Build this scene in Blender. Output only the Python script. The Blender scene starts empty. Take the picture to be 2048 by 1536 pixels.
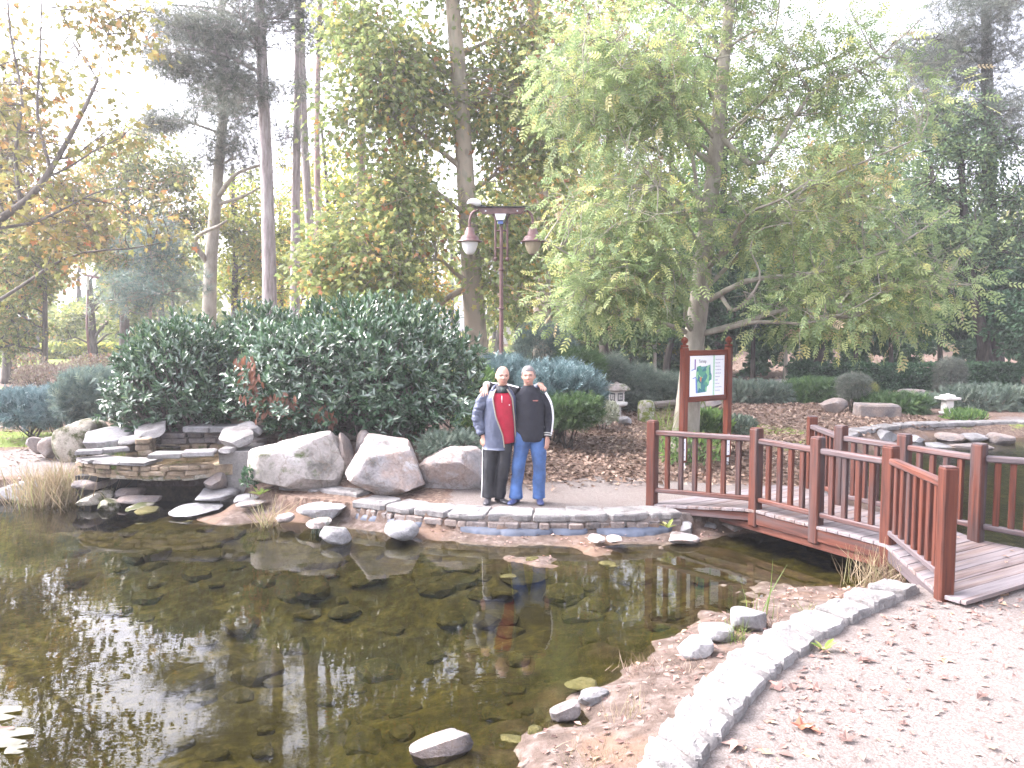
import bpy, bmesh, math, random
import numpy as np
from mathutils import Vector, Matrix, Euler
from math import radians, sin, cos, pi

random.seed(7)
rng = np.random.default_rng(7)
S = bpy.context.scene
COL = S.collection

# ------------------------------------------------------------------ camera
CAM_Z, PITCH, F = 2.25, radians(4.22), 1600.0
cam = bpy.data.cameras.new('camera')
cam.sensor_width = 36.0
cam.lens = F / 2048 * 36
cam.clip_start, cam.clip_end = 0.05, 900
camo = bpy.data.objects.new('camera', cam)
COL.objects.link(camo)
camo.location = (0, 0, CAM_Z)
camo.rotation_euler = (pi / 2 - PITCH, 0, 0)
S.camera = camo

# ------------------------------------------------------------------ sky, sun, exposure
SUN_EL, SUN_AZ = radians(44), radians(-74)      # azimuth from +Y towards +X; a veiled sun stands out to the left
w = bpy.data.worlds.new('World')
S.world = w
w.use_nodes = True
nt = w.node_tree
bg = nt.nodes['Background']
sky = nt.nodes.new('ShaderNodeTexSky')
sky.sky_type = 'NISHITA'
sky.sun_disc = False
sky.sun_elevation = SUN_EL
sky.sun_rotation = SUN_AZ
sky.air_density, sky.dust_density, sky.ozone_density = 1.0, 6.0, 1.0
hs = nt.nodes.new('ShaderNodeHueSaturation')
hs.inputs['Saturation'].default_value = 0.28
nt.links.new(sky.outputs[0], hs.inputs['Color'])
tint = nt.nodes.new('ShaderNodeMix'); tint.data_type = 'RGBA'; tint.blend_type = 'MULTIPLY'; tint.inputs[0].default_value = 1.0
tint.inputs[7].default_value = (0.985, 0.965, 1.06, 1)
nt.links.new(hs.outputs[0], tint.inputs[6])
nt.links.new(tint.outputs[2], bg.inputs[0])
bg.inputs[1].default_value = 0.15
sl = bpy.data.lights.new('sun', 'SUN')
sl.energy = 0.75
sl.angle = radians(40)
sl.color = (1.0, 0.95, 0.88)
slo = bpy.data.objects.new('sun', sl)
COL.objects.link(slo)
sd = Vector((sin(SUN_AZ) * cos(SUN_EL), cos(SUN_AZ) * cos(SUN_EL), sin(SUN_EL)))
slo.rotation_euler = sd.to_track_quat('Z', 'Y').to_euler()
slo.location = (-20, 20, 30)
S.view_settings.view_transform = 'Standard'
S.view_settings.look = 'None'
S.view_settings.gamma = 1
S.view_settings.use_curve_mapping = False
S.view_settings.exposure = 3.0
S.cycles.max_bounces = 14
S.cycles.diffuse_bounces = 10
S.cycles.glossy_bounces = 3
S.cycles.transmission_bounces = 4
S.cycles.transparent_max_bounces = 12
S.cycles.caustics_reflective = False
S.cycles.caustics_refractive = False
S.cycles.sample_clamp_indirect = 8
S.cycles.use_denoising = True
try:
    S.cycles.denoiser = 'OPENIMAGEDENOISE'
except Exception:
    pass
S.cycles.use_adaptive_sampling = True
S.cycles.adaptive_threshold = 0.02

WATER = -0.24

# ------------------------------------------------------------------ pixel rays to world points (photo pixels, 2048 x 1536)
_fw = np.array((0, cos(PITCH), -sin(PITCH)))
_up = np.array((0, sin(PITCH), cos(PITCH)))
_rt = np.array((1.0, 0, 0))
def ray(px, py):
    return _fw + (px - 1024) / F * _rt + (768 - py) / F * _up
def on(px, py, z=0.0):
    d = ray(px, py); t = (z - CAM_Z) / d[2]
    return np.array((d[0] * t, d[1] * t, z))
def at(px, py, Y):
    d = ray(px, py); t = Y / d[1]
    return np.array((d[0] * t, Y, CAM_Z + d[2] * t))

# ------------------------------------------------------------------ noise
_tab = np.random.default_rng(3).random((256, 256))
def vnoise(x, y):
    xi, yi = np.floor(x).astype(int), np.floor(y).astype(int)
    fx, fy = x - xi, y - yi
    fx, fy = fx * fx * (3 - 2 * fx), fy * fy * (3 - 2 * fy)
    g = lambda a, b: _tab[a % 256, b % 256]
    return (g(xi, yi) * (1 - fx) + g(xi + 1, yi) * fx) * (1 - fy) + (g(xi, yi + 1) * (1 - fx) + g(xi + 1, yi + 1) * fx) * fy
def fbm(x, y, o=4):
    x = np.asarray(x, float); y = np.asarray(y, float)
    s = 0; a = 0.5
    for i in range(o):
        s = s + a * vnoise(x + 17.3 * i, y + 9.1 * i); x = x * 2.03; y = y * 2.03; a *= 0.5
    return s / (1 - 0.5 ** o)
def noise3(v, sc, seed):
    v = np.asarray(v) * sc + seed * 7.7
    return (fbm(v[:, 0] + 3 * seed, v[:, 1] + 0.7 * v[:, 2], 3) + fbm(v[:, 1] - 5 * seed, v[:, 2] + 0.6 * v[:, 0], 3) + fbm(v[:, 2], v[:, 0] + 0.8 * v[:, 1], 3)) / 3 - 0.5
def sstep(a, b, x):
    t = np.clip((x - a) / (b - a), 0, 1)
    return t * t * (3 - 2 * t)

# ------------------------------------------------------------------ mesh and object helpers
def np_mesh(name, V, polys, attrs=None, smooth=True):
    me = bpy.data.meshes.new(name)
    V = np.ascontiguousarray(V, np.float32)
    polys = [np.asarray(p, np.int32) for p in polys if len(p)]
    me.vertices.add(len(V)); me.vertices.foreach_set('co', V.ravel())
    loops = np.concatenate([p.ravel() for p in polys])
    sizes = np.concatenate([np.full(len(p), p.shape[1]) for p in polys])
    starts = np.concatenate([[0], np.cumsum(sizes)[:-1]]).astype(np.int32)
    me.loops.add(len(loops)); me.loops.foreach_set('vertex_index', loops)
    me.polygons.add(len(sizes)); me.polygons.foreach_set('loop_start', starts)
    me.polygons.foreach_set('use_smooth', np.full(len(sizes), smooth))
    for k, a in (attrs or {}).items():
        at_ = me.attributes.new(k, 'FLOAT', 'POINT')
        at_.data.foreach_set('value', np.ascontiguousarray(a, np.float32))
    me.update(calc_edges=True)
    return me
def tag(o, label=None, cat=None, group=None, kind=None):
    if label: o['label'] = label
    if cat: o['category'] = cat
    if group: o['group'] = group
    if kind: o['kind'] = kind
    return o
def add(name, me, mat=None, parent=None, label=None, cat=None, group=None, kind=None, M=None):
    if mat is not None:
        if len(me.materials) == 0: me.materials.append(mat)
    o = bpy.data.objects.new(name, me)
    COL.objects.link(o)
    if M is not None: o.matrix_basis = M
    if parent is not None:
        o.parent = parent
        o.matrix_parent_inverse = parent.matrix_basis.inverted()
    return tag(o, label, cat, group, kind)
def root(name, loc, label, cat, group=None):
    o = bpy.data.objects.new(name, None)
    o.empty_display_size = 0.2
    COL.objects.link(o)
    o.location = Vector(loc)
    return tag(o, label, cat, group)
def join(parts):
    Vs, out, n = [], {}, 0
    for V, polys in parts:
        V = np.asarray(V, float)
        for p in polys:
            p = np.asarray(p)
            if len(p): out.setdefault(p.shape[1], []).append(p + n)
        Vs.append(V); n += len(V)
    return np.concatenate(Vs), [np.concatenate(v) for v in out.values()]
def smoothline(pts, n):
    P = np.asarray(pts, float)
    if len(P) == 2:
        t = np.linspace(0, 1, n)[:, None]; return P[0] * (1 - t) + P[1] * t
    Q = np.vstack([2 * P[0] - P[1], P, 2 * P[-1] - P[-2]])
    d = np.concatenate([[0], np.cumsum(np.linalg.norm(np.diff(P, axis=0), axis=1))])
    s = np.linspace(0, d[-1], n)
    i = np.clip(np.searchsorted(d, s, 'right') - 1, 0, len(P) - 2)
    t = ((s - d[i]) / np.maximum(d[i + 1] - d[i], 1e-9))[:, None]
    a, b, c, e = Q[i], Q[i + 1], Q[i + 2], Q[i + 3]
    return 0.5 * (2 * b + (c - a) * t + (2 * a - 5 * b + 4 * c - e) * t ** 2 + (3 * b - a - 3 * c + e) * t ** 3)
def nrm(a):
    return a / np.maximum(np.linalg.norm(a, axis=-1, keepdims=True), 1e-9)
def tubes(P, R, k=6, caps=False):
    P = np.asarray(P, float); R = np.asarray(R, float)
    if P.ndim == 2: P, R = P[None], R[None]
    M, n, _ = P.shape
    T = nrm(np.gradient(P, axis=1))
    m = nrm(T.mean(axis=1))
    ref = np.where(np.abs(m[:, :1]) < 0.75, np.array([[1.0, 0, 0]]), np.array([[0, 1.0, 0]]))[:, None, :]
    N = nrm(np.cross(T, np.broadcast_to(ref, T.shape))); B = np.cross(T, N)
    a = np.linspace(0, 2 * pi, k, endpoint=False)
    V = P[:, :, None] + R[:, :, None, None] * (N[:, :, None] * np.cos(a)[None, None, :, None] + B[:, :, None] * np.sin(a)[None, None, :, None])
    idx = np.arange(M * n * k).reshape(M, n, k)
    a0, a1 = idx[:, :-1], idx[:, 1:]
    q = np.stack([a0, np.roll(a0, -1, 2), np.roll(a1, -1, 2), a1], -1).reshape(-1, 4)
    polys = [q]
    if caps:
        polys.append(np.concatenate([idx[:, 0, ::-1], idx[:, -1]]))
    return V.reshape(-1, 3), polys
def loft(rings, caps=True):
    """rings: (n,k,3)"""
    R = np.asarray(rings, float); n, k, _ = R.shape
    idx = np.arange(n * k).reshape(n, k)
    a0, a1 = idx[:-1], idx[1:]
    q = np.stack([a0, np.roll(a0, -1, 1), np.roll(a1, -1, 1), a1], -1).reshape(-1, 4)
    polys = [q]
    if caps: polys.append(np.stack([idx[0, ::-1], idx[-1]]))
    return R.reshape(-1, 3), polys
def lathe(prof, c, k=20, caps=True):
    a = np.linspace(0, 2 * pi, k, endpoint=False)
    return loft([np.stack([c[0] + r * np.cos(a), c[1] + r * np.sin(a), np.full(k, c[2] + z)], 1) for r, z in prof], caps)
def ell_loft(sections, k=20):
    """sections: (x,y,z,rx,ry)"""
    a = np.linspace(0, 2 * pi, k, endpoint=False)
    return loft([np.stack([s[0] + s[3] * np.cos(a), s[1] + s[4] * np.sin(a), np.full(k, s[2])], 1) for s in sections])
def box(c, s, rz=0.0):
    x, y, z = np.asarray(s) / 2
    V = np.array([(-x, -y, -z), (x, -y, -z), (x, y, -z), (-x, y, -z), (-x, -y, z), (x, -y, z), (x, y, z), (-x, y, z)])
    cr, sr = cos(rz), sin(rz)
    V = V @ np.array([[cr, sr, 0], [-sr, cr, 0], [0, 0, 1]]) + np.asarray(c)
    return V, [np.array([(0, 3, 2, 1), (4, 5, 6, 7), (0, 1, 5, 4), (1, 2, 6, 5), (2, 3, 7, 6), (3, 0, 4, 7)])]
# a cube with cut edges: 24 vertices, the base of cut stones and timbers
_bm = bmesh.new(); bmesh.ops.create_cube(_bm, size=2.0)
bmesh.ops.bevel(_bm, geom=list(_bm.edges), offset=0.2, segments=1, affect='EDGES', profile=0.5)
_bm.verts.ensure_lookup_table()
CH_V = np.array([v.co[:] for v in _bm.verts]); _q = [[v.index for v in f.verts] for f in _bm.faces]
CH_P = [np.array([f for f in _q if len(f) == 4]), np.array([f for f in _q if len(f) == 3])]
_bm.free()
def chbox(half, ch=0.01):
    half = np.asarray(half, float)
    sg = np.sign(CH_V)
    inner = np.abs(np.abs(CH_V) - 0.8) < 0.01
    V = np.where(inner, sg * (half - np.minimum(ch, half * 0.45)), sg * half)
    return V, CH_P
def beam_obj(name, p0, p1, wd, ht, mat, parent, ch=0.008, face=None, ext=(0, 0), jit=0.0):
    """a timber from p0 to p1; local Z runs along it. face: vector the local X (width) lies along"""
    p0, p1 = Vector(p0), Vector(p1)
    z = (p1 - p0); L = z.length; z.normalize()
    x = Vector(face) if face is not None else (Vector((0, 0, 1)).cross(z) if abs(z.z) < 0.9 else Vector((1, 0, 0)))
    x = (x - z * x.dot(z)).normalized(); y = z.cross(x)
    M = Matrix(((x.x, y.x, z.x, 0), (x.y, y.y, z.y, 0), (x.z, y.z, z.z, 0), (0, 0, 0, 1)))
    M.translation = (p0 + p1) / 2 + z * (ext[1] - ext[0]) / 2
    V, P = chbox((wd / 2, ht / 2, (L + ext[0] + ext[1]) / 2), ch)
    if jit: V = V + rng.normal(0, jit, V.shape)
    return add(name, np_mesh(name, V, P, smooth=False), mat, parent, M=M)

# ------------------------------------------------------------------ materials
def newmat(name):
    m = bpy.data.materials.new(name); m.use_nodes = True
    n = m.node_tree; b = n.nodes['Principled BSDF']
    return m, n, b
def nd(n, t, **kw):
    x = n.nodes.new(t)
    for k, v in kw.items():
        if k in x.inputs: x.inputs[k].default_value = v
        else: setattr(x, k, v)
    return x
def ramp(n, src, stops, interp='LINEAR'):
    r = n.nodes.new('ShaderNodeValToRGB'); r.color_ramp.interpolation = interp
    e = r.color_ramp.elements
    while len(e) < len(stops): e.new(0.5)
    for i, (p, c) in enumerate(stops):
        e[i].position = p; e[i].color = tuple(c) + (1,) if len(c) == 3 else c
    n.links.new(src, r.inputs[0]); return r
def coords(n, scale=(1, 1, 1), kind='Object'):
    t = n.nodes.new('ShaderNodeTexCoord'); m = n.nodes.new('ShaderNodeMapping')
    m.inputs['Scale'].default_value = scale
    n.links.new(t.outputs[kind], m.inputs[0]); return m.outputs[0]
def mix(n, fac, a, b, mode='MIX'):
    m = n.nodes.new('ShaderNodeMix'); m.data_type = 'RGBA'; m.blend_type = mode
    for s, v in ((0, fac), (6, a), (7, b)):
        if hasattr(v, 'is_linked') or hasattr(v, 'links'): n.links.new(v, m.inputs[s])
        elif s == 0: m.inputs[0].default_value = v
        else: m.inputs[s].default_value = tuple(v) + (1,)
    return m.outputs[2]
def bump(n, b, src, strength=0.4, dist=0.02):
    u = nd(n, 'ShaderNodeBump'); u.inputs['Strength'].default_value = strength; u.inputs['Distance'].default_value = dist
    n.links.new(src, u.inputs['Height']); n.links.new(u.outputs[0], b.inputs['Normal'])
def noise_n(n, vec, scale, detail=4, rough=0.55):
    x = nd(n, 'ShaderNodeTexNoise', Scale=scale, Detail=detail, Roughness=rough); n.links.new(vec, x.inputs['Vector']); return x
def plain(name, col, rough=0.6, metal=0.0, var=0.0, sc=30, bmp=0.0, spec=0.5, bdist=0.01):
    m, n, b = newmat(name)
    b.inputs['Roughness'].default_value = rough; b.inputs['Metallic'].default_value = metal
    b.inputs['Specular IOR Level'].default_value = spec
    x = noise_n(n, coords(n), sc)
    c0 = tuple(v * (1 - var) for v in col); c1 = tuple(min(1, v * (1 + var)) for v in col)
    n.links.new(ramp(n, x.outputs[0], [(0.3, c0), (0.7, c1)]).outputs[0], b.inputs['Base Color'])
    if bmp: bump(n, b, x.outputs[0], bmp, bdist)
    return m
def fol(name, stops, rough=0.55, trans=0.35, spec=0.35, tint=1.25, coat=0.0):
    m, n, b = newmat(name)
    a = nd(n, 'ShaderNodeAttribute', attribute_name='rnd')
    r = ramp(n, a.outputs['Fac'], stops)
    x = noise_n(n, coords(n), 0.9, 2)
    v = nd(n, 'ShaderNodeMapRange'); v.inputs['From Min'].default_value = 0.3; v.inputs['From Max'].default_value = 0.7
    v.inputs['To Min'].default_value = 0.78; v.inputs['To Max'].default_value = 1.2
    n.links.new(x.outputs[0], v.inputs[0])
    h = nd(n, 'ShaderNodeHueSaturation'); n.links.new(v.outputs[0], h.inputs['Value']); n.links.new(r.outputs[0], h.inputs['Color'])
    n.links.new(h.outputs[0], b.inputs['Base Color'])
    b.inputs['Roughness'].default_value = rough; b.inputs['Specular IOR Level'].default_value = spec
    if coat:
        b.inputs['Coat Weight'].default_value = coat; b.inputs['Coat Roughness'].default_value = 0.15
    if trans > 0:
        t = nd(n, 'ShaderNodeBsdfTranslucent')
        h2 = nd(n, 'ShaderNodeHueSaturation', Value=tint); n.links.new(h.outputs[0], h2.inputs['Color'])
        n.links.new(h2.outputs[0], t.inputs[0])
        s = nd(n, 'ShaderNodeMixShader'); s.inputs[0].default_value = trans
        n.links.new(b.outputs[0], s.inputs[1]); n.links.new(t.outputs[0], s.inputs[2])
        n.links.new(s.outputs[0], n.nodes['Material Output'].inputs[0])
    return m
def bark(name, c0, c1, c2, sx=9, sz=1.6, bmp=0.7, patch=False, dist=0.03):
    m, n, b = newmat(name)
    b.inputs['Roughness'].default_value = 0.85; b.inputs['Specular IOR Level'].default_value = 0.2
    v = coords(n, (sx, sx, sz))
    x = noise_n(n, v, 1.0, 6, 0.65)
    if patch:
        y = noise_n(n, coords(n, (3.2, 3.2, 1.3)), 1.0, 3, 0.5)
        r = ramp(n, y.outputs[0], [(0.36, c0), (0.44, c1), (0.53, c1), (0.58, c2), (0.66, c0)])
        c = mix(n, 0.25, r.outputs[0], ramp(n, x.outputs[0], [(0.3, c0), (0.7, c2)]).outputs[0])
    else:
        c = ramp(n, x.outputs[0], [(0.3, c0), (0.5, c1), (0.68, c2)]).outputs[0]
    n.links.new(c, b.inputs['Base Color'])
    bump(n, b, x.outputs[0], bmp, dist)
    return m
def stonemat(name, cols, sc=2.5, moss=0.0, mosscol=(0.06, 0.085, 0.02), bmp=0.6, crack=0.5, speck=0.25):
    m, n, b = newmat(name)
    b.inputs['Roughness'].default_value = 0.9; b.inputs['Specular IOR Level'].default_value = 0.2
    v = coords(n)
    oi = nd(n, 'ShaderNodeObjectInfo')
    va = nd(n, 'ShaderNodeVectorMath', operation='MULTIPLY_ADD')
    n.links.new(oi.outputs['Random'], va.inputs[0]); va.inputs[1].default_value = (37, 51, 23); n.links.new(v, va.inputs[2])
    v = va.outputs[0]
    x = noise_n(n, v, sc, 6, 0.6)
    k = len(cols)
    c = ramp(n, x.outputs[0], [(0.3 + 0.4 * i / (k - 1), cols[i]) for i in range(k)]).outputs[0]
    f = noise_n(n, v, sc * 14, 4, 0.7)
    c = mix(n, speck, c, ramp(n, f.outputs[0], [(0.35, (0.12, 0.11, 0.1)), (0.6, (0.75, 0.73, 0.7))]).outputs[0], 'SOFT_LIGHT')
    vo = nd(n, 'ShaderNodeTexVoronoi', feature='DISTANCE_TO_EDGE', Scale=sc * 0.9)
    dv = noise_n(n, v, sc * 2, 4); vm = nd(n, 'ShaderNodeVectorMath', operation='MULTIPLY_ADD')
    n.links.new(dv.outputs['Color'], vm.inputs[0]); vm.inputs[1].default_value = (0.5, 0.5, 0.5); n.links.new(v, vm.inputs[2])
    n.links.new(vm.outputs[0], vo.inputs['Vector'])
    cr = ramp(n, vo.outputs[0], [(0.0, (1, 1, 1)), (0.035, (0, 0, 0))])
    g = nd(n, 'ShaderNodeMath', operation='MULTIPLY'); n.links.new(cr.outputs[0], g.inputs[0]); g.inputs[1].default_value = crack
    c = mix(n, g.outputs[0], c, (0.16, 0.12, 0.09))
    if moss:
        mo = noise_n(n, v, sc * 0.8, 5, 0.7)
        mr = ramp(n, mo.outputs[0], [(0.62 - 0.3 * moss, (0, 0, 0)), (0.72 - 0.3 * moss, (1, 1, 1))])
        c = mix(n, mr.outputs[0], c, mosscol)
    n.links.new(c, b.inputs['Base Color'])
    ad = nd(n, 'ShaderNodeMath', operation='MULTIPLY_ADD'); n.links.new(f.outputs[0], ad.inputs[0]); ad.inputs[1].default_value = 0.4
    n.links.new(x.outputs[0], ad.inputs[2])
    bump(n, b, ad.outputs[0], bmp, 0.05)
    return m
def woodmat(name, red, grey, amt, rough=0.5):
    """stained timber, grain along local Z, bleached to grey by amt"""
    m, n, b = newmat(name)
    v = coords(n, (34, 34, 1.8))
    oi = nd(n, 'ShaderNodeObjectInfo')
    va = nd(n, 'ShaderNodeVectorMath', operation='MULTIPLY_ADD')
    n.links.new(oi.outputs['Random'], va.inputs[0]); va.inputs[1].default_value = (60, 90, 40); n.links.new(v, va.inputs[2])
    x = noise_n(n, va.outputs[0], 1.0, 5, 0.6)
    dk = tuple(c * 0.3 for c in red); lt = (min(1, red[0] * 1.35), red[1] * 1.5, red[2] * 1.3)
    c = ramp(n, x.outputs[0], [(0.28, dk), (0.5, red), (0.72, lt)]).outputs[0]
    w2 = noise_n(n, va.outputs[0], 0.22, 5, 0.7)
    ad = nd(n, 'ShaderNodeMath', operation='ADD'); n.links.new(w2.outputs[0], ad.inputs[0])
    md = nd(n, 'ShaderNodeMath', operation='MULTIPLY_ADD'); n.links.new(oi.outputs['Random'], md.inputs[0]); md.inputs[1].default_value = 0.22; md.inputs[2].default_value = -0.11
    n.links.new(md.outputs[0], ad.inputs[1])
    f = ramp(n, ad.outputs[0], [(0.66 - 0.42 * amt, (0, 0, 0)), (0.84 - 0.42 * amt, (1, 1, 1))])
    gc = ramp(n, x.outputs[0], [(0.3, tuple(q * 0.55 for q in grey)), (0.7, grey)]).outputs[0]
    c = mix(n, f.outputs[0], c, gc)
    n.links.new(c, b.inputs['Base Color'])
    b.inputs['Roughness'].default_value = rough; b.inputs['Specular IOR Level'].default_value = 0.3
    bump(n, b, x.outputs[0], 0.6, 0.008)
    return m

M = {}
M['stone_white'] = stonemat('pale_limestone', [(0.0936, 0.0936, 0.0936), (0.1944, 0.1912, 0.1944), (0.3024, 0.2984, 0.3024)], 3.0, crack=0.25, bmp=0.8)
M['coping'] = stonemat('coping_limestone', [(0.1169, 0.1114, 0.1084), (0.2051, 0.1974, 0.1943), (0.2810, 0.2732, 0.2701)], 4.0, crack=0.3, bmp=0.9)
M['boulder'] = stonemat('boulder_stone', [(0.1176, 0.1133, 0.1113), (0.2842, 0.2678, 0.2650), (0.2940, 0.2318, 0.2014), (0.4214, 0.4326, 0.4452)], 2.2, crack=0.5, bmp=0.9)
M['boulder_moss'] = stonemat('mossy_boulder_stone', [(0.11, 0.105, 0.095), (0.28, 0.26, 0.24), (0.35, 0.32, 0.30), (0.44, 0.42, 0.40)], 2.0, moss=0.22, crack=0.5, bmp=0.9)
M['boulder_grey'] = stonemat('grey_boulder_stone', [(0.081, 0.077, 0.077), (0.171, 0.153, 0.149), (0.225, 0.184, 0.162), (0.279, 0.261, 0.252)], 2.4, crack=0.4, bmp=0.9)
M['stone_moss'] = stonemat('mossy_dark_stone', [(0.12, 0.11, 0.09), (0.26, 0.24, 0.2), (0.38, 0.35, 0.3)], 3.0, moss=0.45, mosscol=(0.05, 0.055, 0.02))
M['stone_brown'] = stonemat('brown_ledge_stone', [(0.10, 0.08, 0.06), (0.25, 0.19, 0.13), (0.36, 0.30, 0.24)], 4.0, moss=0.25, crack=0.2)
M['stone_sub'] = stonemat('algae_stone', [(0.03, 0.028, 0.01), (0.075, 0.066, 0.02), (0.13, 0.115, 0.045)], 3.0, moss=0.5, mosscol=(0.055, 0.05, 0.013), crack=0.1)
M['concrete'] = stonemat('stained_concrete', [(0.12, 0.12, 0.12), (0.22, 0.21, 0.2), (0.32, 0.31, 0.3)], 2.5, crack=0.05, bmp=0.3)
M['liner'] = plain('pond_liner_sheet', (0.05, 0.062, 0.09), 0.6, var=0.3, sc=8, bmp=0.3)
M['wood'] = woodmat('red_stained_wood', (0.074, 0.0195, 0.0105), (0.055, 0.04, 0.04), 0.42, 0.68)
M['wood_rail'] = woodmat('weathered_rail_wood', (0.085, 0.026, 0.016), (0.105, 0.084, 0.088), 0.66, 0.65)
M['plank'] = woodmat('weathered_deck_plank', (0.14, 0.10, 0.09), (0.20, 0.175, 0.18), 0.75, 0.7)
M['wood_sign'] = woodmat('orange_red_sign_wood', (0.13, 0.027, 0.012), (0.08, 0.048, 0.04), 0.12, 0.65)
M['log'] = woodmat('dark_bench_log', (0.10, 0.075, 0.06), (0.2, 0.18, 0.17), 0.5, 0.8)
M['bark_pine'] = bark('pine_bark', (0.14, 0.12, 0.12), (0.34, 0.295, 0.295), (0.5, 0.455, 0.455), 11, 1.5, 1.0)
M['bark_plane'] = bark('plane_bark', (0.20, 0.17, 0.13), (0.36, 0.30, 0.23), (0.28, 0.26, 0.20), 8, 2.5, 0.25, patch=True)
M['bark_ash'] = bark('smooth_grey_bark', (0.17, 0.15, 0.12), (0.25, 0.23, 0.19), (0.33, 0.31, 0.26), 6, 2.2, 0.35)
M['bark_brown'] = bark('brown_grey_bark', (0.07, 0.06, 0.055), (0.13, 0.115, 0.1), (0.19, 0.17, 0.15), 8, 2, 0.6)
M['bark_dark'] = bark('dark_bark', (0.03, 0.026, 0.022), (0.07, 0.06, 0.05), (0.12, 0.105, 0.09), 9, 2, 0.8)
M['bark_red'] = bark('reddish_bark', (0.15, 0.10, 0.085), (0.3, 0.215, 0.19), (0.4, 0.31, 0.28), 9, 2, 0.8)
G_ = [(0.0, (0.156, 0.204, 0.078)), (0.35, (0.240, 0.294, 0.108)), (0.6, (0.348, 0.372, 0.132)), (0.78, (0.504, 0.420, 0.132)), (0.9, (0.504, 0.264, 0.096)), (1.0, (0.300, 0.144, 0.084))]
M['f_plane'] = fol('plane_leaves', G_, trans=0.56)
M['f_orange'] = fol('orange_plane_leaves', [(0, (0.16, 0.17, 0.06)), (0.4, (0.23, 0.2, 0.07)), (0.7, (0.33, 0.21, 0.08)), (0.9, (0.38, 0.17, 0.06)), (1, (0.26, 0.1, 0.05))], trans=0.5)
M['f_ash'] = fol('ash_leaves', [(0, (0.143, 0.204, 0.094)), (0.4, (0.242, 0.314, 0.138)), (0.7, (0.341, 0.385, 0.165)), (0.88, (0.462, 0.451, 0.165)), (1, (0.330, 0.253, 0.176))], trans=0.5)
M['f_yellow'] = fol('yellow_green_leaves', [(0, (0.1265, 0.1694, 0.0418)), (0.5, (0.2750, 0.3058, 0.0638)), (0.85, (0.4642, 0.4224, 0.0847)), (1, (0.5918, 0.3168, 0.0847))], trans=0.5)
M['f_olive'] = fol('olive_leaves', [(0, (0.092, 0.126, 0.046)), (0.5, (0.196, 0.230, 0.069)), (0.85, (0.344, 0.321, 0.103)), (1, (0.459, 0.275, 0.115))], trans=0.5)
M['f_dark'] = fol('dark_green_leaves', [(0, (0.033, 0.068, 0.036)), (0.6, (0.060, 0.124, 0.064)), (1, (0.110, 0.190, 0.090))], trans=0.3)
M['f_mid'] = fol('mid_green_leaves', [(0, (0.054, 0.108, 0.036)), (0.6, (0.118, 0.198, 0.064)), (1, (0.234, 0.342, 0.090))], trans=0.4)
M['f_vine'] = fol('bright_vine_leaves', [(0, (0.075, 0.125, 0.07)), (0.6, (0.14, 0.22, 0.105)), (1, (0.25, 0.33, 0.12))], trans=0.42)
M['f_pine'] = fol('pine_needles', [(0, (0.081, 0.098, 0.081)), (0.6, (0.144, 0.167, 0.132)), (1, (0.241, 0.241, 0.190))], trans=0.3, rough=0.6)
M['f_bluepine'] = fol('blue_grey_needles', [(0, (0.075, 0.112, 0.098)), (0.6, (0.135, 0.195, 0.173)), (1, (0.210, 0.255, 0.195))], trans=0.25)
M['f_laurel'] = fol('laurel_leaves', [(0, (0.0280, 0.0611, 0.0333)), (0.5, (0.0616, 0.1238, 0.0627)), (0.9, (0.1131, 0.1918, 0.0872)), (1, (0.2094, 0.2847, 0.0990))], rough=0.25, trans=0.14, spec=0.9, coat=0.8)
M['f_laurel_dead'] = fol('dead_laurel_leaves', [(0, (0.12, 0.05, 0.03)), (1, (0.23, 0.10, 0.055))], trans=0.25)
M['f_juni'] = fol('green_juniper', [(0, (0.035, 0.07, 0.03)), (0.6, (0.07, 0.13, 0.045)), (1, (0.13, 0.2, 0.065))], trans=0.2)
M['f_juniblue'] = fol('blue_juniper', [(0, (0.058, 0.104, 0.104)), (0.6, (0.124, 0.195, 0.202)), (1, (0.221, 0.305, 0.312))], trans=0.15)
M['f_junigrey'] = fol('grey_green_juniper', [(0, (0.056, 0.084, 0.063)), (0.6, (0.119, 0.161, 0.119)), (1, (0.196, 0.224, 0.168))], trans=0.15)
M['f_white'] = fol('variegated_leaves', [(0, (0.13, 0.16, 0.09)), (0.5, (0.32, 0.34, 0.25)), (1, (0.5, 0.5, 0.42))], trans=0.25)
M['f_spirea'] = fol('brown_spirea', [(0, (0.075, 0.060, 0.053)), (0.5, (0.180, 0.135, 0.112)), (0.85, (0.195, 0.195, 0.120)), (1, (0.330, 0.165, 0.105))], trans=0.2)
M['f_straw'] = fol('dry_straw', [(0, (0.16, 0.12, 0.07)), (0.6, (0.32, 0.25, 0.16)), (1, (0.16, 0.17, 0.07))], trans=0.3)
M['f_grass'] = fol('green_grass', [(0, (0.07, 0.12, 0.02)), (0.7, (0.14, 0.21, 0.035)), (1, (0.26, 0.24, 0.08))], trans=0.35)
M['f_litter'] = fol('leaf_litter', [(0, (0.07, 0.045, 0.03)), (0.4, (0.16, 0.10, 0.07)), (0.75, (0.26, 0.18, 0.13)), (1, (0.42, 0.33, 0.25))], trans=0.1)
M['f_fallen'] = fol('fallen_leaves', [(0, (0.10, 0.06, 0.05)), (0.35, (0.19, 0.115, 0.095)), (0.7, (0.28, 0.175, 0.145)), (0.88, (0.34, 0.25, 0.16)), (1, (0.24, 0.08, 0.045))], trans=0.1)
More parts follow.
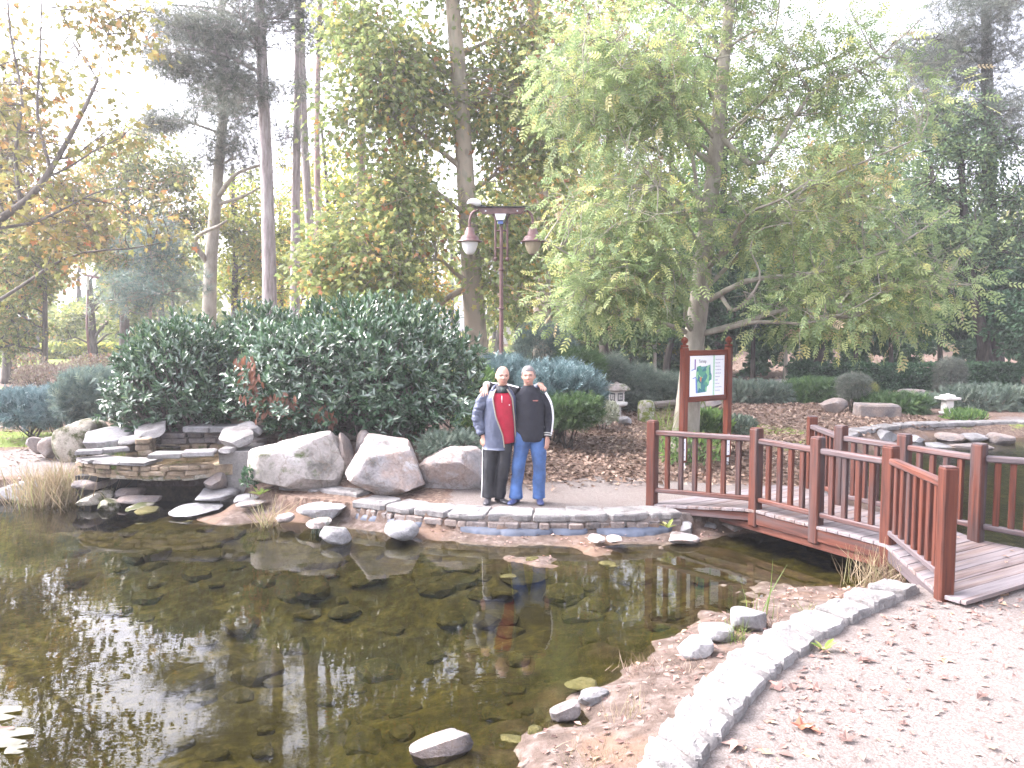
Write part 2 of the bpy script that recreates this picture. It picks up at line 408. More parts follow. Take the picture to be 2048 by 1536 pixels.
# ------------------------------------------------------------------ the pond outlines (inner edge of the coping)
def P2(px, py, z=0.0): return tuple(on(px, py, z)[:2])
near_px = [(1778, 1172), (1640, 1222), (1540, 1268), (1440, 1338), (1375, 1414), (1312, 1482), (1278, 1536)]
near_in = [P2(*p) for p in near_px] + [(0.36, 3.35), (-0.15, 2.85), (-1.0, 2.4)]
near_out = [P2(*p) for p in [(1842, 1186), (1690, 1256), (1618, 1302), (1545, 1362), (1492, 1424), (1440, 1492), (1402, 1536)]] + [(0.62, 3.05), (0.06, 2.5), (-0.85, 2.0)]
far_px = [(556, 992), (700, 1006), (860, 1026), (1000, 1034), (1180, 1036), (1365, 1030)]
far_in = [P2(*p) for p in far_px]
pond = near_in + [(-3, 2.0), (-6, 2.4), (-9, 4.2), (-10.6, 7.5), (-9.5, 10.6), (-7.6, 11.5), (-6.4, 11.75), (-5.9, 12.25), (-4.1, 12.25), (-3.75, 11.15)] + far_in + \
       [(2.45, 9.6), (3.1, 9.85), (3.9, 10.05)]
right_rim = [(4.35, 10.3), (5.0, 11.9), (5.9, 14.0), (6.75, 15.8), (8.2, 17.2), (10.0, 17.85), (12.0, 18.0), (15.5, 17.3)]
pond += right_rim + [(18.5, 14), (18, 9), (14, 7.2), (9, 6.9), (6.2, 6.95), (5.4, 7.15), (4.6, 7.05), (3.9, 6.85)]
pond = np.array(pond)
def sdist(X, Y):
    """distance to the pond outline, positive inside"""
    X = np.asarray(X, float); Y = np.asarray(Y, float)
    d2 = np.full(X.shape, 1e9); ins = np.zeros(X.shape, bool)
    for i in range(len(pond)):
        a, b = pond[i], pond[(i + 1) % len(pond)]
        e = b - a
        t = np.clip(((X - a[0]) * e[0] + (Y - a[1]) * e[1]) / (e @ e), 0, 1)
        d2 = np.minimum(d2, (X - a[0] - t * e[0]) ** 2 + (Y - a[1] - t * e[1]) ** 2)
        c = ((a[1] > Y) != (b[1] > Y)) & (X < e[0] * (Y - a[1]) / (e[1] if abs(e[1]) > 1e-9 else 1e-9) + a[0])
        ins ^= c
    return np.where(ins, 1, -1) * np.sqrt(d2)
def height(X, Y, d=None):
    X = np.asarray(X, float); Y = np.asarray(Y, float)
    if d is None: d = sdist(X, Y)
    n1 = fbm(X * 0.9 + 5, Y * 0.9, 4) - 0.5
    n2 = fbm(X * 3.1, Y * 3.1 + 9, 4) - 0.5
    far = sstep(8.2, 9.2, Y) * (1 - sstep(2.6, 4.0, X)) * sstep(-3.8, -2.6, X)
    top = -0.07 - 0.10 * far
    slope = 0.20 + 0.05 * far + 0.25 * sstep(-4.5, -7, X) + 0.35 * sstep(4.5, 6.0, X)
    hin = top - slope * np.minimum(d, 0.9) - 0.32 * sstep(0.7, 3.0, d) + n2 * 0.13 * sstep(0.1, 0.6, d) + n1 * 0.22 * sstep(0.5, 1.6, d)
    hin = hin - 0.4 * sstep(-6.5, -6.1, X) * sstep(-3.7, -4.05, X) * sstep(10.3, 10.75, Y)
    mound = 0.62 * np.exp(-(((X + 2.3) / 2.0) ** 2 + ((Y - 12.9) / 1.5) ** 2)) + 0.5 * np.exp(-(((X + 5.6) / 1.6) ** 2 + ((Y - 14.0) / 1.3) ** 2)) + 0.25 * np.exp(-(((X + 3.9) / 1.2) ** 2 + ((Y - 14.6) / 1.2) ** 2))
    mound *= sstep(0.1, 0.9, -d)
    rise = 0.014 * np.maximum(Y - 26, 0) * (1 - sstep(60, 110, Y))
    hout = mound + rise + n2 * 0.02 * sstep(1.0, 2.5, -d) + n1 * 0.10 * sstep(4, 12, -d) * sstep(11, 16, Y)
    return np.where(d > 0, hin, hout)
def H(x, y): return float(height(np.array([x]), np.array([y]))[0])

# ------------------------------------------------------------------ one ground sheet, split into its zones
def axis(a, b, st, lo, hi, g):
    c = list(np.arange(a, b + 1e-6, st))
    s = st; x = c[-1]
    while x < hi: s *= g; x += s; c.append(x)
    s = st; x = c[0]; pre = []
    while x > lo: s *= g; x -= s; pre.append(x)
    return np.array(pre[::-1] + c)
gx, gy = axis(-8.6, 6.6, 0.06, -190, 190, 1.12), axis(2.0, 13.2, 0.06, -60, 240, 1.12)
GX, GY = np.meshgrid(gx, gy); GX, GY = GX.ravel(), GY.ravel()
GD = sdist(GX, GY); GZ = height(GX, GY, GD)
nz = fbm(GX * 0.7, GY * 0.7 + 40, 4) - 0.5
gravel = np.maximum.reduce([
    sstep(0.2, -0.5, GY - 9.4 + 0 * nz) * (GX > -2.0) + 0.0,
    sstep(11.9, 10.7, GY + 1.6 * nz) * sstep(9.0, 9.3, GY) * sstep(-1.2, -0.4, GX) * sstep(5.0, 3.6, GX),
    sstep(14.6, 13.9, GY + 0.8 * nz) * sstep(11.4, 12.3, GY) * sstep(-6.4, -7.2, GX),
    sstep(19.9, 19.3, GY + nz) * sstep(18.1, 18.5, GY) * sstep(11.3, 12.0, GX + nz)])
gravel = np.maximum(gravel, (GY < 2.6) * 1.0)
gravel = np.where(GD > 0, 0, gravel)
grass = np.maximum.reduce([
    sstep(14.3, 14.9, GY + 0.8 * nz) * sstep(17.2, 16.2, GY + nz) * sstep(-6.0, -7.0, GX),
    sstep(20.5, 21.5, GY + nz) * sstep(30, 27, GY) * sstep(-12.3, -13.0, GX + nz),
    sstep(38, 42, GY) * sstep(60, 52, GY) * sstep(-12, -16, GX),
    0.75 * sstep(30, 36, GY) * sstep(70, 60, GY) * sstep(12, 6, GX) * sstep(-14, -8, GX),
    0.55 * sstep(0.58, 0.66, nz + 0.5 + 0.08) * sstep(13, 14, GY) * sstep(20, 18, GY) * (GX > 3)])
grass = np.where(GD > 0, 0, grass) * (1 - gravel)
mud = np.where(GD > 0, 1.0, 0.0)
def ground_mat():
    m, n, b = newmat('ground_soil_gravel')
    b.inputs['Specular IOR Level'].default_value = 0.15; b.inputs['Roughness'].default_value = 0.95
    v = coords(n)
    A = lambda k: nd(n, 'ShaderNodeAttribute', attribute_name=k).outputs['Fac']
    big = noise_n(n, v, 1.3, 5, 0.6); mid = noise_n(n, v, 9, 5, 0.65); fine = noise_n(n, v, 75, 3, 0.7); vor = nd(n, 'ShaderNodeTexVoronoi', Scale=26.0); n.links.new(v, vor.inputs['Vector'])
    peb = nd(n, 'ShaderNodeTexVoronoi', Scale=95.0); n.links.new(v, peb.inputs['Vector'])
    soil = ramp(n, mid.outputs[0], [(0.3, (0.05, 0.034, 0.025)), (0.5, (0.105, 0.073, 0.055)), (0.7, (0.18, 0.135, 0.105))]).outputs[0]
    soil = mix(n, 0.6, soil, ramp(n, vor.outputs['Color'], [(0.1, (0.06, 0.037, 0.027)), (0.5, (0.13, 0.085, 0.066)), (0.9, (0.24, 0.18, 0.14))]).outputs[0])
    gr = ramp(n, fine.outputs[0], [(0.3, (0.0932, 0.0774, 0.0685)), (0.5, (0.1461, 0.1250, 0.1145)), (0.7, (0.1945, 0.1742, 0.1621))]).outputs[0]
    gr = mix(n, 0.55, gr, ramp(n, peb.outputs['Color'], [(0.1, (0.0749, 0.0625, 0.0552)), (0.5, (0.1425, 0.1223, 0.1120)), (0.92, (0.2474, 0.2270, 0.2123))]).outputs[0])
    gr = mix(n, ramp(n, big.outputs[0], [(0.42, (0, 0, 0)), (0.75, (0.5, 0.5, 0.5))]).outputs[0], gr, (0.115, 0.088, 0.078))
    ga = ramp(n, mid.outputs[0], [(0.3, (0.07, 0.10, 0.02)), (0.55, (0.14, 0.19, 0.035)), (0.75, (0.25, 0.23, 0.09))]).outputs[0]
    bank = ramp(n, mid.outputs[0], [(0.3, (0.051, 0.037, 0.029)), (0.5, (0.092, 0.068, 0.056)), (0.72, (0.163, 0.136, 0.122))]).outputs[0]
    bank = mix(n, ramp(n, big.outputs[0], [(0.5, (0, 0, 0)), (0.62, (0.7, 0.7, 0.7))]).outputs[0], bank, (0.15, 0.095, 0.065))
    alg = ramp(n, mid.outputs[0], [(0.28, (0.0184, 0.0161, 0.0046)), (0.5, (0.0736, 0.0644, 0.0161)), (0.72, (0.1656, 0.1426, 0.0414))]).outputs[0]
    alg = mix(n, ramp(n, big.outputs[0], [(0.4, (0, 0, 0)), (0.62, (0.8, 0.8, 0.8))]).outputs[0], alg, (0.034, 0.03, 0.009))
    geo = nd(n, 'ShaderNodeNewGeometry'); sx = nd(n, 'ShaderNodeSeparateXYZ'); n.links.new(geo.outputs['Position'], sx.inputs[0])
    wl = nd(n, 'ShaderNodeMapRange'); wl.inputs[1].default_value = WATER - 0.05; wl.inputs[2].default_value = WATER + 0.012
    n.links.new(sx.outputs['Z'], wl.inputs[0])
    bed = mix(n, wl.outputs[0], alg, bank)
    def soft(k):
        s = nd(n, 'ShaderNodeMath', operation='MULTIPLY_ADD'); n.links.new(mid.outputs[0], s.inputs[0]); s.inputs[1].default_value = 0.9; n.links.new(A(k), s.inputs[2])
        return ramp(n, s.outputs[0], [(0.86, (0, 0, 0)), (1.06, (1, 1, 1))]).outputs[0]
    c = mix(n, soft('gravel'), soil, gr)
    c = mix(n, soft('grass'), c, ga)
    c = mix(n, A('mud'), c, bed)
    n.links.new(c, b.inputs['Base Color'])
    s = nd(n, 'ShaderNodeMath', operation='MULTIPLY_ADD'); n.links.new(fine.outputs[0], s.inputs[0]); s.inputs[1].default_value = 0.5; n.links.new(mid.outputs[0], s.inputs[2])
    bump(n, b, s.outputs[0], 0.8, 0.02)
    return m
M['ground'] = ground_mat()
ny, nx = len(gy), len(gx)
gi = np.arange(nx * ny).reshape(ny, nx)
Q = np.stack([gi[:-1, :-1], gi[:-1, 1:], gi[1:, 1:], gi[1:, :-1]], -1).reshape(-1, 4)
fz = np.where((GD[Q].mean(1) > -0.01), 0, np.where(gravel[Q].mean(1) > 0.5, 1, np.where(grass[Q].mean(1) > 0.5, 2, 3)))
GV = np.stack([GX, GY, GZ], 1)
for k, nm in enumerate(['pond_bed', 'gravel_path', 'lawn', 'ground']):
    q = Q[fz == k]; u, inv = np.unique(q, return_inverse=True)
    me = np_mesh(nm, GV[u], [inv.reshape(-1, 4)], {'gravel': gravel[u], 'grass': grass[u], 'mud': mud[u]})
    add(nm, me, M['ground'], kind='structure')

# ------------------------------------------------------------------ water
def water_mat(name, tint, wave=1.0):
    m, n, b = newmat(name)
    n.nodes.remove(b)
    v = coords(n)
    a = noise_n(n, coords(n, (1.0, 2.2, 1)), 5.0, 2, 0.5)
    ms = nd(n, 'ShaderNodeMapRange'); ms.inputs[1].default_value = 3.6; ms.inputs[2].default_value = 6.5; ms.inputs[3].default_value = 0.025 * wave; ms.inputs[4].default_value = 0.28 * wave
    sx = nd(n, 'ShaderNodeSeparateXYZ'); n.links.new(v, sx.inputs[0]); n.links.new(sx.outputs[0], ms.inputs[0])
    u = nd(n, 'ShaderNodeBump'); u.inputs['Distance'].default_value = 0.02
    n.links.new(ms.outputs[0], u.inputs['Strength']); n.links.new(a.outputs[0], u.inputs['Height'])
    fr = nd(n, 'ShaderNodeFresnel', IOR=1.42); n.links.new(u.outputs[0], fr.inputs['Normal'])
    g = nd(n, 'ShaderNodeBsdfGlossy', Roughness=0.0); n.links.new(u.outputs[0], g.inputs['Normal'])
    t = nd(n, 'ShaderNodeBsdfTransparent'); t.inputs[0].default_value = tint + (1,)
    s = nd(n, 'ShaderNodeMixShader')
    n.links.new(fr.outputs[0], s.inputs[0]); n.links.new(t.outputs[0], s.inputs[1]); n.links.new(g.outputs[0], s.inputs[2])
    n.links.new(s.outputs[0], n.nodes['Material Output'].inputs[0])
    return m
M['water'] = water_mat('pond_water', (0.74, 0.72, 0.55))
M['water_still'] = water_mat('basin_water', (0.75, 0.72, 0.6))
bm = bmesh.new()
f = bm.faces.new([bm.verts.new((x, y, WATER)) for x, y in pond])
bmesh.ops.triangulate(bm, faces=[f]); me = bpy.data.meshes.new('water'); bm.to_mesh(me); bm.free()
if me.polygons[0].normal.z < 0: me.flip_normals()
add('water', me, M['water'], kind='structure')

# ------------------------------------------------------------------ stones
_ico = {}
def ico(s):
    if s not in _ico:
        bm = bmesh.new(); bmesh.ops.create_icosphere(bm, subdivisions=s, radius=1)
        bm.verts.ensure_lookup_table()
        _ico[s] = (np.array([v.co[:] for v in bm.verts]), np.array([[v.index for v in f.verts] for f in bm.faces])); bm.free()
    return _ico[s]
def rock_shape(seed, dims, subdiv=4, planes=13, rough=0.07, flat=False):
    r = np.random.default_rng(seed)
    V, Fc = ico(subdiv); V = V.copy(); V = np.sign(V) * np.abs(V) ** 0.72; V /= np.abs(V).max()
    ns = nrm(r.normal(size=(planes, 3)))
    if flat: ns[0] = (0, 0, 1); ns[1] = nrm(np.array((0.05, -1, 0.25)))
    for i, nn in enumerate(ns):
        d = r.uniform(0.62, 0.95) if not (flat and i == 0) else 0.45
        over = V @ nn - d
        V -= np.maximum(over, 0)[:, None] * nn * 0.97
    V += V * (noise3(V, 1.6, seed % 97) * rough * 3.0)[:, None] + nrm(V) * (noise3(V, 5.5, seed % 89 + 3) * rough * 1.3 + noise3(V, 13, seed % 83 + 5) * rough * (0.7 if subdiv > 4 else 0))[:, None]
    V -= (V.max(0) + V.min(0)) / 2; V /= (V.max(0) - V.min(0)) / 2
    return V * np.asarray(dims) / 2, Fc
def rock(name, c, dims, seed, mat, label=None, group=None, rz=0.0, subdiv=4, parent=None, cat='rock', planes=13, flat=False, tilt=0.0, rough=0.07):
    V, Fc = rock_shape(seed, dims, subdiv, planes, rough, flat)
    Mx = Matrix.Translation(Vector(c)) @ Matrix.Rotation(rz, 4, 'Z') @ Matrix.Rotation(tilt, 4, 'Y')
    me = np_mesh(name, V, [Fc], smooth=subdiv > 3)
    if subdiv > 3:
        me.set_sharp_from_angle(angle=radians(32))
    return add(name, me, mat, parent, label, None if parent else cat, group, M=Mx)
def rock_px(name, x0, y0, x1, y1, Y, depth, seed, mat, label, sink=0.12, **k):
    a, b = at((x0 + x1) / 2, y0, Y), at((x0 + x1) / 2, y1, Y)
    wd = (x1 - x0) / F * Y * 1.01
    dep_ = (CAM_Z - b[2]) / Y
    h0 = max(0.35 * (a[2] - b[2]), a[2] - b[2] - 0.5 * depth * dep_); h = h0 * (1 + sink)
    c = (a + b) / 2; c[1] += depth * 0.4; c[2] = b[2] + h0 - h / 2; c[0] *= (Y + depth * 0.25) / Y
    return rock(name, c, (wd, depth, h), seed, mat, label, **k)
def cut_stone(name, c, dims, rz, mat, parent, jit=0.12, tilt=(0, 0), seed=None):
    V, P = chbox(np.asarray(dims) / 2, min(dims) * 0.18)
    V = V * (1 + rng.normal(0, jit * 0.35, (len(V), 3)) * np.array([1, 1, 0.8]))
    Mx = Matrix.Translation(Vector(c)) @ Euler((tilt[0], tilt[1], rz)).to_matrix().to_4x4()
    return add(name, np_mesh(name, V, P, smooth=False), mat, parent, M=Mx)
def coping_stone(quad, z0, z1, mat, parent, name='coping_stone', jit=0.018):
    """irregular slab over a plan quad a,b (inner), c,d (outer)"""
    q = [np.array(p) for p in quad]; out = []
    for i in range(4):
        a, b = q[i], q[(i + 1) % 4]
        for t in (0.08, 0.36, 0.64, 0.92):
            p = a + (b - a) * t + rng.normal(0, jit, 2) * (0.5 if t in (0.08, 0.92) else 1.0)
            out.append(p)
    out = np.array(out); cen = out.mean(0)
    lev = lambda s, z, zj: np.column_stack([cen + (out - cen) * s, z + rng.normal(0, zj, len(out))])
    tz = z1 + rng.normal(0, 0.005)
    g = rng.normal(0, 0.012, 2)
    slope = (out - cen) @ g
    R = [lev(0.96, z0, 0), lev(1.0, z0 + 0.015, 0.004), lev(1.005, tz - 0.018, 0.004), lev(0.955, tz, 0.003), lev(0.5, tz + 0.004, 0.004)]
    for r_ in R[2:]: r_[:, 2] += slope
    V, P = loft(R)
    c = np.array([cen[0], cen[1], z0]); 
    return add(name, np_mesh(name, V - c, P, smooth=False), mat, parent, M=Matrix.Translation(Vector(c)))
def offset_line(P, w):
    P = np.asarray(P); T = nrm(np.gradient(P, axis=0)); return P + np.stack([T[:, 1], -T[:, 0]], 1) * w

# near kerb of white slabs
M['mortar'] = plain('grey_mortar', (0.17, 0.155, 0.145), 0.95, var=0.35, sc=60, bmp=0.6)
near_root = root('stone_edging', (near_out[3][0], near_out[3][1], 0), 'curved edging of white limestone slabs between the gravel path and the pond', 'edging')
A = smoothline(near_in, 240); B = smoothline(near_out, 240)
_m = [np.column_stack([A[::4] + (B[::4] - A[::4]) * t_, np.full(60, z_)]) for t_, z_ in ((0.02, -0.1), (0.05, 0.043), (0.95, 0.043), (0.98, -0.05))]
_i = np.arange(59); add('mortar_bed', np_mesh('mortar_bed', np.concatenate(_m), [np.concatenate([np.stack([_i, _i + 1, _i + 61, _i + 60], 1) + 60 * j_ for j_ in range(3)])]), M['mortar'], near_root)
cuts = [0.0]
while cuts[-1] < 1:
    cuts.append(cuts[-1] + random.uniform(0.042, 0.062) * (1.25 if cuts[-1] < 0.3 else 1))
cuts[-1] = 1.0
for s0, s1 in zip(cuts[:-1], cuts[1:]):
    i0, i1 = int(s0 * 239) + (0 if s0 == 0 else 1), int(s1 * 239)
    j0 = min(239, max(0, i0 + random.randint(-3, 3)))
    if i1 - i0 < 3: continue
    j1 = min(239, max(j0 + 3, i1 + random.randint(-3, 2)))
    g_ = lambda p, q, e: p + (q - p) * e
    qa, qb, qc, qd = A[i0], A[i1], B[j1], B[min(j0, j1 - 3)]
    e_ = 0.15
    coping_stone([g_(qa, qb, e_), g_(qb, qa, e_ * .5), g_(qc, qd, e_ * .5), g_(qd, qc, e_)], -0.03, 0.075 + random.uniform(-0.012, 0.014), M['coping'], near_root, 'slab', jit=0.011)

# far pond wall: coping slabs on a course of small stones, with blue liner showing below
far_line = smoothline([(p[0], p[1]) for p in far_in[1:]], 200)
far_back = offset_line(far_line, -0.44)
wall_root = root('pond_wall', (far_line[100][0], far_line[100][1] + 0.2, -0.2), 'low stone pond wall with pale coping slabs that the two men stand behind', 'wall')
seg = np.linalg.norm(np.diff(far_line, axis=0), axis=1).sum()
def run_coping(line, back, parent, step, z0, z1, mat, jit=0.016):
    L = np.concatenate([[0], np.cumsum(np.linalg.norm(np.diff(line, axis=0), axis=1))])
    s = 0.0
    while s < L[-1] - 0.1:
        e = min(L[-1], s + step * random.uniform(0.7, 1.35))
        if L[-1] - e < step * 0.4: e = L[-1]
        i0, i1 = np.searchsorted(L, s + 0.006), min(len(L) - 1, np.searchsorted(L, e))
        b0 = int(np.clip(i0 + random.randint(-4, 4), 0, i1 - 2)); b1 = i1
        if i1 > i0 + 1: coping_stone([line[i0], line[i1], back[b1], back[b0]], z0, z1 + random.uniform(-0.008, 0.008), mat, parent, jit=jit)
        s = e
def run_course(line, parent, z, h, step, mat, out=0.0, dep=0.16, name='wall_stone'):
    L = np.concatenate([[0], np.cumsum(np.linalg.norm(np.diff(line, axis=0), axis=1))])
    s = random.uniform(0, step * 0.3)
    while s < L[-1] - 0.08:
        l = step * random.uniform(0.5, 1.4); i = min(len(L) - 2, np.searchsorted(L, min(L[-1], s + l / 2)))
        t = line[min(i + 1, len(line) - 1)] - line[i - 1]; a = math.atan2(t[1], t[0])
        nn = np.array([t[1], -t[0]]) / max(1e-6, np.hypot(*t))
        p = line[i] + nn * (out + random.uniform(-0.02, 0.02) - dep / 2)
        cut_stone(name, (p[0], p[1], z + h / 2 + random.uniform(-0.008, 0.008)), (l * 0.93, dep, h * random.uniform(0.82, 0.98)), a + random.uniform(-0.05, 0.05), mat, parent, 0.16)
        s += l
run_coping(far_line, far_back, wall_root, 0.47, -0.05, 0.03, M['coping'])
fl2 = offset_line(far_line, 0.0)
run_course(fl2, wall_root, -0.145, 0.09, 0.19, M['boulder_grey'], out=0.01)
# wall body behind the face stones and the liner strip on the foot
def strip(name, line, prof, mat, parent=None, **k):
    """prof: (offset toward the water, z)"""
    rings = [np.column_stack([offset_line(line, o), np.full(len(line), z)]) for o, z in prof]
    V = np.concatenate(rings); n = len(line); q = []
    for j in range(len(prof) - 1):
        i = np.arange(n - 1) + j * n
        q.append(np.stack([i, i + 1, i + 1 + n, i + n], 1))
    return add(name, np_mesh(name, V, [np.concatenate(q)], smooth=False), mat, parent, **k)
strip('wall_body', far_line[::4], [(-0.40, -0.056), (-0.03, -0.056), (-0.02, -0.3), (-0.40, -0.3)], M['concrete'], wall_root)
for i0, i1, d0 in ((4, 22, 0.05), (26, 52, 0.07), (74, 128, 0.1), (126, 146, 0.07), (150, 194, 0.12)):
    ll = far_line[i0:i1]; t = np.linspace(0, pi, len(ll)); wv = np.sin(t)[:, None] ** 0.5
    rings = []
    for o, z in ((0.0, -0.12), (0.4, -0.14), (0.8, -0.17), (1.0, -0.24)):
        oo = d0 * o * wv[:, 0] * (1 + 0.5 * (fbm(np.arange(len(ll)) * 0.3 + i0, np.full(len(ll), o)) - .5))
        T_ = nrm(np.gradient(ll, axis=0)); p_ = ll + np.stack([T_[:, 1], -T_[:, 0]], 1) * (oo[:, None] + 0.012)
        rings.append(np.column_stack([p_, np.full(len(ll), z)]))
    n_l = len(ll); i_ = np.arange(n_l - 1); q_ = np.concatenate([np.stack([i_, i_ + 1, i_ + 1 + n_l, i_ + n_l], 1) + n_l * j_ for j_ in range(3)])
    add('pond_liner', np_mesh('pond_liner', np.concatenate(rings), [q_]), M['liner'], wall_root)

# short wall left of it, below the boulders
short = smoothline([P2(548, 984), P2(630, 990), P2(712, 1000)], 60) + np.array([0, 0.12])
sw = root('pond_wall', (short[30][0], short[30][1], -0.2), 'short stretch of stacked stone edging at the foot of the biggest boulder', 'wall')
run_coping(short, offset_line(short, -0.36), sw, 0.36, -0.02, 0.05, M['coping'])
run_course(short, sw, -0.12, 0.1, 0.24, M['boulder_grey'], out=0.0)

# rim of the further pond on the right
rr = smoothline(right_rim, 300)
rr_root = root('pond_wall', (rr[150][0], rr[150][1], -0.2), 'curved white coping wall round the further pond behind the footbridge', 'wall')
run_coping(rr, offset_line(rr, -0.42), rr_root, 0.6, -0.03, 0.06, M['coping'])
run_course(rr, rr_root, -0.2, 0.16, 0.4, M['boulder_grey'], out=0.0, dep=0.2)

# ------------------------------------------------------------------ waterfall basin
M['hollow'] = plain('hollow_shade_black', (0.016, 0.015, 0.014), 0.7, var=0.3, sc=6, bmp=0.6)  # near-black colour paints in the shade of the hollow under the ledge
wb = root('waterfall_basin', (-4.9, 11.4, 0), 'dry stone waterfall basin with an overhanging ledge and a dark hollow under it', 'waterfall')
ledge = smoothline([at(148, 930, 11.3)[:2], at(190, 930, 10.95)[:2], at(300, 930, 10.75)[:2], at(380, 930, 10.8)[:2], at(432, 930, 11.0)[:2]], 80)
zt = lambda px, py, Y: at(px, py, Y)[2]
# sandstone courses of the ledge front
for z, h, st, o in ((0.12, 0.07, 0.2, -0.05), (0.19, 0.075, 0.24, -0.02), (0.265, 0.07, 0.2, 0.0)):
    run_course(ledge, wb, z, h, st, M['stone_brown'] if z > 0.15 else M['stone_moss'], out=o, dep=0.22, name='stone')
run_course(ledge[:48], wb, 0.335, 0.05, 0.34, M['coping'], out=0.04, dep=0.4, name='lip_slab')
# ledge plate, basin sides and back
pl = np.vstack([offset_line(ledge, -0.05)[::8], [at(505, 900, 11.3)[:2]], [(-3.95, 12.5)], [(-5.6, 12.6)], [(-6.1, 11.7)]])
k_ = len(pl)
V, P = loft([np.column_stack([pl, np.full(k_, z)]) for z in (0.15, 0.30)])
add('ledge_plate', np_mesh('ledge_plate', V, P, smooth=False), M['stone_brown'], wb)
for (x0, y0, x1, y1, Y0, Y1, dep, hh) in ((302, 905, 366, 917, 10.86, 10.86, 0.3, 0.07), (364, 903, 428, 911, 10.86, 10.95, 0.3, 0.075), (152, 897, 208, 910, 11.2, 11.3, 0.2, 0.06), (205, 894, 255, 905, 11.35, 11.55, 0.22, 0.06)):
    a, b = at(x0, (y0 + y1) / 2, Y0), at(x1, (y0 + y1) / 2, Y1)
    cut_stone('ledge_slab', (a + b) / 2 + np.array((0, dep / 2 - 0.1, 0)), (np.linalg.norm(b - a), dep, hh), math.atan2(b[1] - a[1], b[0] - a[0]), M['coping'], wb, 0.14)
def slab(x0, y0, x1, y1, Y, dep, hh, rz, tilt, mat, name='ledge_slab', seed=1):
    a, b = at(x0, (y0 + y1) / 2, Y), at(x1, (y0 + y1) / 2, Y)
    V, Fc = rock_shape(seed, (np.linalg.norm(b - a), dep, hh), 3, 9, 0.05, True)
    Mx = Matrix.Translation(Vector((a + b) / 2 + np.array((0, dep / 2, 0)))) @ Euler((tilt[0], tilt[1], rz)).to_matrix().to_4x4()
    return add(name, np_mesh(name, V, [Fc], smooth=False), mat, wb, M=Mx)
slab(420, 868, 486, 900, 11.1, 0.75, 0.16, radians(35), (radians(8), radians(-16)), M['coping'], seed=11)
slab(466, 852, 508, 878, 11.6, 0.6, 0.16, radians(30), (radians(6), radians(-12)), M['stone_white'], seed=12)
slab(250, 853, 312, 880, 11.9, 0.7, 0.13, radians(20), (radians(10), radians(-14)), M['coping'], seed=13)
slab(226, 878, 272, 892, 11.7, 0.4, 0.1, radians(15), (radians(6), radians(-10)), M['coping'], seed=14)
slab(430, 898, 464, 912, 11.0, 0.4, 0.1, radians(5), (0, 0), M['coping'], seed=15)
# right pillar of stained concrete, back wall courses, the stepped dry stone wall above
a, b = at(430, 940, 11.05), at(503, 940, 11.25)
V, P = box(((a[0] + b[0]) / 2, 11.55, 0.08), (b[0] - a[0] + 0.05, 0.8, 0.8), radians(8))
add('pillar', np_mesh('pillar', V, P, smooth=False), M['concrete'], wb)
back = smoothline([at(315, 880, 12.45)[:2], at(420, 880, 12.5)[:2], at(500, 880, 12.3)[:2]], 60)
for z, h in ((0.28, 0.1), (0.38, 0.09), (0.47, 0.09)):
    run_course(back, wb, z, h, 0.3, M['stone_brown'] if z < 0.3 else M['boulder_grey'], out=0, dep=0.25, name='stone')
for (x0, x1) in ((364, 420), (418, 478)):
    a, b = at(x0, 860, 12.3), at(x1, 860, 12.32)
    cut_stone('ledge_slab', ((a + b) / 2 + np.array((0, 0.2, 0.0))), (np.linalg.norm(b - a), 0.42, 0.1), 0.0, M['stone_white'], wb, 0.1)
sidew = smoothline([at(300, 890, 11.7)[:2], at(312, 880, 12.45)[:2]], 30)
for z, h in ((0.3, 0.09), (0.39, 0.1), (0.49, 0.08)): run_course(sidew, wb, z, h, 0.25, M['stone_brown'], out=0, dep=0.2, name='stone')
up = smoothline([at(330, 840, 13.2)[:2], at(420, 840, 13.05)[:2], at(525, 840, 12.8)[:2]], 60)
for j, z in enumerate((0.52, 0.62, 0.72, 0.82, 0.92, 1.02, 1.12, 1.22)):
    run_course(up[j * 3:], wb, z, 0.1, 0.26, M['stone_brown'] if j % 3 else M['boulder_grey'], out=-0.03 * j, dep=0.3, name='stone')
V, P = box((-4.7, 13.45, 0.6), (2.6, 0.5, 1.4)); add('wall_core', np_mesh('wall_core', V, P, smooth=False), M['stone_brown'], wb)
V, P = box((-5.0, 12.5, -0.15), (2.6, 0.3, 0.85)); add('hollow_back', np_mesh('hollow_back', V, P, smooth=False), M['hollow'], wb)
V, P = box((-5.95, 11.75, -0.1), (0.3, 1.4, 0.5)); add('hollow_side', np_mesh('hollow_side', V, P, smooth=False), M['hollow'], wb)  # side wall added to block light from entering the hollow
bw = np.vstack([offset_line(ledge, -0.22)[::6], [(-4.0, 12.3)], [(-5.5, 12.4)]])
bm = bmesh.new(); f = bm.faces.new([bm.verts.new((x, y, 0.325)) for x, y in bw]); bmesh.ops.triangulate(bm, faces=[f]); me = bpy.data.meshes.new('basin_water'); bm.to_mesh(me); bm.free()
if me.polygons[0].normal.z < 0: me.flip_normals()
add('basin_water', me, M['water_still'], wb)
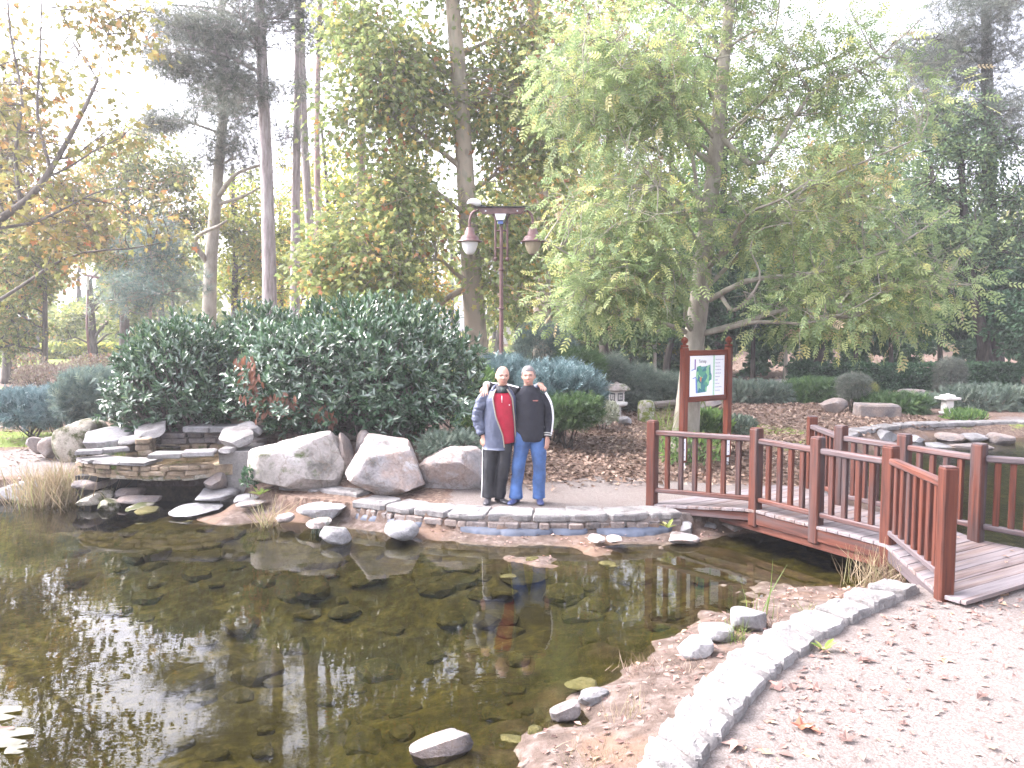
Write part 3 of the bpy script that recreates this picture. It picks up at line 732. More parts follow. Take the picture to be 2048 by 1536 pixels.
# support rocks left under the ledge
def under(x0, y0, x1, y1, Y, dep, seed, mat, label): rock_px('rock', x0, y0, x1, y1, Y, dep, seed, mat, label, 0.05, planes=10, group=None)
under(152, 948, 212, 984, 10.95, 0.9, 31, M['boulder_grey'], 'brown-grey stone that props the left end of the basin ledge')
under(158, 978, 216, 1014, 10.75, 0.8, 32, M['stone_moss'], 'greenish mossy block at the waterline under the left of the ledge')
under(232, 972, 280, 1004, 11.1, 0.5, 33, M['boulder_grey'], 'dark rounded stone standing inside the hollow under the ledge')
under(236, 988, 316, 1012, 10.8, 0.5, 34, M['boulder_grey'], 'flat grey stone lying before the dark hollow')
under(405, 944, 448, 986, 10.8, 0.45, 35, M['boulder_grey'], 'pointed triangular grey stone at the right side of the hollow')
under(386, 976, 468, 1004, 10.6, 0.7, 36, M['stone_white'], 'pale flat slab lying on the bank right of the hollow')
under(464, 990, 512, 1006, 10.5, 0.5, 37, M['stone_white'], 'small pale slab by the weeds right of the hollow')
under(196, 996, 234, 1026, 10.6, 0.4, 38, M['stone_moss'], 'small mossy stone at the waterline below the ledge')
under(250, 1006, 296, 1026, 10.4, 0.5, 39, M['stone_moss'], 'olive stone half under water before the hollow')
under(272, 1014, 312, 1036, 10.2, 0.4, 40, M['stone_sub'], 'low algae-covered stone in the shallows before the hollow')
under(338, 1010, 434, 1036, 10.15, 0.6, 41, M['stone_white'], 'long whitish flat stone at the water edge right of the hollow')
under(470, 1000, 526, 1016, 10.2, 0.4, 42, M['boulder_grey'], 'flat brown stone on the bank beside the dry reed tuft')

# ------------------------------------------------------------------ boulders and rocks round the pond
rock_px('boulder', 494, 852, 694, 988, 10.6, 1.1, 103, M['boulder_moss'], 'biggest pale boulder with a green moss patch, right of the waterfall basin', cat='boulder', subdiv=5, planes=24, rough=0.085)
rock_px('boulder', 682, 862, 850, 1002, 10.25, 1.0, 109, M['boulder'], 'reddish white angular boulder between two other boulders by the pond', cat='boulder', subdiv=5, planes=22, rough=0.085)
rock_px('boulder', 834, 882, 984, 996, 10.6, 0.9, 118, M['boulder'], 'low boulder just behind the bald man, the smallest of the three big ones', cat='boulder', subdiv=5, planes=18, rough=0.085)
rock_px('boulder', 668, 862, 704, 972, 10.95, 0.5, 121, M['boulder_grey'], 'narrow upright stone wedged between the two biggest boulders', cat='boulder', planes=9)
rock_px('boulder', 706, 858, 745, 930, 11.25, 0.5, 122, M['boulder_grey'], 'dark stone leaning behind the reddish boulder under the laurel', cat='boulder', planes=9)
rock_px('boulder', 104, 834, 205, 920, 12.6, 0.7, 131, M['stone_moss'], 'mossy square boulder standing left of the waterfall basin', cat='boulder', planes=9)
rock_px('boulder', 158, 852, 262, 915, 12.0, 0.8, 137, M['stone_white'], 'smooth whitish boulder tucked behind the left end of the ledge', cat='boulder', planes=10)
rock_px('rock', 54, 872, 86, 908, 12.9, 0.4, 141, M['boulder_grey'], 'small grey block at the edge of the pale path, the left one of two', planes=7)
rock_px('rock', 78, 872, 112, 915, 12.8, 0.4, 142, M['boulder_grey'], 'small pinkish block touching the mossy boulder by the path', planes=7)
rock_px('rock', -20, 958, 86, 1004, 11.2, 0.8, 151, M['stone_white'], 'white-topped rock in the water beside the dry grass clump', planes=9)
rock_px('rock', 638, 1048, 702, 1094, 8.95, 0.42, 161, M['stone_white'], 'angular white rock standing in the shallow water before the reddish boulder', planes=8, cat='rock')
rock_px('rock', 766, 1038, 838, 1082, 9.0, 0.5, 164, M['stone_white'], 'pale triangular rock on the mud bank below the coping', planes=8)
rock_px('rock', 592, 1008, 690, 1040, 9.75, 0.55, 165, M['stone_white'], 'broad white slab under the short wall with a reed tuft before it', planes=9, flat=True)
rock_px('rock', 552, 1026, 586, 1046, 9.6, 0.35, 166, M['boulder'], 'small pink-white rock at the waterline left of the reed tuft', planes=8)
rock_px('rock', 612, 1036, 660, 1056, 9.35, 0.4, 167, M['boulder'], 'low pinkish rock half sunk at the waterline', planes=8)
rock_px('rock', 1355, 1040, 1390, 1072, 9.25, 0.35, 171, M['stone_white'], 'pale rounded rock leaning on the wall end beside the bridge', planes=8)
rock_px('rock', 1372, 1034, 1432, 1066, 9.5, 0.45, 172, M['stone_white'], 'large pale oval rock under the start of the bridge', planes=8)
rock_px('rock', 1432, 1040, 1492, 1072, 9.5, 0.5, 173, M['boulder_grey'], 'dark wet rock in the shade below the bridge', planes=8)
rock_px('rock', 1335, 1066, 1400, 1088, 8.9, 0.4, 174, M['boulder'], 'low pinkish stone on the mud at the wall end', planes=8)
rock_px('rock', 1176, 1070, 1212, 1086, 8.75, 0.3, 175, M['boulder'], 'small flat stone on the mud bank below the liner', planes=8)
rock_px('rock', 1214, 1072, 1246, 1088, 8.7, 0.3, 176, M['boulder'], 'small brownish stone beside a thin branch on the bank', planes=8)
rock_px('rock', 1356, 1276, 1428, 1322, 5.55, 0.22, 181, M['stone_white'], 'rough white stone nearest the end of the slab edging row', planes=9, flat=True)
rock_px('rock', 1398, 1250, 1470, 1292, 5.85, 0.22, 182, M['stone_white'], 'grey-white stone in the middle of the three by the slab edging', planes=9, flat=True)
rock_px('rock', 1462, 1218, 1534, 1272, 6.05, 0.24, 183, M['stone_white'], 'biggest white stone with dry weeds round it by the slab edging', planes=9, flat=True)
p = on(884, 1486, -0.2); rock('rock', (p[0], p[1], -0.235), (0.37, 0.17, 0.14), 191, M['boulder_grey'], 'bluish grey slab rising from the water nearest the camera', rz=radians(12), planes=7, flat=True, tilt=radians(-13))
p = on(1132, 1422, -0.2); rock('rock', (p[0], p[1], -0.215), (0.2, 0.12, 0.1), 192, M['boulder_grey'], 'dark tilted stone at the muddy shore', rz=0.3, planes=7, flat=True, tilt=radians(-14))
p = on(1186, 1392, -0.18); rock('rock', (p[0], p[1], -0.19), (0.22, 0.13, 0.10), 193, M['stone_white'], 'jagged pale grey stone at the muddy shore', rz=0.5, planes=9, rough=0.14)
rock_px('rock', 1128, 1358, 1196, 1384, 5.2, 0.2, 194, M['stone_sub'], 'orange-brown stone under the water surface by the mud', planes=8)
p = on(1102, 1482, -0.23); rock('rock', (p[0], p[1], -0.25), (0.21, 0.14, 0.09), 195, M['boulder'], 'orange and white flat stone in the shallows by the mud', planes=7, flat=True)
# rocks under the rim of the further pond
for i, (x0, y0, x1, y1, Y, lb) in enumerate([(1745, 858, 1795, 890, 16.6, 'pale flat rock lowest under the far pond rim'), (1876, 864, 1936, 884, 17.0, 'grey flat rock below the far coping, left of a pair'), (1930, 866, 1982, 886, 16.9, 'grey tilted rock below the far coping, middle of three'),
        (1980, 864, 2030, 892, 16.7, 'pale long rock below the far coping near the right edge'), (1856, 884, 1900, 900, 16.2, 'small dark rock at the far pond waterline'), (1906, 886, 1990, 902, 16.0, 'long low rock lying in the far pond shallows'), (1808, 868, 1850, 886, 16.9, 'grassy brown rock under the bend of the far coping')]):
    rock_px('rock', x0, y0, x1, y1, Y, 0.6, 201 + i, M['stone_white'] if i % 2 == 0 else M['boulder_grey'], lb, planes=8, subdiv=3)
# garden rocks beyond the bridge
rock_px('rock', 1544, 757, 1586, 792, 25.5, 0.7, 221, M['boulder_grey'], 'upright grey rock before the trunk left of the clipped hedge', planes=8)
rock_px('rock', 1644, 794, 1696, 828, 20.4, 0.6, 222, M['boulder_grey'], 'grey boulder left of the small dark bush on the leaf litter', planes=8)
rock_px('rock', 1796, 776, 1858, 802, 24.3, 0.8, 223, M['boulder_grey'], 'wide grey rock lying against the clipped hedge', planes=8)
rock_px('rock', 1404, 798, 1444, 818, 20.5, 0.5, 225, M['boulder_grey'], 'pale rock seen below the map board', planes=8)
rock_px('rock', 1236, 832, 1264, 850, 17.8, 0.35, 226, M['stone_white'], 'small pale rock at the foot of the stone lantern', planes=8)
V, P = chbox((0.48, 0.33, 0.17), 0.04); V = V + rng.normal(0, 0.012, V.shape); c = at(1763, 830, 19.4)
add('stone_block', np_mesh('stone_block', V, P, smooth=False), M['boulder_grey'], None, 'flat rectangular stone block lying on the leaf litter beside green juniper', 'stone', M=Matrix.Translation((c[0], c[1] + 0.3, 0.13)) @ Matrix.Rotation(-0.15, 4, 'Z'))
# submerged stones
subs = [rock_shape(300 + i, (1, 1, 1), 2, 8, 0.06) for i in range(6)]
smes = [np_mesh('submerged_stone', V, [Fc], smooth=False) for V, Fc in subs]
for m_ in smes: m_.materials.append(M['stone_sub'])
cnt = 0
while cnt < 130:
    if cnt < 55: px, py = random.uniform(150, 1250), random.uniform(1040, 1200)
    else: px, py = random.uniform(300, 1500), random.uniform(1100, 1530)
    x, y = on(px, py, -0.35)[:2]
    d = float(sdist(np.array([x]), np.array([y]))[0])
    if d < 0.75: continue
    s = random.uniform(0.14, 0.42) * (0.6 if y < 6 else 1)
    z = H(x, y); hh = min(s * random.uniform(0.3, 0.5), (WATER - 0.03 - z) * 1.4 + 0.05)
    o = bpy.data.objects.new('submerged_stone', random.choice(smes)); COL.objects.link(o)
    o.location = (x, y, z + hh * 0.1); o.scale = (s * random.uniform(.8, 1.3), s, max(hh, 0.05)); o.rotation_euler = (0, 0, random.uniform(0, 6))
    tag(o, 'algae-coated stone lying under the water on the pond bed', 'stone', 'stones on the pond bed'); cnt += 1
# ------------------------------------------------------------------ footbridge
def X2(px, Y): return at(px, 760, Y)[:2]
bA, bB, bD, bE = X2(1307, 9.8), X2(1516, 8.96), X2(1787, 7.53), X2(1905, 6.42)
bC = (bB + bD) / 2
bF, bG, bI = X2(1627, 10.45), X2(1686, 9.18), X2(1965, 7.75)
bH = (bG + bI) / 2
bJ = np.array((5.42, 7.3))
u_ = nrm(bD - bB); n_ = np.array((-u_[1], u_[0]))
if n_[0] < 0: n_ = -n_
br = root('footbridge', ((bB[0] + bI[0]) / 2, (bB[1] + bI[1]) / 2, 0), 'red brown wooden footbridge with post and baluster railings and weathered grey planks', 'footbridge')
zd = {'A': 0.035, 'B': 0.17, 'C': 0.17, 'D': 0.17, 'E': 0.06}
Ls = np.array([[p @ u_, p @ n_] for p in (bA, bB, bD, bE)]); Rs = np.array([[p @ u_, p @ n_] for p in (bF, bG, bI, bJ)])
zs_s = [Ls[0, 0], Ls[1, 0], Ls[2, 0], Ls[3, 0]]; zs_z = [0.035, 0.17, 0.17, 0.06]
s = Ls[0, 0] - 0.05; s_end = max(Ls[3, 0], Rs[3, 0]) + 0.03
pw = 0.135
while s < s_end:
    e = min(s + pw, s_end)
    def cor(q):
        tl = np.interp(q, Ls[:, 0], Ls[:, 1]) - 0.055; tr = np.interp(q, Rs[:, 0], Rs[:, 1]) + 0.055
        z = np.interp(q, zs_s, zs_z)
        return np.append(u_ * q + n_ * tl, z), np.append(u_ * q + n_ * tr, z)
    l0, r0 = cor(s + 0.004); l1, r1 = cor(e - 0.004)
    dz = np.array((0, 0, 0.032)); up = np.array((0, 0, random.uniform(-0.003, 0.003)))
    top = np.array([l0, r0, r1, l1]) + up; c = top.mean(0)
    ch = 0.005
    ins = top + nrm(c - top) * ch
    ring = [top - dz, top - np.array((0, 0, ch)), ins]
    V, P = loft(ring)
    x = Vector((*n_, 0)); y = Vector((*u_, 0)); z = Vector((0, 0, 1))
    # local Z along the plank so the grain follows it
    Mx = Matrix(((-z.x, y.x, x.x, c[0]), (-z.y, y.y, x.y, c[1]), (-z.z, y.z, x.z, c[2]), (0, 0, 0, 1)))
    Vl = (np.c_[V, np.ones(len(V))] @ np.array(Mx.inverted()).T)[:, :3]
    add('plank', np_mesh('plank', Vl, P, smooth=False), M['plank'], br, M=Mx)
    s = e
def v3(p, z): return (p[0], p[1], z)
PW = 0.118
def post(p, z0, z1, d):
    o = beam_obj('post', v3(p, z0), v3(p, z1), PW, PW, M['wood'], br, ch=0.012, face=(d[0], d[1], 0))
    beam_obj('post_cap', v3(p, z1), v3(p, z1 + 0.008), PW - 0.012, PW - 0.012, M['wood_rail'], br, ch=0.003, face=(d[0], d[1], 0))
posts = dict(A=(bA, 0.0, 1.07), B=(bB, -0.03, 1.085), C=(bC, -0.03, 1.085), D=(bD, -0.06, 1.10), E=(bE, -0.03, 1.10),
             F=(bF, 0.0, 1.05), G=(bG, -0.03, 1.085), H=(bH, -0.03, 1.085), I=(bI, -0.03, 1.09), J=(bJ, -0.03, 1.09))
dirs = dict(A=bB - bA, B=u_, C=u_, D=u_, E=bE - bD, F=bG - bF, G=u_, H=u_, I=u_, J=bJ - bI)
for k, (p, z0, z1) in posts.items(): post(p, z0, z1, nrm(np.asarray(dirs[k])))
def panel(a, b, n, zt0, zt1, zb0, zb1):
    p, q = posts[a][0], posts[b][0]
    d = nrm(q - p); p_, q_ = p + d * PW * 0.45, q - d * PW * 0.45
    beam_obj('top_rail', v3(p_, zt0), v3(q_, zt1), 0.085, 0.062, M['wood_rail'], br, ch=0.012)
    beam_obj('bottom_rail', v3(p_, zb0), v3(q_, zb1), 0.065, 0.055, M['wood_rail'], br, ch=0.01)
    for i in range(n):
        t = (i + 0.85) / (n + 0.7)
        x = p_ * (1 - t) + q_ * t
        zt, zb = zt0 + (zt1 - zt0) * t, zb0 + (zb1 - zb0) * t
        beam_obj('baluster', v3(x, zb + 0.02), v3(x, zt - 0.02), 0.058, 0.046, M['wood'], br, ch=0.007, face=(d[0], d[1], 0))
panel('A', 'B', 6, 0.93, 0.965, 0.215, 0.28)
panel('B', 'C', 4, 0.95, 0.95, 0.28, 0.28)
panel('C', 'D', 4, 0.95, 0.95, 0.28, 0.28)
panel('D', 'E', 7, 0.965, 0.95, 0.28, 0.2)
panel('F', 'G', 6, 0.92, 0.95, 0.2, 0.28)
panel('G', 'H', 4, 0.95, 0.95, 0.28, 0.28)
panel('H', 'I', 4, 0.95, 0.95, 0.28, 0.28)
panel('I', 'J', 6, 0.95, 0.95, 0.28, 0.2)
def side(p, q, o, z0, z1, h, mat, wd=0.05):
    off = np.append(n_ * o, 0)
    beam_obj('side_board' if mat is M['wood'] else 'beam', np.array(v3(p, z0)) + off, np.array(v3(q, z1)) + off, wd, h, mat, br, ch=0.006)
d1 = nrm(bB - bA)
side(bB, bD, -0.02, 0.065, 0.065, 0.13, M['wood'])
side(bB - u_ * 0.55, bD + u_ * 0.12, 0.02, -0.045, -0.045, 0.085, M['wood_rail'], 0.07)
side(bA + d1 * 0.3, bB - d1 * 0.06, 0.0, 0.0, 0.07, 0.09, M['wood_rail'])
d2 = nrm(bE - bD)
side(bD + d2 * 0.06, bE - d2 * 0.02, 0.0, 0.07, -0.03, 0.13, M['wood_rail'])
side(bG, bI, 0.02, 0.065, 0.065, 0.13, M['wood'])
side(bG - u_ * 0.4, bI, -0.02, -0.045, -0.045, 0.085, M['wood_rail'], 0.07)
side(bF, bG, 0.0, -0.02, 0.06, 0.09, M['wood_rail'])
side(bI, bJ, 0.0, 0.07, -0.03, 0.1, M['wood_rail'])
m0 = (bB + bG) / 2; m1 = (bD + bI) / 2
side(m0, m1, 0, 0.03, 0.03, 0.14, M['wood_rail'], 0.09)

# ------------------------------------------------------------------ map sign
sL, sR = X2(1368, 12.3), X2(1456, 12.85)
e_ = nrm(sR - sL); W_ = np.linalg.norm(sR - sL); m_ = np.array((e_[1], -e_[0]))
if m_[1] > 0: m_ = -m_
sg = root('map_sign', (*((sL + sR) / 2), 0), 'reddish wooden two-post sign with a white park map headed Térkép', 'sign')
def sp(a, z, out=0.0): return np.array((*(sL + e_ * a + m_ * out), z))
for a in (0.0, W_):
    beam_obj('post', sp(a, 0.12), sp(a, 1.90), 0.105, 0.105, M['wood_sign'], sg, ch=0.012, face=(*e_, 0))
    beam_obj('post', sp(a, 1.905), sp(a, 1.945), 0.098, 0.098, M['wood_sign'], sg, ch=0.014, face=(*e_, 0))
    V, P = lathe([(0.03, 0), (0.024, 0.02), (0.05, 0.04), (0.056, 0.065), (0.05, 0.09), (0.028, 0.112), (0.008, 0.125)], sp(a, 1.945), 14)
    add('finial', np_mesh('finial', V, P), M['wood_sign'], sg)
fr0, fr1 = 0.055, W_ - 0.055
beam_obj('frame', sp(fr0, 1.815), sp(fr1, 1.815), 0.05, 0.085, M['wood_sign'], sg, ch=0.008)
beam_obj('frame', sp(fr0, 1.095), sp(fr1, 1.095), 0.05, 0.085, M['wood_sign'], sg, ch=0.008)
beam_obj('frame', sp(fr0 + 0.025, 1.139), sp(fr0 + 0.025, 1.771), 0.05, 0.048, M['wood_sign'], sg, ch=0.006, face=(*e_, 0))
beam_obj('frame', sp(fr1 - 0.025, 1.139), sp(fr1 - 0.025, 1.771), 0.05, 0.048, M['wood_sign'], sg, ch=0.006, face=(*e_, 0))
b0, b1, z0, z1 = fr0 + 0.05, fr1 - 0.05, 1.139, 1.771
def sheet(poly, out): return np.array([sp(a, z, out) for a, z in poly])
def flat(name, polys, out, mat, parent):
    Vs, Ps, n = [], {}, 0
    for p in polys:
        Vs.append(sheet(p, out)); Ps.setdefault(len(p), []).append(np.arange(len(p)) + n); n += len(p)
    return add(name, np_mesh(name, np.concatenate(Vs), [np.array(v) for v in Ps.values()], smooth=False), mat, parent)
V, P = loft([sheet([(b0, z0), (b1, z0), (b1, z1), (b0, z1)], o) for o in (-0.005, 0.012)])
M['board'] = plain('white_sign_print', (0.80, 0.82, 0.86), 0.35, var=0.02)
board = add('board', np_mesh('board', V, P, smooth=False), M['board'], sg)
bw_, bh_ = b1 - b0, z1 - z0
def bp(x, y): return (b0 + bw_ * x, z1 - bh_ * y)      # board fractions, y down
def R4(x0, y0, x1, y1): return [bp(x0, y1), bp(x1, y1), bp(x1, y0), bp(x0, y0)]
mm, n, b = newmat('map_print')
vo = nd(n, 'ShaderNodeTexVoronoi', Scale=20.0); n.links.new(coords(n, (1, 1, 0.75)), vo.inputs['Vector'])
n.links.new(ramp(n, vo.outputs['Color'], [(0.1, (0.03, 0.16, 0.2)), (0.3, (0.08, 0.3, 0.2)), (0.45, (0.22, 0.5, 0.25)), (0.58, (0.05, 0.2, 0.22)), (0.72, (0.25, 0.48, 0.3)), (0.84, (0.55, 0.2, 0.08)), (0.95, (0.1, 0.3, 0.3))], 'CONSTANT').outputs[0], b.inputs['Base Color'])
bpts = [(0.20, 0.275), (0.24, 0.255), (0.31, 0.245), (0.33, 0.27), (0.45, 0.265), (0.585, 0.225), (0.60, 0.42), (0.63, 0.50), (0.625, 0.60), (0.565, 0.635), (0.55, 0.73), (0.50, 0.77), (0.485, 0.90), (0.21, 0.925), (0.195, 0.6), (0.17, 0.58)]
flat('park_map', [[bp(*p) for p in bpts][::-1]], 0.0145, mm, board)
M['print_blue'] = plain('blue_print', (0.12, 0.2, 0.5), 0.5)
M['print_purple'] = plain('purple_print', (0.22, 0.12, 0.32), 0.5)
M['print_green'] = plain('green_print', (0.42, 0.66, 0.48), 0.5)
M['print_dark'] = plain('dark_print', (0.05, 0.045, 0.06), 0.5)
M['print_grey'] = plain('grey_print', (0.34, 0.36, 0.46), 0.5)
flat('road_print', [R4(0.135, 0.085, 0.17, 0.34)], 0.0145, M['print_purple'], board)
flat('stream_print', [[bp(0.18, 0.92), bp(0.235, 0.92), bp(0.20, 0.56), bp(0.165, 0.52)], [bp(0.05, 0.37), bp(0.14, 0.33), bp(0.14, 0.31), bp(0.05, 0.35)], [bp(0.085, 0.57), bp(0.165, 0.54), bp(0.165, 0.52), bp(0.085, 0.55)]], 0.0160, M['print_blue'], board)
flat('legend_stripe', [R4(0.665, 0.0, 0.715, 1.0)], 0.0145, M['print_green'], board)
tl = []
for i, wl in enumerate((0.22, 0.12, 0.13, 0.15, 0.16, 0.13, 0.065, 0.115, 0.18, 0.13)):
    y = 0.105 + i * 0.0865; x = 0.735
    while x < 0.735 + wl:
        cw = random.uniform(0.008, 0.015); up = random.choice((0.0, 0.0, 0.008))
        tl.append(R4(x, y - 0.009 - up, x + cw, y + 0.009)); x += cw + 0.005
    tl.append(R4(0.683, y - 0.01, 0.697, y + 0.01))
flat('legend_lines', tl, 0.0165, M['print_grey'], board)
cu = bpy.data.curves.new('lettering', 'FONT'); cu.body = 'Térkép'; cu.size = bh_ * 0.115; cu.extrude = 0.0006
cu.space_character = 1.05
fo = bpy.data.objects.new('lettering', cu); COL.objects.link(fo)
bpy.context.view_layer.update()
tme = bpy.data.meshes.new_from_object(fo.evaluated_get(bpy.context.evaluated_depsgraph_get()))
bpy.data.objects.remove(fo)
ex, ez, ey = Vector((*e_, 0)), Vector((0, 0, 1)), Vector((*m_, 0))
o = sp(0, 0, 0.0155); p0 = bp(0.25, 0.175)
Mx = Matrix(((ex.x, 0, ey.x, 0), (ex.y, 0, ey.y, 0), (0, 1, 0, 0), (0, 0, 0, 1))); Mx.translation = Vector(sp(p0[0], p0[1], 0.0155))
wtx = max(v.co.x for v in tme.vertices); sc = bw_ * 0.215 / wtx
tme.transform(Matrix.Diagonal((sc, 1.0, 1, 1)))
add('lettering', tme, M['print_dark'], board, M=Mx)
M['white_metal'] = plain('white_painted_plate', (0.78, 0.78, 0.8), 0.4)
for a in (0.0, W_):
    V, P = chbox((0.036, 0.004, 0.17), 0.003)
    Mx = Matrix(((e_[0], m_[0], 0, 0), (e_[1], m_[1], 0, 0), (0, 0, 1, 0), (0, 0, 0, 1))); Mx.translation = Vector(sp(a - 0.035, 0.33, 0.058))
    pl_ = add('post_anchor', np_mesh('post_anchor', V, P, smooth=False), M['white_metal'], sg, M=Mx)
    for zz in (0.44, 0.33, 0.22):
        V, P = lathe([(0.0095, 0), (0.0095, 0.006), (0.005, 0.008)], (0, 0, 0), 8)
        Mb = Matrix.Translation(Vector(sp(a - 0.035, zz, 0.062))) @ Matrix(((e_[0], 0, m_[0], 0), (e_[1], 0, m_[1], 0), (0, 1, 0, 0), (0, 0, 0, 1)))
        add('bolt', np_mesh('bolt', V, P), M['print_grey'], pl_, M=Mb)
    V, P = box(sp(a, 0.06), (0.06, 0.06, 0.14)); add('post_anchor', np_mesh('post_anchor', V, P, smooth=False), M['white_metal'], sg)

# ------------------------------------------------------------------ street lamp
LY = 16.0
M['lamp_metal'] = plain('brown_lamp_paint', (0.125, 0.062, 0.058), 0.45, var=0.25, sc=14, bmp=0.1)
M['lamp_dark'] = plain('dark_cable', (0.02, 0.02, 0.025), 0.5)
M['frost'] = plain('frosted_lamp_glass', (0.74, 0.74, 0.74), 0.3, var=0.03)
M['frost_old'] = plain('yellowed_lamp_glass', (0.36, 0.30, 0.21), 0.35, var=0.15, sc=8)
M['lamp_white'] = plain('white_floodlight_casing', (0.82, 0.83, 0.86), 0.35)
lp = root('street_lamp', (*X2(1004, LY), 0), 'brown double-armed park lamp standing behind the two men', 'street lamp')
def L(cx, cy, dy=0.0): return at(880 + cx / 4.267, 380 + cy / 4.267, LY) + np.array((0, dy, 0))
x0 = L(523, 150)[0]; gz = H(x0, LY)
V, P = lathe([(0.07, 0), (0.07, 0.25), (0.05, 0.3), (0.045, 1.2), (0.040, 2.4), (0.034, 3.9), (0.034, L(0, 205)[2] - gz)], (x0, LY, gz), 14)
add('pole', np_mesh('pole', V, P), M['lamp_metal'], lp)
for cy, r in ((680, 0.056), (1010, 0.058), (1400, 0.06)):
    V, P = lathe([(r, -0.02), (r + 0.004, 0), (r, 0.02)], (x0, LY, L(0, cy)[2]), 14); add('collar', np_mesh('collar', V, P), M['lamp_metal'], lp)
ring = []
za, zb = L(0, 153)[2], L(0, 206)[2]
xa, xb, xc, xd = L(318, 0)[0], L(738, 0)[0], L(360, 0)[0], L(695, 0)[0]
V, P = loft([np.array([(xa, LY + o, za), (xb, LY + o, za), (xd, LY + o, zb), (xc, LY + o, zb)]) for o in (-0.05, 0.05)])
add('crossbar', np_mesh('crossbar', V, P, smooth=False), M['lamp_metal'], lp)
V, P = box(((xa + xb) / 2, LY, za + 0.012), (xb - xa + 0.14, 0.2, 0.016)); add('top_plate', np_mesh('top_plate', V, P, smooth=False), M['lamp_dark'], lp)
for cx in (390, 660):
    c = L(cx, 182, -0.052); V, P = lathe([(0.016, 0), (0.016, 0.006)], (0, 0, 0), 8)
    add('bolt', np_mesh('bolt', V, P), M['lamp_white'], lp, M=Matrix.Translation(Vector(c)) @ Matrix.Rotation(pi / 2, 4, 'X'))
for sx in (-1, 1):
    arm = [L(523 + sx * 195, 178), L(523 + sx * 222, 178), L(523 + sx * 252, 205), L(523 + sx * 268, 255), L(523 + sx * 269, 322)]
    if sx < 0: cxl = 252
    else: cxl = 793
    arm = [a + np.array((0, 0, 0)) for a in arm]; dx = L(cxl, 0)[0] - arm[-1][0]
    arm = smoothline([a + np.array((dx * (i / 4) ** 2, 0, 0)) for i, a in enumerate(arm)], 18)
    V, P = tubes(arm, np.full(18, 0.026), 10, True); add('arm', np_mesh('arm', V, P), M['lamp_metal'], lp)
    hx = L(cxl, 0)[0]
    zz = lambda cy: L(0, cy)[2]
    pr = [(0.03, zz(318)), (0.075, zz(322)), (0.082, zz(348)), (0.10, zz(352)), (0.108, zz(384)), (0.15, zz(390)), (0.185, zz(412)), (0.19, zz(425)), (0.245, zz(438)), (0.245, zz(444)), (0.17, zz(446))]
    V, P = lathe(pr, (hx, LY, 0), 22); sh = add('lamp_head', np_mesh('lamp_head', V, P), M['lamp_metal'], lp)
    gp = [(0.165, zz(446)), (0.155, zz(470)), (0.125, zz(510)), (0.085, zz(540)), (0.06, zz(549)), (0.0, zz(551))]
    V, P = lathe(gp, (hx, LY, 0), 22, False); add('lamp_glass', np_mesh('lamp_glass', V, P), M['frost'] if sx < 0 else M['frost_old'], sh)
    if sx > 0:
        V, P = lathe([(0.072, zz(535)), (0.07, zz(548)), (0.03, zz(556))], (hx, LY, 0), 16); add('bottom_cap', np_mesh('bottom_cap', V, P), M['lamp_metal'], sh)
    bx_ = 473 if sx < 0 else 575
    top = L(bx_ + (-22 if sx < 0 else 22), 208); p = smoothline([top, L(bx_ - (0 if sx < 0 else 2), 245), L(bx_, 330), L(bx_, 580)], 14)
    V, P = tubes(p, np.full(14, 0.022), 8, True); br_ = add('bracket', np_mesh('bracket', V, P), M['lamp_metal'], lp)
    V, P = lathe([(0.015, 0.05), (0.036, 0.03), (0.04, 0.0), (0.03, -0.03), (0.008, -0.045)], L(bx_, 592), 12); add('knob', np_mesh('knob', V, P), M['lamp_metal'], br_)
for cy in (347, 495):
    V, P = tubes(np.array([L(473, cy), L(523, cy), L(575, cy)]), np.full(3, 0.018), 8, True); add('cross_link', np_mesh('cross_link', V, P), M['lamp_metal'], lp)
fl = root('floodlight', L(290, 125), 'white floodlight fixed on top of the left end of the lamp crossbar', 'floodlight')
V, P = tubes(smoothline([L(232, 120, -.05), L(262, 104, -.06), L(300, 104, -.06), L(330, 118, -.05), L(343, 128)], 10), np.array([.012, .03, .046, .055, .062, .066, .066, .062, .045, .02]), 12, True)
add('casing', np_mesh('casing', V, P), M['lamp_white'], fl)
V, P = tubes(smoothline([L(335, 125), L(365, 135), L(400, 148)], 6), np.full(6, 0.016), 6, True); add('bracket', np_mesh('bracket', V, P), M['lamp_dark'], fl)
cb = root('camera_box', L(517, 238), 'small pale box with a black cable hanging under the lamp crossbar', 'junction box')
V, P = loft([np.array([L(470, 211, o), L(563, 211, o), L(548, 262, o), L(482, 262, o)]) for o in (-0.14, 0.0)]); add('casing', np_mesh('casing', V, P, smooth=False), M['lamp_white'], cb)
V, P = tubes(smoothline([L(572, 208, -.06), L(568, 250, -.08), L(548, 285, -.08), L(505, 312, -.06)], 10), np.full(10, 0.017), 6, True); add('cable', np_mesh('cable', V, P), M['lamp_dark'], cb)
V, P = box(L(517, 280, -0.05), (0.1, 0.08, 0.06)); add('lens', np_mesh('lens', V, P, smooth=False), M['print_blue'], cb)

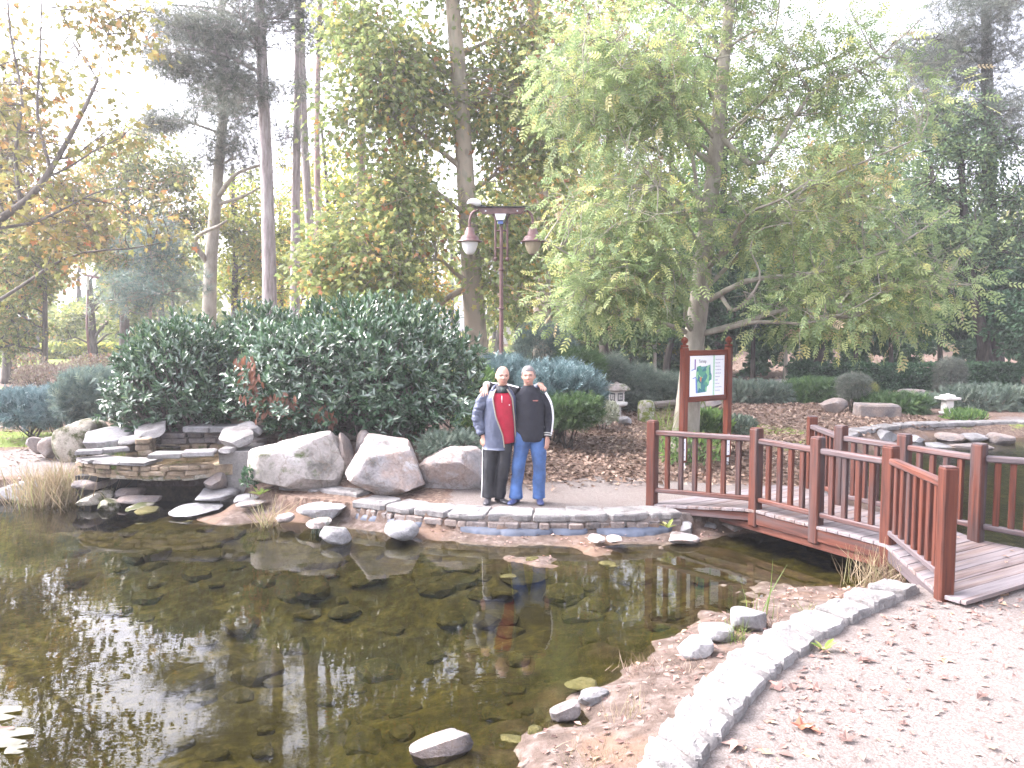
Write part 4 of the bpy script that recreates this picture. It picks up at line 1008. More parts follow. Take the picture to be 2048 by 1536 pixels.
# ------------------------------------------------------------------ stone lanterns and log bench
M['lantern'] = stonemat('lantern_concrete', [(0.42, 0.40, 0.37), (0.55, 0.53, 0.5), (0.66, 0.64, 0.6)], 5, crack=0.0, bmp=0.3)
M['lantern_roof'] = stonemat('mossy_lantern_roof', [(0.16, 0.14, 0.12), (0.26, 0.23, 0.21), (0.34, 0.31, 0.29)], 6, moss=0.35, crack=0.0, bmp=0.5)
def ngon(c, r, z, k, rot): 
    a = np.arange(k) * 2 * pi / k + rot; return np.column_stack([c[0] + r * np.cos(a), c[1] + r * np.sin(a), np.full(k, z)])
ln = at(1233, 832, 19.5); ln[2] = H(ln[0], ln[1]); g = ln[2]
lr = root('stone_lantern', ln, 'garden stone lantern with a dark mossy roof and black window grilles', 'stone lantern')
rot = radians(20)
def lay(name, prof, k, mat, rt=rot):
    V, P = loft([ngon(ln, r, g + z, k, rt) for r, z in prof]); add(name, np_mesh(name, V, P, smooth=False), mat, lr)
lay('foot', [(0.21, -0.05), (0.2, 0.04), (0.13, 0.05), (0.125, 0.26)], 4, M['lantern'])
lay('platform', [(0.2, 0.26), (0.30, 0.31), (0.30, 0.36), (0.24, 0.375)], 6, M['lantern'])
lay('light_chamber', [(0.215, 0.375), (0.215, 0.645)], 6, M['lantern'])
lay('roof', [(0.24, 0.645), (0.33, 0.665), (0.335, 0.69), (0.27, 0.77), (0.2, 0.815), (0.06, 0.835), (0.04, 0.86), (0.01, 0.87)], 12, M['lantern_roof'])
for i in range(6):
    a = rot + (i + 0.5) * pi / 3; dd = 0.215 * cos(pi / 6)
    nn, tt = np.array((cos(a), sin(a), 0)), np.array((-sin(a), cos(a), 0))
    if nn[1] > 0.3: continue
    c = ln + nn * (dd + 0.004) + np.array((0, 0, 0.51))
    Vb = np.array([c + tt * x + np.array((0, 0, z)) + nn * o for o in (-0.004, 0.0) for x, z in ((-.07, -.095), (.07, -.095), (.07, .095), (-.07, .095))])
    V, P = loft([Vb[:4], Vb[4:]]); w_ = add('window', np_mesh('window', V, P, smooth=False), M['lamp_dark'], lr)
    for x, z, sx_, sz_ in ((0.02, 0, 0.035, 0.022), (0.02, 0.045, 0.035, 0.022), (0.02, -0.045, 0.035, 0.022), (-0.035, 0.0, 0.01, 0.13)):
        Vb = np.array([c + tt * (x + q * sx_ / 1) + np.array((0, 0, z + r_ * sz_ / 2)) + nn * o for o in (0.0005, 0.005) for q, r_ in ((-1, -1), (1, -1), (1, 1), (-1, 1))])
        V, P = loft([Vb[:4], Vb[4:]]); add('grille_bar', np_mesh('grille_bar', V, P, smooth=False), M['lantern'], w_)
ln = at(1894, 829, 20.3); ln[2] = H(ln[0], ln[1]); g = ln[2]
lr = root('stone_lantern', ln, 'low pale stone lantern with a flat stepped cap among dusty junipers', 'stone lantern')
lay('base', [(0.26, -0.03), (0.26, 0.03)], 4, M['lantern']); lay('column', [(0.15, 0.03), (0.14, 0.33)], 4, M['lantern'], radians(55)); lay('cap', [(0.16, 0.33), (0.30, 0.36), (0.31, 0.41), (0.2, 0.425)], 4, M['lantern'], radians(55)); lay('top', [(0.19, 0.425), (0.17, 0.47), (0.06, 0.48), (0.05, 0.5)], 8, M['lantern'])
M['bench_stone'] = stonemat('mossy_bench_stone', [(0.2, 0.19, 0.16), (0.32, 0.3, 0.27), (0.42, 0.4, 0.37)], 9, moss=0.55, mosscol=(0.12, 0.14, 0.03), crack=0.0)
ba, bb_ = at(1292, 838, 18.6), at(1394, 838, 19.6)
bn = root('log_bench', ((ba[0] + bb_[0]) / 2, (ba[1] + bb_[1]) / 2, 0), 'dark log laid between two round mossy stone stumps', 'bench')
for c in (ba, bb_):
    V, P = lathe([(0.19, -0.05), (0.2, 0.15), (0.2, 0.36), (0.185, 0.44), (0.14, 0.485), (0.06, 0.5)], (c[0], c[1], H(c[0], c[1])), 18); add('stone_stump', np_mesh('stone_stump', V, P), M['bench_stone'], bn)
beam_obj('log', (ba[0] + .18, ba[1] + .05, 0.38), (bb_[0] - 0.18, bb_[1] - .05, 0.38), 0.2, 0.14, M['log'], bn, ch=0.04)
# ------------------------------------------------------------------ the two men
def fuse(name, parts, voxel, smooth_it=2, fac=0.5):
    V, P = join(parts)
    me = np_mesh('tmp', V, P)
    o = bpy.data.objects.new('tmp', me); COL.objects.link(o)
    r = o.modifiers.new('r', 'REMESH'); r.mode = 'VOXEL'; r.voxel_size = voxel
    if smooth_it:
        s_ = o.modifiers.new('s', 'SMOOTH'); s_.iterations = smooth_it; s_.factor = fac
    bpy.context.view_layer.update()
    out = bpy.data.meshes.new_from_object(o.evaluated_get(bpy.context.evaluated_depsgraph_get()))
    bpy.data.objects.remove(o); out.name = name
    out.polygons.foreach_set('use_smooth', np.ones(len(out.polygons), bool))
    return out
def wrinkle(me, amp, sc, seed, zs=1.0):
    n = len(me.vertices); co = np.empty(n * 3, np.float32); me.vertices.foreach_get('co', co); co = co.reshape(-1, 3)
    no = np.empty(n * 3, np.float32); me.vertices.foreach_get('normal', no); no = no.reshape(-1, 3)
    q = co * np.array([1, 1, zs])
    ridge = 0.25 - np.abs(noise3(q, sc * 0.8, seed + 5)) * 2
    co = co + no * ((noise3(q, sc, seed) + 0.5 * ridge) * amp * 2.0)[:, None]
    me.vertices.foreach_set('co', co.astype(np.float32).ravel()); me.update()
def head_def(T, Ph, h=0.245):
    """direction grid -> head surface, face towards -Y, origin at the head centre"""
    sT = np.where(T < pi / 2, np.sin(T) ** 0.78, np.sin(T) ** 0.92)
    x = sT * np.sin(Ph); y = -sT * np.cos(Ph); z = np.cos(T)
    rx, ry, rz = 0.079, 0.098, h / 2
    low = sstep(0.05, 0.95, -z)
    X = x * rx * (1 - 0.30 * low) ; Y = y * ry * np.where(y < 0, 1 - 0.06 * low, 1 - 0.45 * low); Z = z * rz
    X *= 1 + 0.06 * sstep(-.1, .4, z) * sstep(.9, .4, z)
    Y += np.where(y > 0, 0.0, -0.006 * low)
    f = sstep(0.2, 0.8, -y)
    g = lambda cx, cz, sx, sz: np.exp(-((X - cx) / sx) ** 2 - ((Z - cz) / sz) ** 2) * f
    Y -= 0.021 * g(0, -0.022, 0.0125, 0.014) + 0.010 * g(0, 0.004, 0.009, 0.02)
    Y += 0.014 * (g(0.031, 0.007, 0.016, 0.011) + g(-0.031, 0.007, 0.016, 0.011))
    Y -= 0.009 * (g(0.03, 0.027, 0.022, 0.008) + g(-0.03, 0.027, 0.022, 0.008))
    Y -= 0.006 * g(0, -0.062, 0.022, 0.010) - 0.004 * g(0, -0.08, 0.02, 0.006) + 0.007 * g(0, -0.103, 0.02, 0.014)
    Y -= 0.004 * (g(0.04, -0.03, 0.016, 0.016) + g(-0.04, -0.03, 0.016, 0.016))
    return np.stack([X, Y, Z], -1)
def head_part(c, yaw, tilt, s=1.0):
    nt_, np_ = 40, 56
    T, Ph = np.meshgrid(np.linspace(0.02, pi - 0.02, nt_), np.linspace(0, 2 * pi, np_, endpoint=False), indexing='ij')
    R = head_def(T, Ph)
    rm = np.array(Euler((0.0, tilt, yaw)).to_matrix())
    tf = lambda p: (np.asarray(p) * s) @ rm.T + np.asarray(c)
    V, P = loft(R); parts = [(tf(V), P)]
    for sx in (-1, 1):   # ears
        a = np.linspace(0, 2 * pi, 12, endpoint=False)
        ear = [np.stack([np.full(12, sx * (0.072 + o)), 0.012 + r_ * 0.018 * np.cos(a) + o * 0.6, -0.004 + r_ * 0.031 * np.sin(a)], 1) for o, r_ in ((-0.01, 0.7), (0.006, 0.95), (0.015, 1.0), (0.018, 0.85), (0.012, 0.5))]
        V, P = loft(ear); parts.append((tf(V), P))
    def fp(x, z, out=0.001):
        """point on the face at head-plane x, z"""
        T_, P_ = np.meshgrid(np.linspace(0.25, pi - 0.25, 160), np.linspace(-1.3, 1.3, 160), indexing='ij')
        Q_ = head_def(T_, P_).reshape(-1, 3)
        i = np.argmin((Q_[:, 0] - x) ** 2 + (Q_[:, 2] - z) ** 2)
        return Q_[i] + np.array((0, -out, 0))
    return parts, tf, fp
def limb(pts, rad, n=20, k=14, caps=True):
    p = smoothline(pts, n); q = smoothline(np.column_stack([rad, np.zeros(len(rad)), np.zeros(len(rad))]) if False else np.interp(np.linspace(0, 1, n), np.linspace(0, 1, len(rad)), rad)[:, None] * np.ones(3), n)[:, 0] if False else np.interp(np.linspace(0, 1, n), np.linspace(0, 1, len(rad)), rad)
    return tubes(p, q, k, caps)
def hand(wrist, dirv, palm_n, thumb_side, spread=0.0, curl=0.25, s=1.0):
    """palm plus five fingers; dirv along the fingers, palm_n out of the palm's inner side"""
    w_ = np.asarray(wrist, float); d = nrm(np.asarray(dirv, float)); pn = nrm(np.asarray(palm_n, float) - d * np.dot(palm_n, d)); sd_ = np.cross(d, pn) * thumb_side
    parts = []
    a = np.linspace(0, 2 * pi, 12, endpoint=False)
    rings = []
    for t, wd, th in ((-0.03, 0.026, 0.021), (0.0, 0.03, 0.02), (0.03, 0.038, 0.017), (0.065, 0.041, 0.015), (0.09, 0.040, 0.012), (0.098, 0.03, 0.008)):
        rings.append(w_ + d * t * s + (np.cos(a)[:, None] * sd_ * wd + np.sin(a)[:, None] * pn * th) * s)
    parts.append(loft(rings))
    for i, (off, ln_) in enumerate(((0.030, 0.066), (0.0105, 0.075), (-0.0095, 0.07), (-0.029, 0.054))):
        b0_ = w_ + (d * 0.082 + sd_ * off) * s
        dd = nrm(d + sd_ * (off * 3 * (1 + spread * 4)))
        c1, c2 = curl * 0.5, curl
        p1 = b0_ + dd * ln_ * 0.5 * s + pn * ln_ * c1 * 0.4 * s
        p2 = p1 + nrm(dd + pn * c2 * 1.2) * ln_ * 0.32 * s; p3 = p2 + nrm(dd + pn * c2 * 2.2) * ln_ * 0.25 * s
        parts.append(limb([b0_ - dd * 0.012 * s, p1, p2, p3], [0.0092 * s, 0.0088 * s, 0.008 * s, 0.0066 * s], 10, 8))
    b0_ = w_ + (d * 0.022 + sd_ * 0.028) * s
    p1 = b0_ + nrm(d * 0.8 + sd_ * 0.8 + pn * 0.3) * 0.036 * s; p2 = p1 + nrm(d + sd_ * 0.25 + pn * 0.25) * 0.034 * s; p3 = p2 + nrm(d + pn * 0.3) * 0.016 * s
    parts.append(limb([b0_, p1, p2, p3], [0.013 * s, 0.0115 * s, 0.010 * s, 0.007 * s], 9, 8))
    return parts
def band(pts, rad, n, a0, a1, off, ref=(0, 1, 0)):
    """ribbon lying on a limb: from angle a0 to a1 (0 = +X side, 90 = front)"""
    p = smoothline(pts, n); r = np.interp(np.linspace(0, 1, n), np.linspace(0, 1, len(rad)), rad)
    T = nrm(np.gradient(p, axis=0)); N = np.cross(np.array(ref, float)[None], T); N = nrm(N)
    N = np.where((N[:, :1] < 0), -N, N); Fv = np.cross(N, T); Fv = np.where((Fv[:, 1:2] > 0), -Fv, Fv)
    k = 6; an = np.radians(np.linspace(a0, a1, k)); rows = []
    V = p[:, None] + (r + off)[:, None, None] * (N[:, None] * np.cos(an)[None, :, None] + Fv[:, None] * np.sin(an)[None, :, None])
    idx = np.arange(n * k).reshape(n, k)
    return V.reshape(-1, 3), [np.stack([idx[:-1, :-1], idx[:-1, 1:], idx[1:, 1:], idx[1:, :-1]], -1).reshape(-1, 4)]
def shoe(ankle, dirv, L_=0.27):
    a = np.asarray(ankle, float); d = nrm(np.array((dirv[0], dirv[1], 0.0))); sd_ = np.array((-d[1], d[0], 0)); k = 14
    an = np.linspace(0, 2 * pi, k, endpoint=False); rings = []
    for t, wd, hh in ((-0.085, 0.022, 0.05), (-0.07, 0.036, 0.078), (-0.02, 0.041, 0.094), (0.04, 0.043, 0.082), (0.09, 0.048, 0.062), (0.14, 0.047, 0.05), (0.172, 0.034, 0.038), (0.185, 0.014, 0.026)):
        c = np.array((a[0], a[1], 0.0)) + d * t
        z = np.clip(np.sin(an), -0.7, 1) * hh / 2 + hh / 2 * 0.72
        rings.append(np.column_stack([c[0] + sd_[0] * np.cos(an) * wd, c[1] + sd_[1] * np.cos(an) * wd, z + 0.008]))
    return loft(rings)
M['skin'] = plain('skin', (0.46, 0.26, 0.195), 0.5, var=0.10, sc=18)
M['lip'] = plain('lips', (0.36, 0.13, 0.10), 0.5)
M['brow'] = plain('eyebrow_hair', (0.12, 0.085, 0.07), 0.8)
M['eye'] = plain('eyes', (0.05, 0.04, 0.035), 0.25)
M['stubble'] = plain('stubble', (0.34, 0.20, 0.155), 0.7, var=0.1, sc=60)
M['hair'] = plain('short_grey_hair', (0.16, 0.145, 0.14), 0.75, var=0.5, sc=120, bmp=0.5)
M['jacket'] = plain('blue_grey_jacket', (0.06, 0.072, 0.115), 0.55, var=0.2, sc=9, bmp=0.9, bdist=0.02)
M['lining'] = plain('beige_zip_lining', (0.26, 0.22, 0.17), 0.7)
M['fleece'] = plain('red_fleece', (0.34, 0.008, 0.03), 0.85, var=0.12, sc=12, bmp=0.3, bdist=0.02)
M['collar'] = plain('black_collar', (0.009, 0.010, 0.016), 0.8)
M['tshirt'] = plain('dark_green_tshirt', (0.035, 0.05, 0.045), 0.8)
M['trousers'] = plain('black_track_trousers', (0.008, 0.009, 0.013), 0.6, var=0.3, sc=8, bmp=0.3, bdist=0.02)
M['jeans'] = plain('blue_jeans', (0.045, 0.10, 0.24), 0.8, var=0.4, sc=7, bmp=0.3, bdist=0.02)
M['sweater'] = plain('black_sweater', (0.009, 0.010, 0.016), 0.9, var=0.3, sc=14, bmp=0.4, bdist=0.015)
M['white_cloth'] = plain('white_stripe_cloth', (0.72, 0.72, 0.74), 0.8)
M['blue_cloth'] = plain('blue_stripe_cloth', (0.05, 0.08, 0.3), 0.8)
M['shoe_black'] = plain('dark_shoe', (0.028, 0.026, 0.032), 0.5, var=0.2)
M['shoe_navy'] = plain('navy_trainer', (0.03, 0.04, 0.11), 0.5, var=0.2)
MY = 9.98
def person(x, label):
    return None
def build_man(kind):
    # local frame: the picture plane at MY, x as in world, z up, feet on the ground
    Z0 = 0.0
    off = np.array((0, MY, Z0))
    Wd = lambda parts: [(np.asarray(v) + off, p) for v, p in parts]
    if kind == 'bald':
        hc, yaw, tilt = (-0.118, -0.03, 1.612), radians(10), radians(4)
        hip = np.array((-0.165, 0.0, 0.90)); legs = [[(-0.265, 0, 0.86), (-0.285, -0.005, 0.5), (-0.305, 0.015, 0.08)], [(-0.10, 0.0, 0.86), (-0.105, -0.015, 0.5), (-0.155, 0.06, 0.08)]]
        feet = [((-0.305, 0.01, 0), (-0.12, -1)), ((-0.155, 0.055, 0), (0.62, -0.8))]
        tor = [(-0.17, 0.0, 0.80, 0.165, 0.11), (-0.165, 0.0, 0.95, 0.165, 0.115), (-0.155, 0, 1.12, 0.165, 0.115), (-0.145, 0, 1.28, 0.18, 0.115), (-0.14, 0, 1.38, 0.175, 0.10), (-0.135, 0, 1.44, 0.11, 0.08), (-0.13, 0, 1.48, 0.06, 0.06)]
        armR = [(-0.315, 0.0, 1.375), (-0.405, -0.01, 1.23), (-0.425, -0.005, 1.10), (-0.405, -0.03, 0.98), (-0.365, -0.06, 0.87)]
        hR = dict(wrist=(-0.36, -0.065, 0.855), dirv=(0.14, -0.12, -1), palm_n=(0.55, 0.8, 0), thumb_side=-1, curl=0.75)
        armL = [(0.02, 0.03, 1.385), (0.12, 0.12, 1.40), (0.26, 0.15, 1.43), (0.34, 0.10, 1.475), (0.375, 0.04, 1.50)]
        hL = dict(wrist=(0.345, 0.03, 1.502), dirv=(0.35, -0.9, -0.28), palm_n=(0, -0.3, -1), thumb_side=1, curl=0.5)
    else:
        hc, yaw, tilt = (0.205, -0.035, 1.615), radians(-4), radians(-3)
        legs = [[(0.135, 0, 0.86), (0.085, -0.015, 0.5), (0.045, 0.02, 0.08)], [(0.315, 0, 0.86), (0.345, -0.01, 0.5), (0.345, 0.02, 0.08)]]
        feet = [((0.042, 0.015, 0), (-0.42, -0.9)), ((0.348, 0.02, 0), (0.10, -1))]
        tor = [(0.225, 0.0, 0.80, 0.165, 0.11), (0.23, 0.0, 0.95, 0.17, 0.12), (0.225, 0, 1.12, 0.17, 0.12), (0.22, 0, 1.28, 0.18, 0.115), (0.215, 0, 1.385, 0.175, 0.10), (0.21, 0, 1.44, 0.11, 0.08), (0.205, 0, 1.48, 0.06, 0.06)]
        armR = [(0.06, 0.02, 1.40), (-0.05, 0.10, 1.44), (-0.17, 0.15, 1.455), (-0.27, 0.11, 1.475), (-0.325, 0.04, 1.495)]
        hR = dict(wrist=(-0.328, 0.02, 1.485), dirv=(-0.12, -0.72, -0.75), palm_n=(0.1, 0.8, -0.8), thumb_side=-1, curl=0.35, spread=0.35)
        armL = [(0.385, 0.0, 1.385), (0.452, -0.005, 1.24), (0.472, -0.01, 1.10), (0.462, -0.035, 0.98), (0.445, -0.06, 0.87)]
        hL = dict(wrist=(0.442, -0.065, 0.85), dirv=(-0.05, -0.12, -1), palm_n=(-0.75, 0.6, 0), thumb_side=1, curl=0.35)
    ar = [0.052, 0.046, 0.042, 0.037, 0.029]
    hp, tf, fp = head_part(hc, yaw, tilt)
    neck = limb([(hc[0] * 0.6 + tor[-1][0] * 0.4, 0.02, 1.42), (hc[0], 0.005, 1.5), (hc[0], 0.012, 1.58)], [0.066, 0.058, 0.056])
    parts = hp + [neck, ell_loft([(s_[0], s_[1], s_[2], s_[3] * 0.9, s_[4] * 0.9) for s_ in tor])]
    for a in (armR, armL): parts.append(limb(a, ar))
    parts += hand(**hR) + hand(**hL)
    for l in legs: parts.append(limb(l, [0.078, 0.058, 0.042]))
    lab = ('bald man in an open blue grey jacket over a red fleece and black trousers' if kind == 'bald' else
           'grey-haired man in a black sweater with white sleeve stripes and blue jeans')
    body = add('person', fuse('person', Wd(parts), 0.0045, 2, 0.4), M['skin'], None, lab, 'person')
    A = lambda name, parts_, mat, vox=None, it=2, wr=0, ws=9, zsq=1.0: (lambda me: (wrinkle(me, wr, ws, len(name), zsq) if wr else None, add(name, me, mat, body))[1])(fuse(name, Wd(parts_), vox, it) if vox else np_mesh(name, *join(Wd(parts_))))
    # face
    for sx in (-1, 1):
        p = fp(sx * 0.031, 0.006, -0.004); a = np.linspace(0, 2 * pi, 12, endpoint=False)
        V = [np.column_stack([p[0] + 0.0155 * np.cos(a) * q, np.full(12, p[1] - o), p[2] + 0.0068 * np.sin(a) * q]) for o, q in ((0.0, 1.0), (0.006, 0.9), (0.0085, 0.4))]
        V, P = loft(V); A('eye', [(tf(V), P)], M['eye'])
        e0 = [fp(sx * q, 0.0245 + dz_, 0.002) for q, dz_ in ((0.014, -0.002), (0.03, 0.003), (0.047, -0.003))]
        V, P = limb(e0, [0.0042, 0.0058, 0.003], 8, 6); A('eyebrow', [(tf(V), P)], M['brow'])
    mo = [fp(q, -0.066 + dz_, 0.0) for q, dz_ in ((-0.024, 0.003), (-0.012, -0.0005), (0, -0.001), (0.012, -0.0005), (0.024, 0.003))]
    V, P = limb(mo, [0.002, 0.005, 0.006, 0.005, 0.002], 12, 6); A('mouth', [(tf(V), P)], M['lip'])
    if kind != 'bald':
        T, Ph = np.meshgrid(np.linspace(0.0, pi * 0.66, 26), np.linspace(0, 2 * pi, 48, endpoint=False), indexing='ij')
        lim = np.interp(np.cos(Ph), [-1, -0.3, -0.1, 0.25, 0.45, 0.62, 1.0], [2.1, 2.0, 1.5, 1.62, 1.45, 1.06, 1.0])
        T2 = np.minimum(T, np.maximum(lim, 0.4))
        Rr = head_def(np.maximum(T2, 0.02), Ph); nn = nrm(Rr)
        Rr = Rr + nn * 0.007 * sstep(0, 0.12, lim - T2 + 0.04)[..., None] + nn * (0.003 * np.sin(9 * Ph) * np.sin(7 * T2))[..., None]
        V, P = loft(Rr, caps=False); A('hair', [(tf(V), P)], M['hair'])
    if kind == 'bald':
        # fleece
        A('fleece', [ell_loft([(-0.135, 0, 0.775, 0.165, 0.128), (-0.14, 0, 0.80, 0.178, 0.136), (-0.14, 0, 0.95, 0.180, 0.138), (-0.14, 0, 1.12, 0.178, 0.136), (-0.14, 0, 1.28, 0.185, 0.132), (-0.137, 0, 1.37, 0.175, 0.112), (-0.135, 0, 1.43, 0.11, 0.09), (-0.13, 0, 1.445, 0.08, 0.075)], 32)], M['fleece'], 0.012, 3, 0.016, 9)
        A('collar', [ell_loft([(-0.132, -0.01, 1.405, 0.118, 0.098), (-0.13, -0.01, 1.44, 0.10, 0.088), (-0.125, 0.0, 1.475, 0.082, 0.074), (-0.12, 0.006, 1.50, 0.075, 0.07)], 24)], M['collar'], 0.01, 2)
        c = np.array((-0.118, -0.098, 1.42)); V = np.array([c + np.array(q) for q in ((-0.045, 0.012, 0.065), (0.045, 0.012, 0.065), (0.03, -0.006, 0.0), (0.0, -0.012, -0.03), (-0.03, -0.006, 0.0))])
        A('tshirt', [ell_loft([(-0.118, -0.028, 1.415, 0.036, 0.082), (-0.118, -0.022, 1.45, 0.052, 0.078), (-0.118, -0.012, 1.475, 0.06, 0.07)], 16)], M['tshirt'])
        V, P = box((-0.125, -0.136, 1.335), (0.007, 0.006, 0.085)); A('zip', [(V, P)], M['white_cloth'])
        V, P = box((-0.032, -0.118, 1.262), (0.014, 0.005, 0.01)); A('logo', [(V, P)], M['white_cloth'])
        # open jacket: shell round the back, fronts falling open
        n_t, n_z = 40, 22
        zsj = np.linspace(0.70, 1.455, n_z); rows = []
        for z in zsj:
            u = (z - 0.70) / 0.755
            rx = np.interp(z, [0.7, 0.9, 1.2, 1.34, 1.41, 1.455], [0.215, 0.215, 0.205, 0.208, 0.165, 0.115]); ry = np.interp(z, [0.7, 0.9, 1.2, 1.34, 1.41, 1.455], [0.165, 0.16, 0.152, 0.148, 0.125, 0.095])
            cx = np.interp(z, [0.7, 1.2, 1.45], [-0.16, -0.145, -0.135])
            aL = np.interp(u, [0, 0.25, 0.55, 0.85, 1], [-71, -79, -104, -118, -122]); aR = np.interp(u, [0, 0.5, 0.85, 1], [-14, -30, -46, -52])
            if z < 0.77: aR = -12
            an = np.radians(np.linspace(aR, 360 + aL, n_t))
            fold = 1 + 0.025 * np.sin(7 * an + 5 * u) * (1 - u)
            zz_ = z + np.where(np.sin(an) < -0.2, -0.0, 0.02) * (1 - u)
            rows.append(np.column_stack([cx + rx * fold * np.cos(an), ry * fold * np.sin(an), zz_]))
        G = np.array(rows); nn = nrm(G - np.array([[-0.15, 0, 0]]) * 1.0 * np.array([1, 0, 0]) - np.stack([np.zeros_like(G[..., 2]), np.zeros_like(G[..., 2]), G[..., 2]], -1))
        idx = np.arange(n_t * n_z).reshape(n_z, n_t); inner = G - nn * 0.014
        q = np.stack([idx[:-1, :-1], idx[:-1, 1:], idx[1:, 1:], idx[1:, :-1]], -1).reshape(-1, 4); N_ = n_t * n_z
        edge = lambda l: np.stack([l[:-1], l[1:], l[1:] + N_, l[:-1] + N_], -1)
        P = [np.concatenate([q, q[:, ::-1] + N_, edge(idx[0]), edge(idx[-1]), edge(idx[:, 0]), edge(idx[:, -1])])]
        slv = [(-0.30, 0.005, 1.37), (-0.385, -0.005, 1.26), (-0.425, -0.005, 1.12), (-0.41, -0.025, 1.0), (-0.375, -0.05, 0.885)]
        slr = [0.078, 0.079, 0.076, 0.07, 0.054]
        slv2 = [(0.0, 0.03, 1.375), (0.11, 0.12, 1.39), (0.25, 0.155, 1.42), (0.33, 0.115, 1.465), (0.355, 0.075, 1.49)]
        jk = A('jacket', [(np.concatenate([G.reshape(-1, 3), inner.reshape(-1, 3)]), P)], M['jacket'])
        A('sleeve', [limb(slv, slr, 26, 18)], M['jacket'], 0.009, 2, 0.035, 8, 2.2)
        A('sleeve', [limb(slv2, [0.08, 0.07, 0.06, 0.052, 0.045], 24, 16)], M['jacket'], 0.009, 2, 0.02, 8)
        A('cuff', [limb([(-0.379, -0.047, 0.90), (-0.369, -0.055, 0.873)], [0.052, 0.047], 4, 16)], M['collar'])
        for col, rng_ in ((-1, 0), (0, 1)):
            line = G[:, col] + nrm(G[:, col] - np.array((-0.14, 0.05, 0)) * np.array((1, 1, 0)) - np.column_stack([np.zeros(n_z), np.zeros(n_z), G[:, col][:, 2]])) * 0.002
            V, P = tubes(smoothline(line[1:], 30), np.full(30, 0.0085), 6); A('zip_edge', [(V, P)], M['lining'])
        V, P = tubes(smoothline([(-0.245, -0.06, 1.425), (-0.225, -0.02, 1.47), (-0.15, 0.075, 1.50), (-0.06, 0.04, 1.475), (-0.035, -0.05, 1.42)], 24), np.full(24, 0.022), 8, True); A('jacket_collar', [(V, P)], M['jacket'])
        tr = [0.10, 0.095, 0.085, 0.08, 0.078, 0.080]
        lg = [[(-0.245, 0, 0.90), (-0.27, -0.005, 0.72), (-0.285, -0.01, 0.5), (-0.293, 0.01, 0.3), (-0.302, 0.02, 0.075)], [(-0.105, 0, 0.90), (-0.09, -0.005, 0.72), (-0.105, -0.02, 0.5), (-0.135, 0.02, 0.3), (-0.16, 0.06, 0.075)]]
        A('trousers', [ell_loft([(-0.17, 0, 0.80, 0.17, 0.12), (-0.165, 0, 0.95, 0.17, 0.122), (-0.16, 0, 1.0, 0.16, 0.11)], 24)] + [limb(l, tr, 26, 18) for l in lg], M['trousers'], 0.011, 3, 0.022, 7)
        V, P = band(lg[0], tr, 26, 172, 205, 0.007); A('stripe', [(V, P)], M['blue_cloth'])
        V, P = band(lg[0], tr, 26, 158, 174, 0.009); A('stripe', [(V, P)], M['white_cloth'])
        V, P = band(lg[1], tr, 26, -5, 8, 0.008); A('stripe', [(V, P)], M['white_cloth'])
        for an_, dv in feet: A('shoe', [shoe(an_, dv)], M['shoe_black'], 0.008, 2)
    else:
        A('sweater', [ell_loft([(0.23, 0, 0.80, 0.178, 0.133), (0.235, 0, 0.83, 0.184, 0.138), (0.235, 0, 0.95, 0.185, 0.145), (0.23, 0, 1.12, 0.182, 0.142), (0.22, 0, 1.28, 0.19, 0.135), (0.215, 0, 1.375, 0.182, 0.115), (0.21, 0, 1.435, 0.12, 0.092), (0.207, 0.003, 1.475, 0.072, 0.07), (0.205, 0.006, 1.497, 0.068, 0.066)], 32)], M['sweater'], 0.011, 3, 0.018, 8)
        sv = [(0.365, 0.005, 1.375), (0.435, 0.0, 1.26), (0.462, -0.005, 1.12), (0.458, -0.025, 1.0), (0.446, -0.05, 0.885)]; sr = [0.074, 0.063, 0.058, 0.054, 0.047]
        A('sleeve', [limb(sv, sr, 26, 18)], M['sweater'], 0.009, 2, 0.022, 8, 1.8)
        sv2 = [(0.08, 0.02, 1.385), (-0.04, 0.10, 1.425), (-0.16, 0.15, 1.445), (-0.265, 0.12, 1.468), (-0.315, 0.065, 1.49)]; sr2 = [0.088, 0.073, 0.062, 0.056, 0.047]
        A('sleeve', [limb(sv2, sr2, 26, 16)], M['sweater'], 0.009, 2, 0.02, 8)
        V, P = band(sv, sr, 26, 4, 52, 0.007); A('stripe', [(V, P)], M['white_cloth'])
        p2 = smoothline(sv2, 30); r2 = np.interp(np.linspace(0, 1, 30), np.linspace(0, 1, 5), sr2)
        rows = []
        for a_ in (60, 72, 84, 96): rows.append(p2 + np.column_stack([np.zeros(30), -cos(radians(a_)) * (r2 + 0.007), sin(radians(a_)) * (r2 + 0.007)]))
        G = np.stack(rows, 1); idx = np.arange(120).reshape(30, 4)
        A('stripe', [(G.reshape(-1, 3), [np.stack([idx[:-1, :-1], idx[:-1, 1:], idx[1:, 1:], idx[1:, :-1]], -1).reshape(-1, 4)])], M['white_cloth'])
        M['cuff_grey'] = plain('grey_cuff_stripe', (0.42, 0.41, 0.37), 0.8)
        for i, mt in enumerate(('collar', 'cuff_grey', 'collar', 'cuff_grey', 'collar')):
            z0_, z1_ = 0.918 - i * 0.013, 0.906 - i * 0.013
            pa = lambda z: (0.448 + (z - 0.885) * 0.1, -0.047 - (0.9 - z) * 0.3, z)
            A('cuff', [limb([pa(z0_), pa(z1_)], [0.055 - 0.0015 * i, 0.055 - 0.0015 * i], 3, 18)], M[mt])
        A('cuff', [limb([(-0.309, 0.075, 1.488), (-0.325, 0.045, 1.497)], [0.050, 0.046], 4, 16)], M['cuff_grey'])
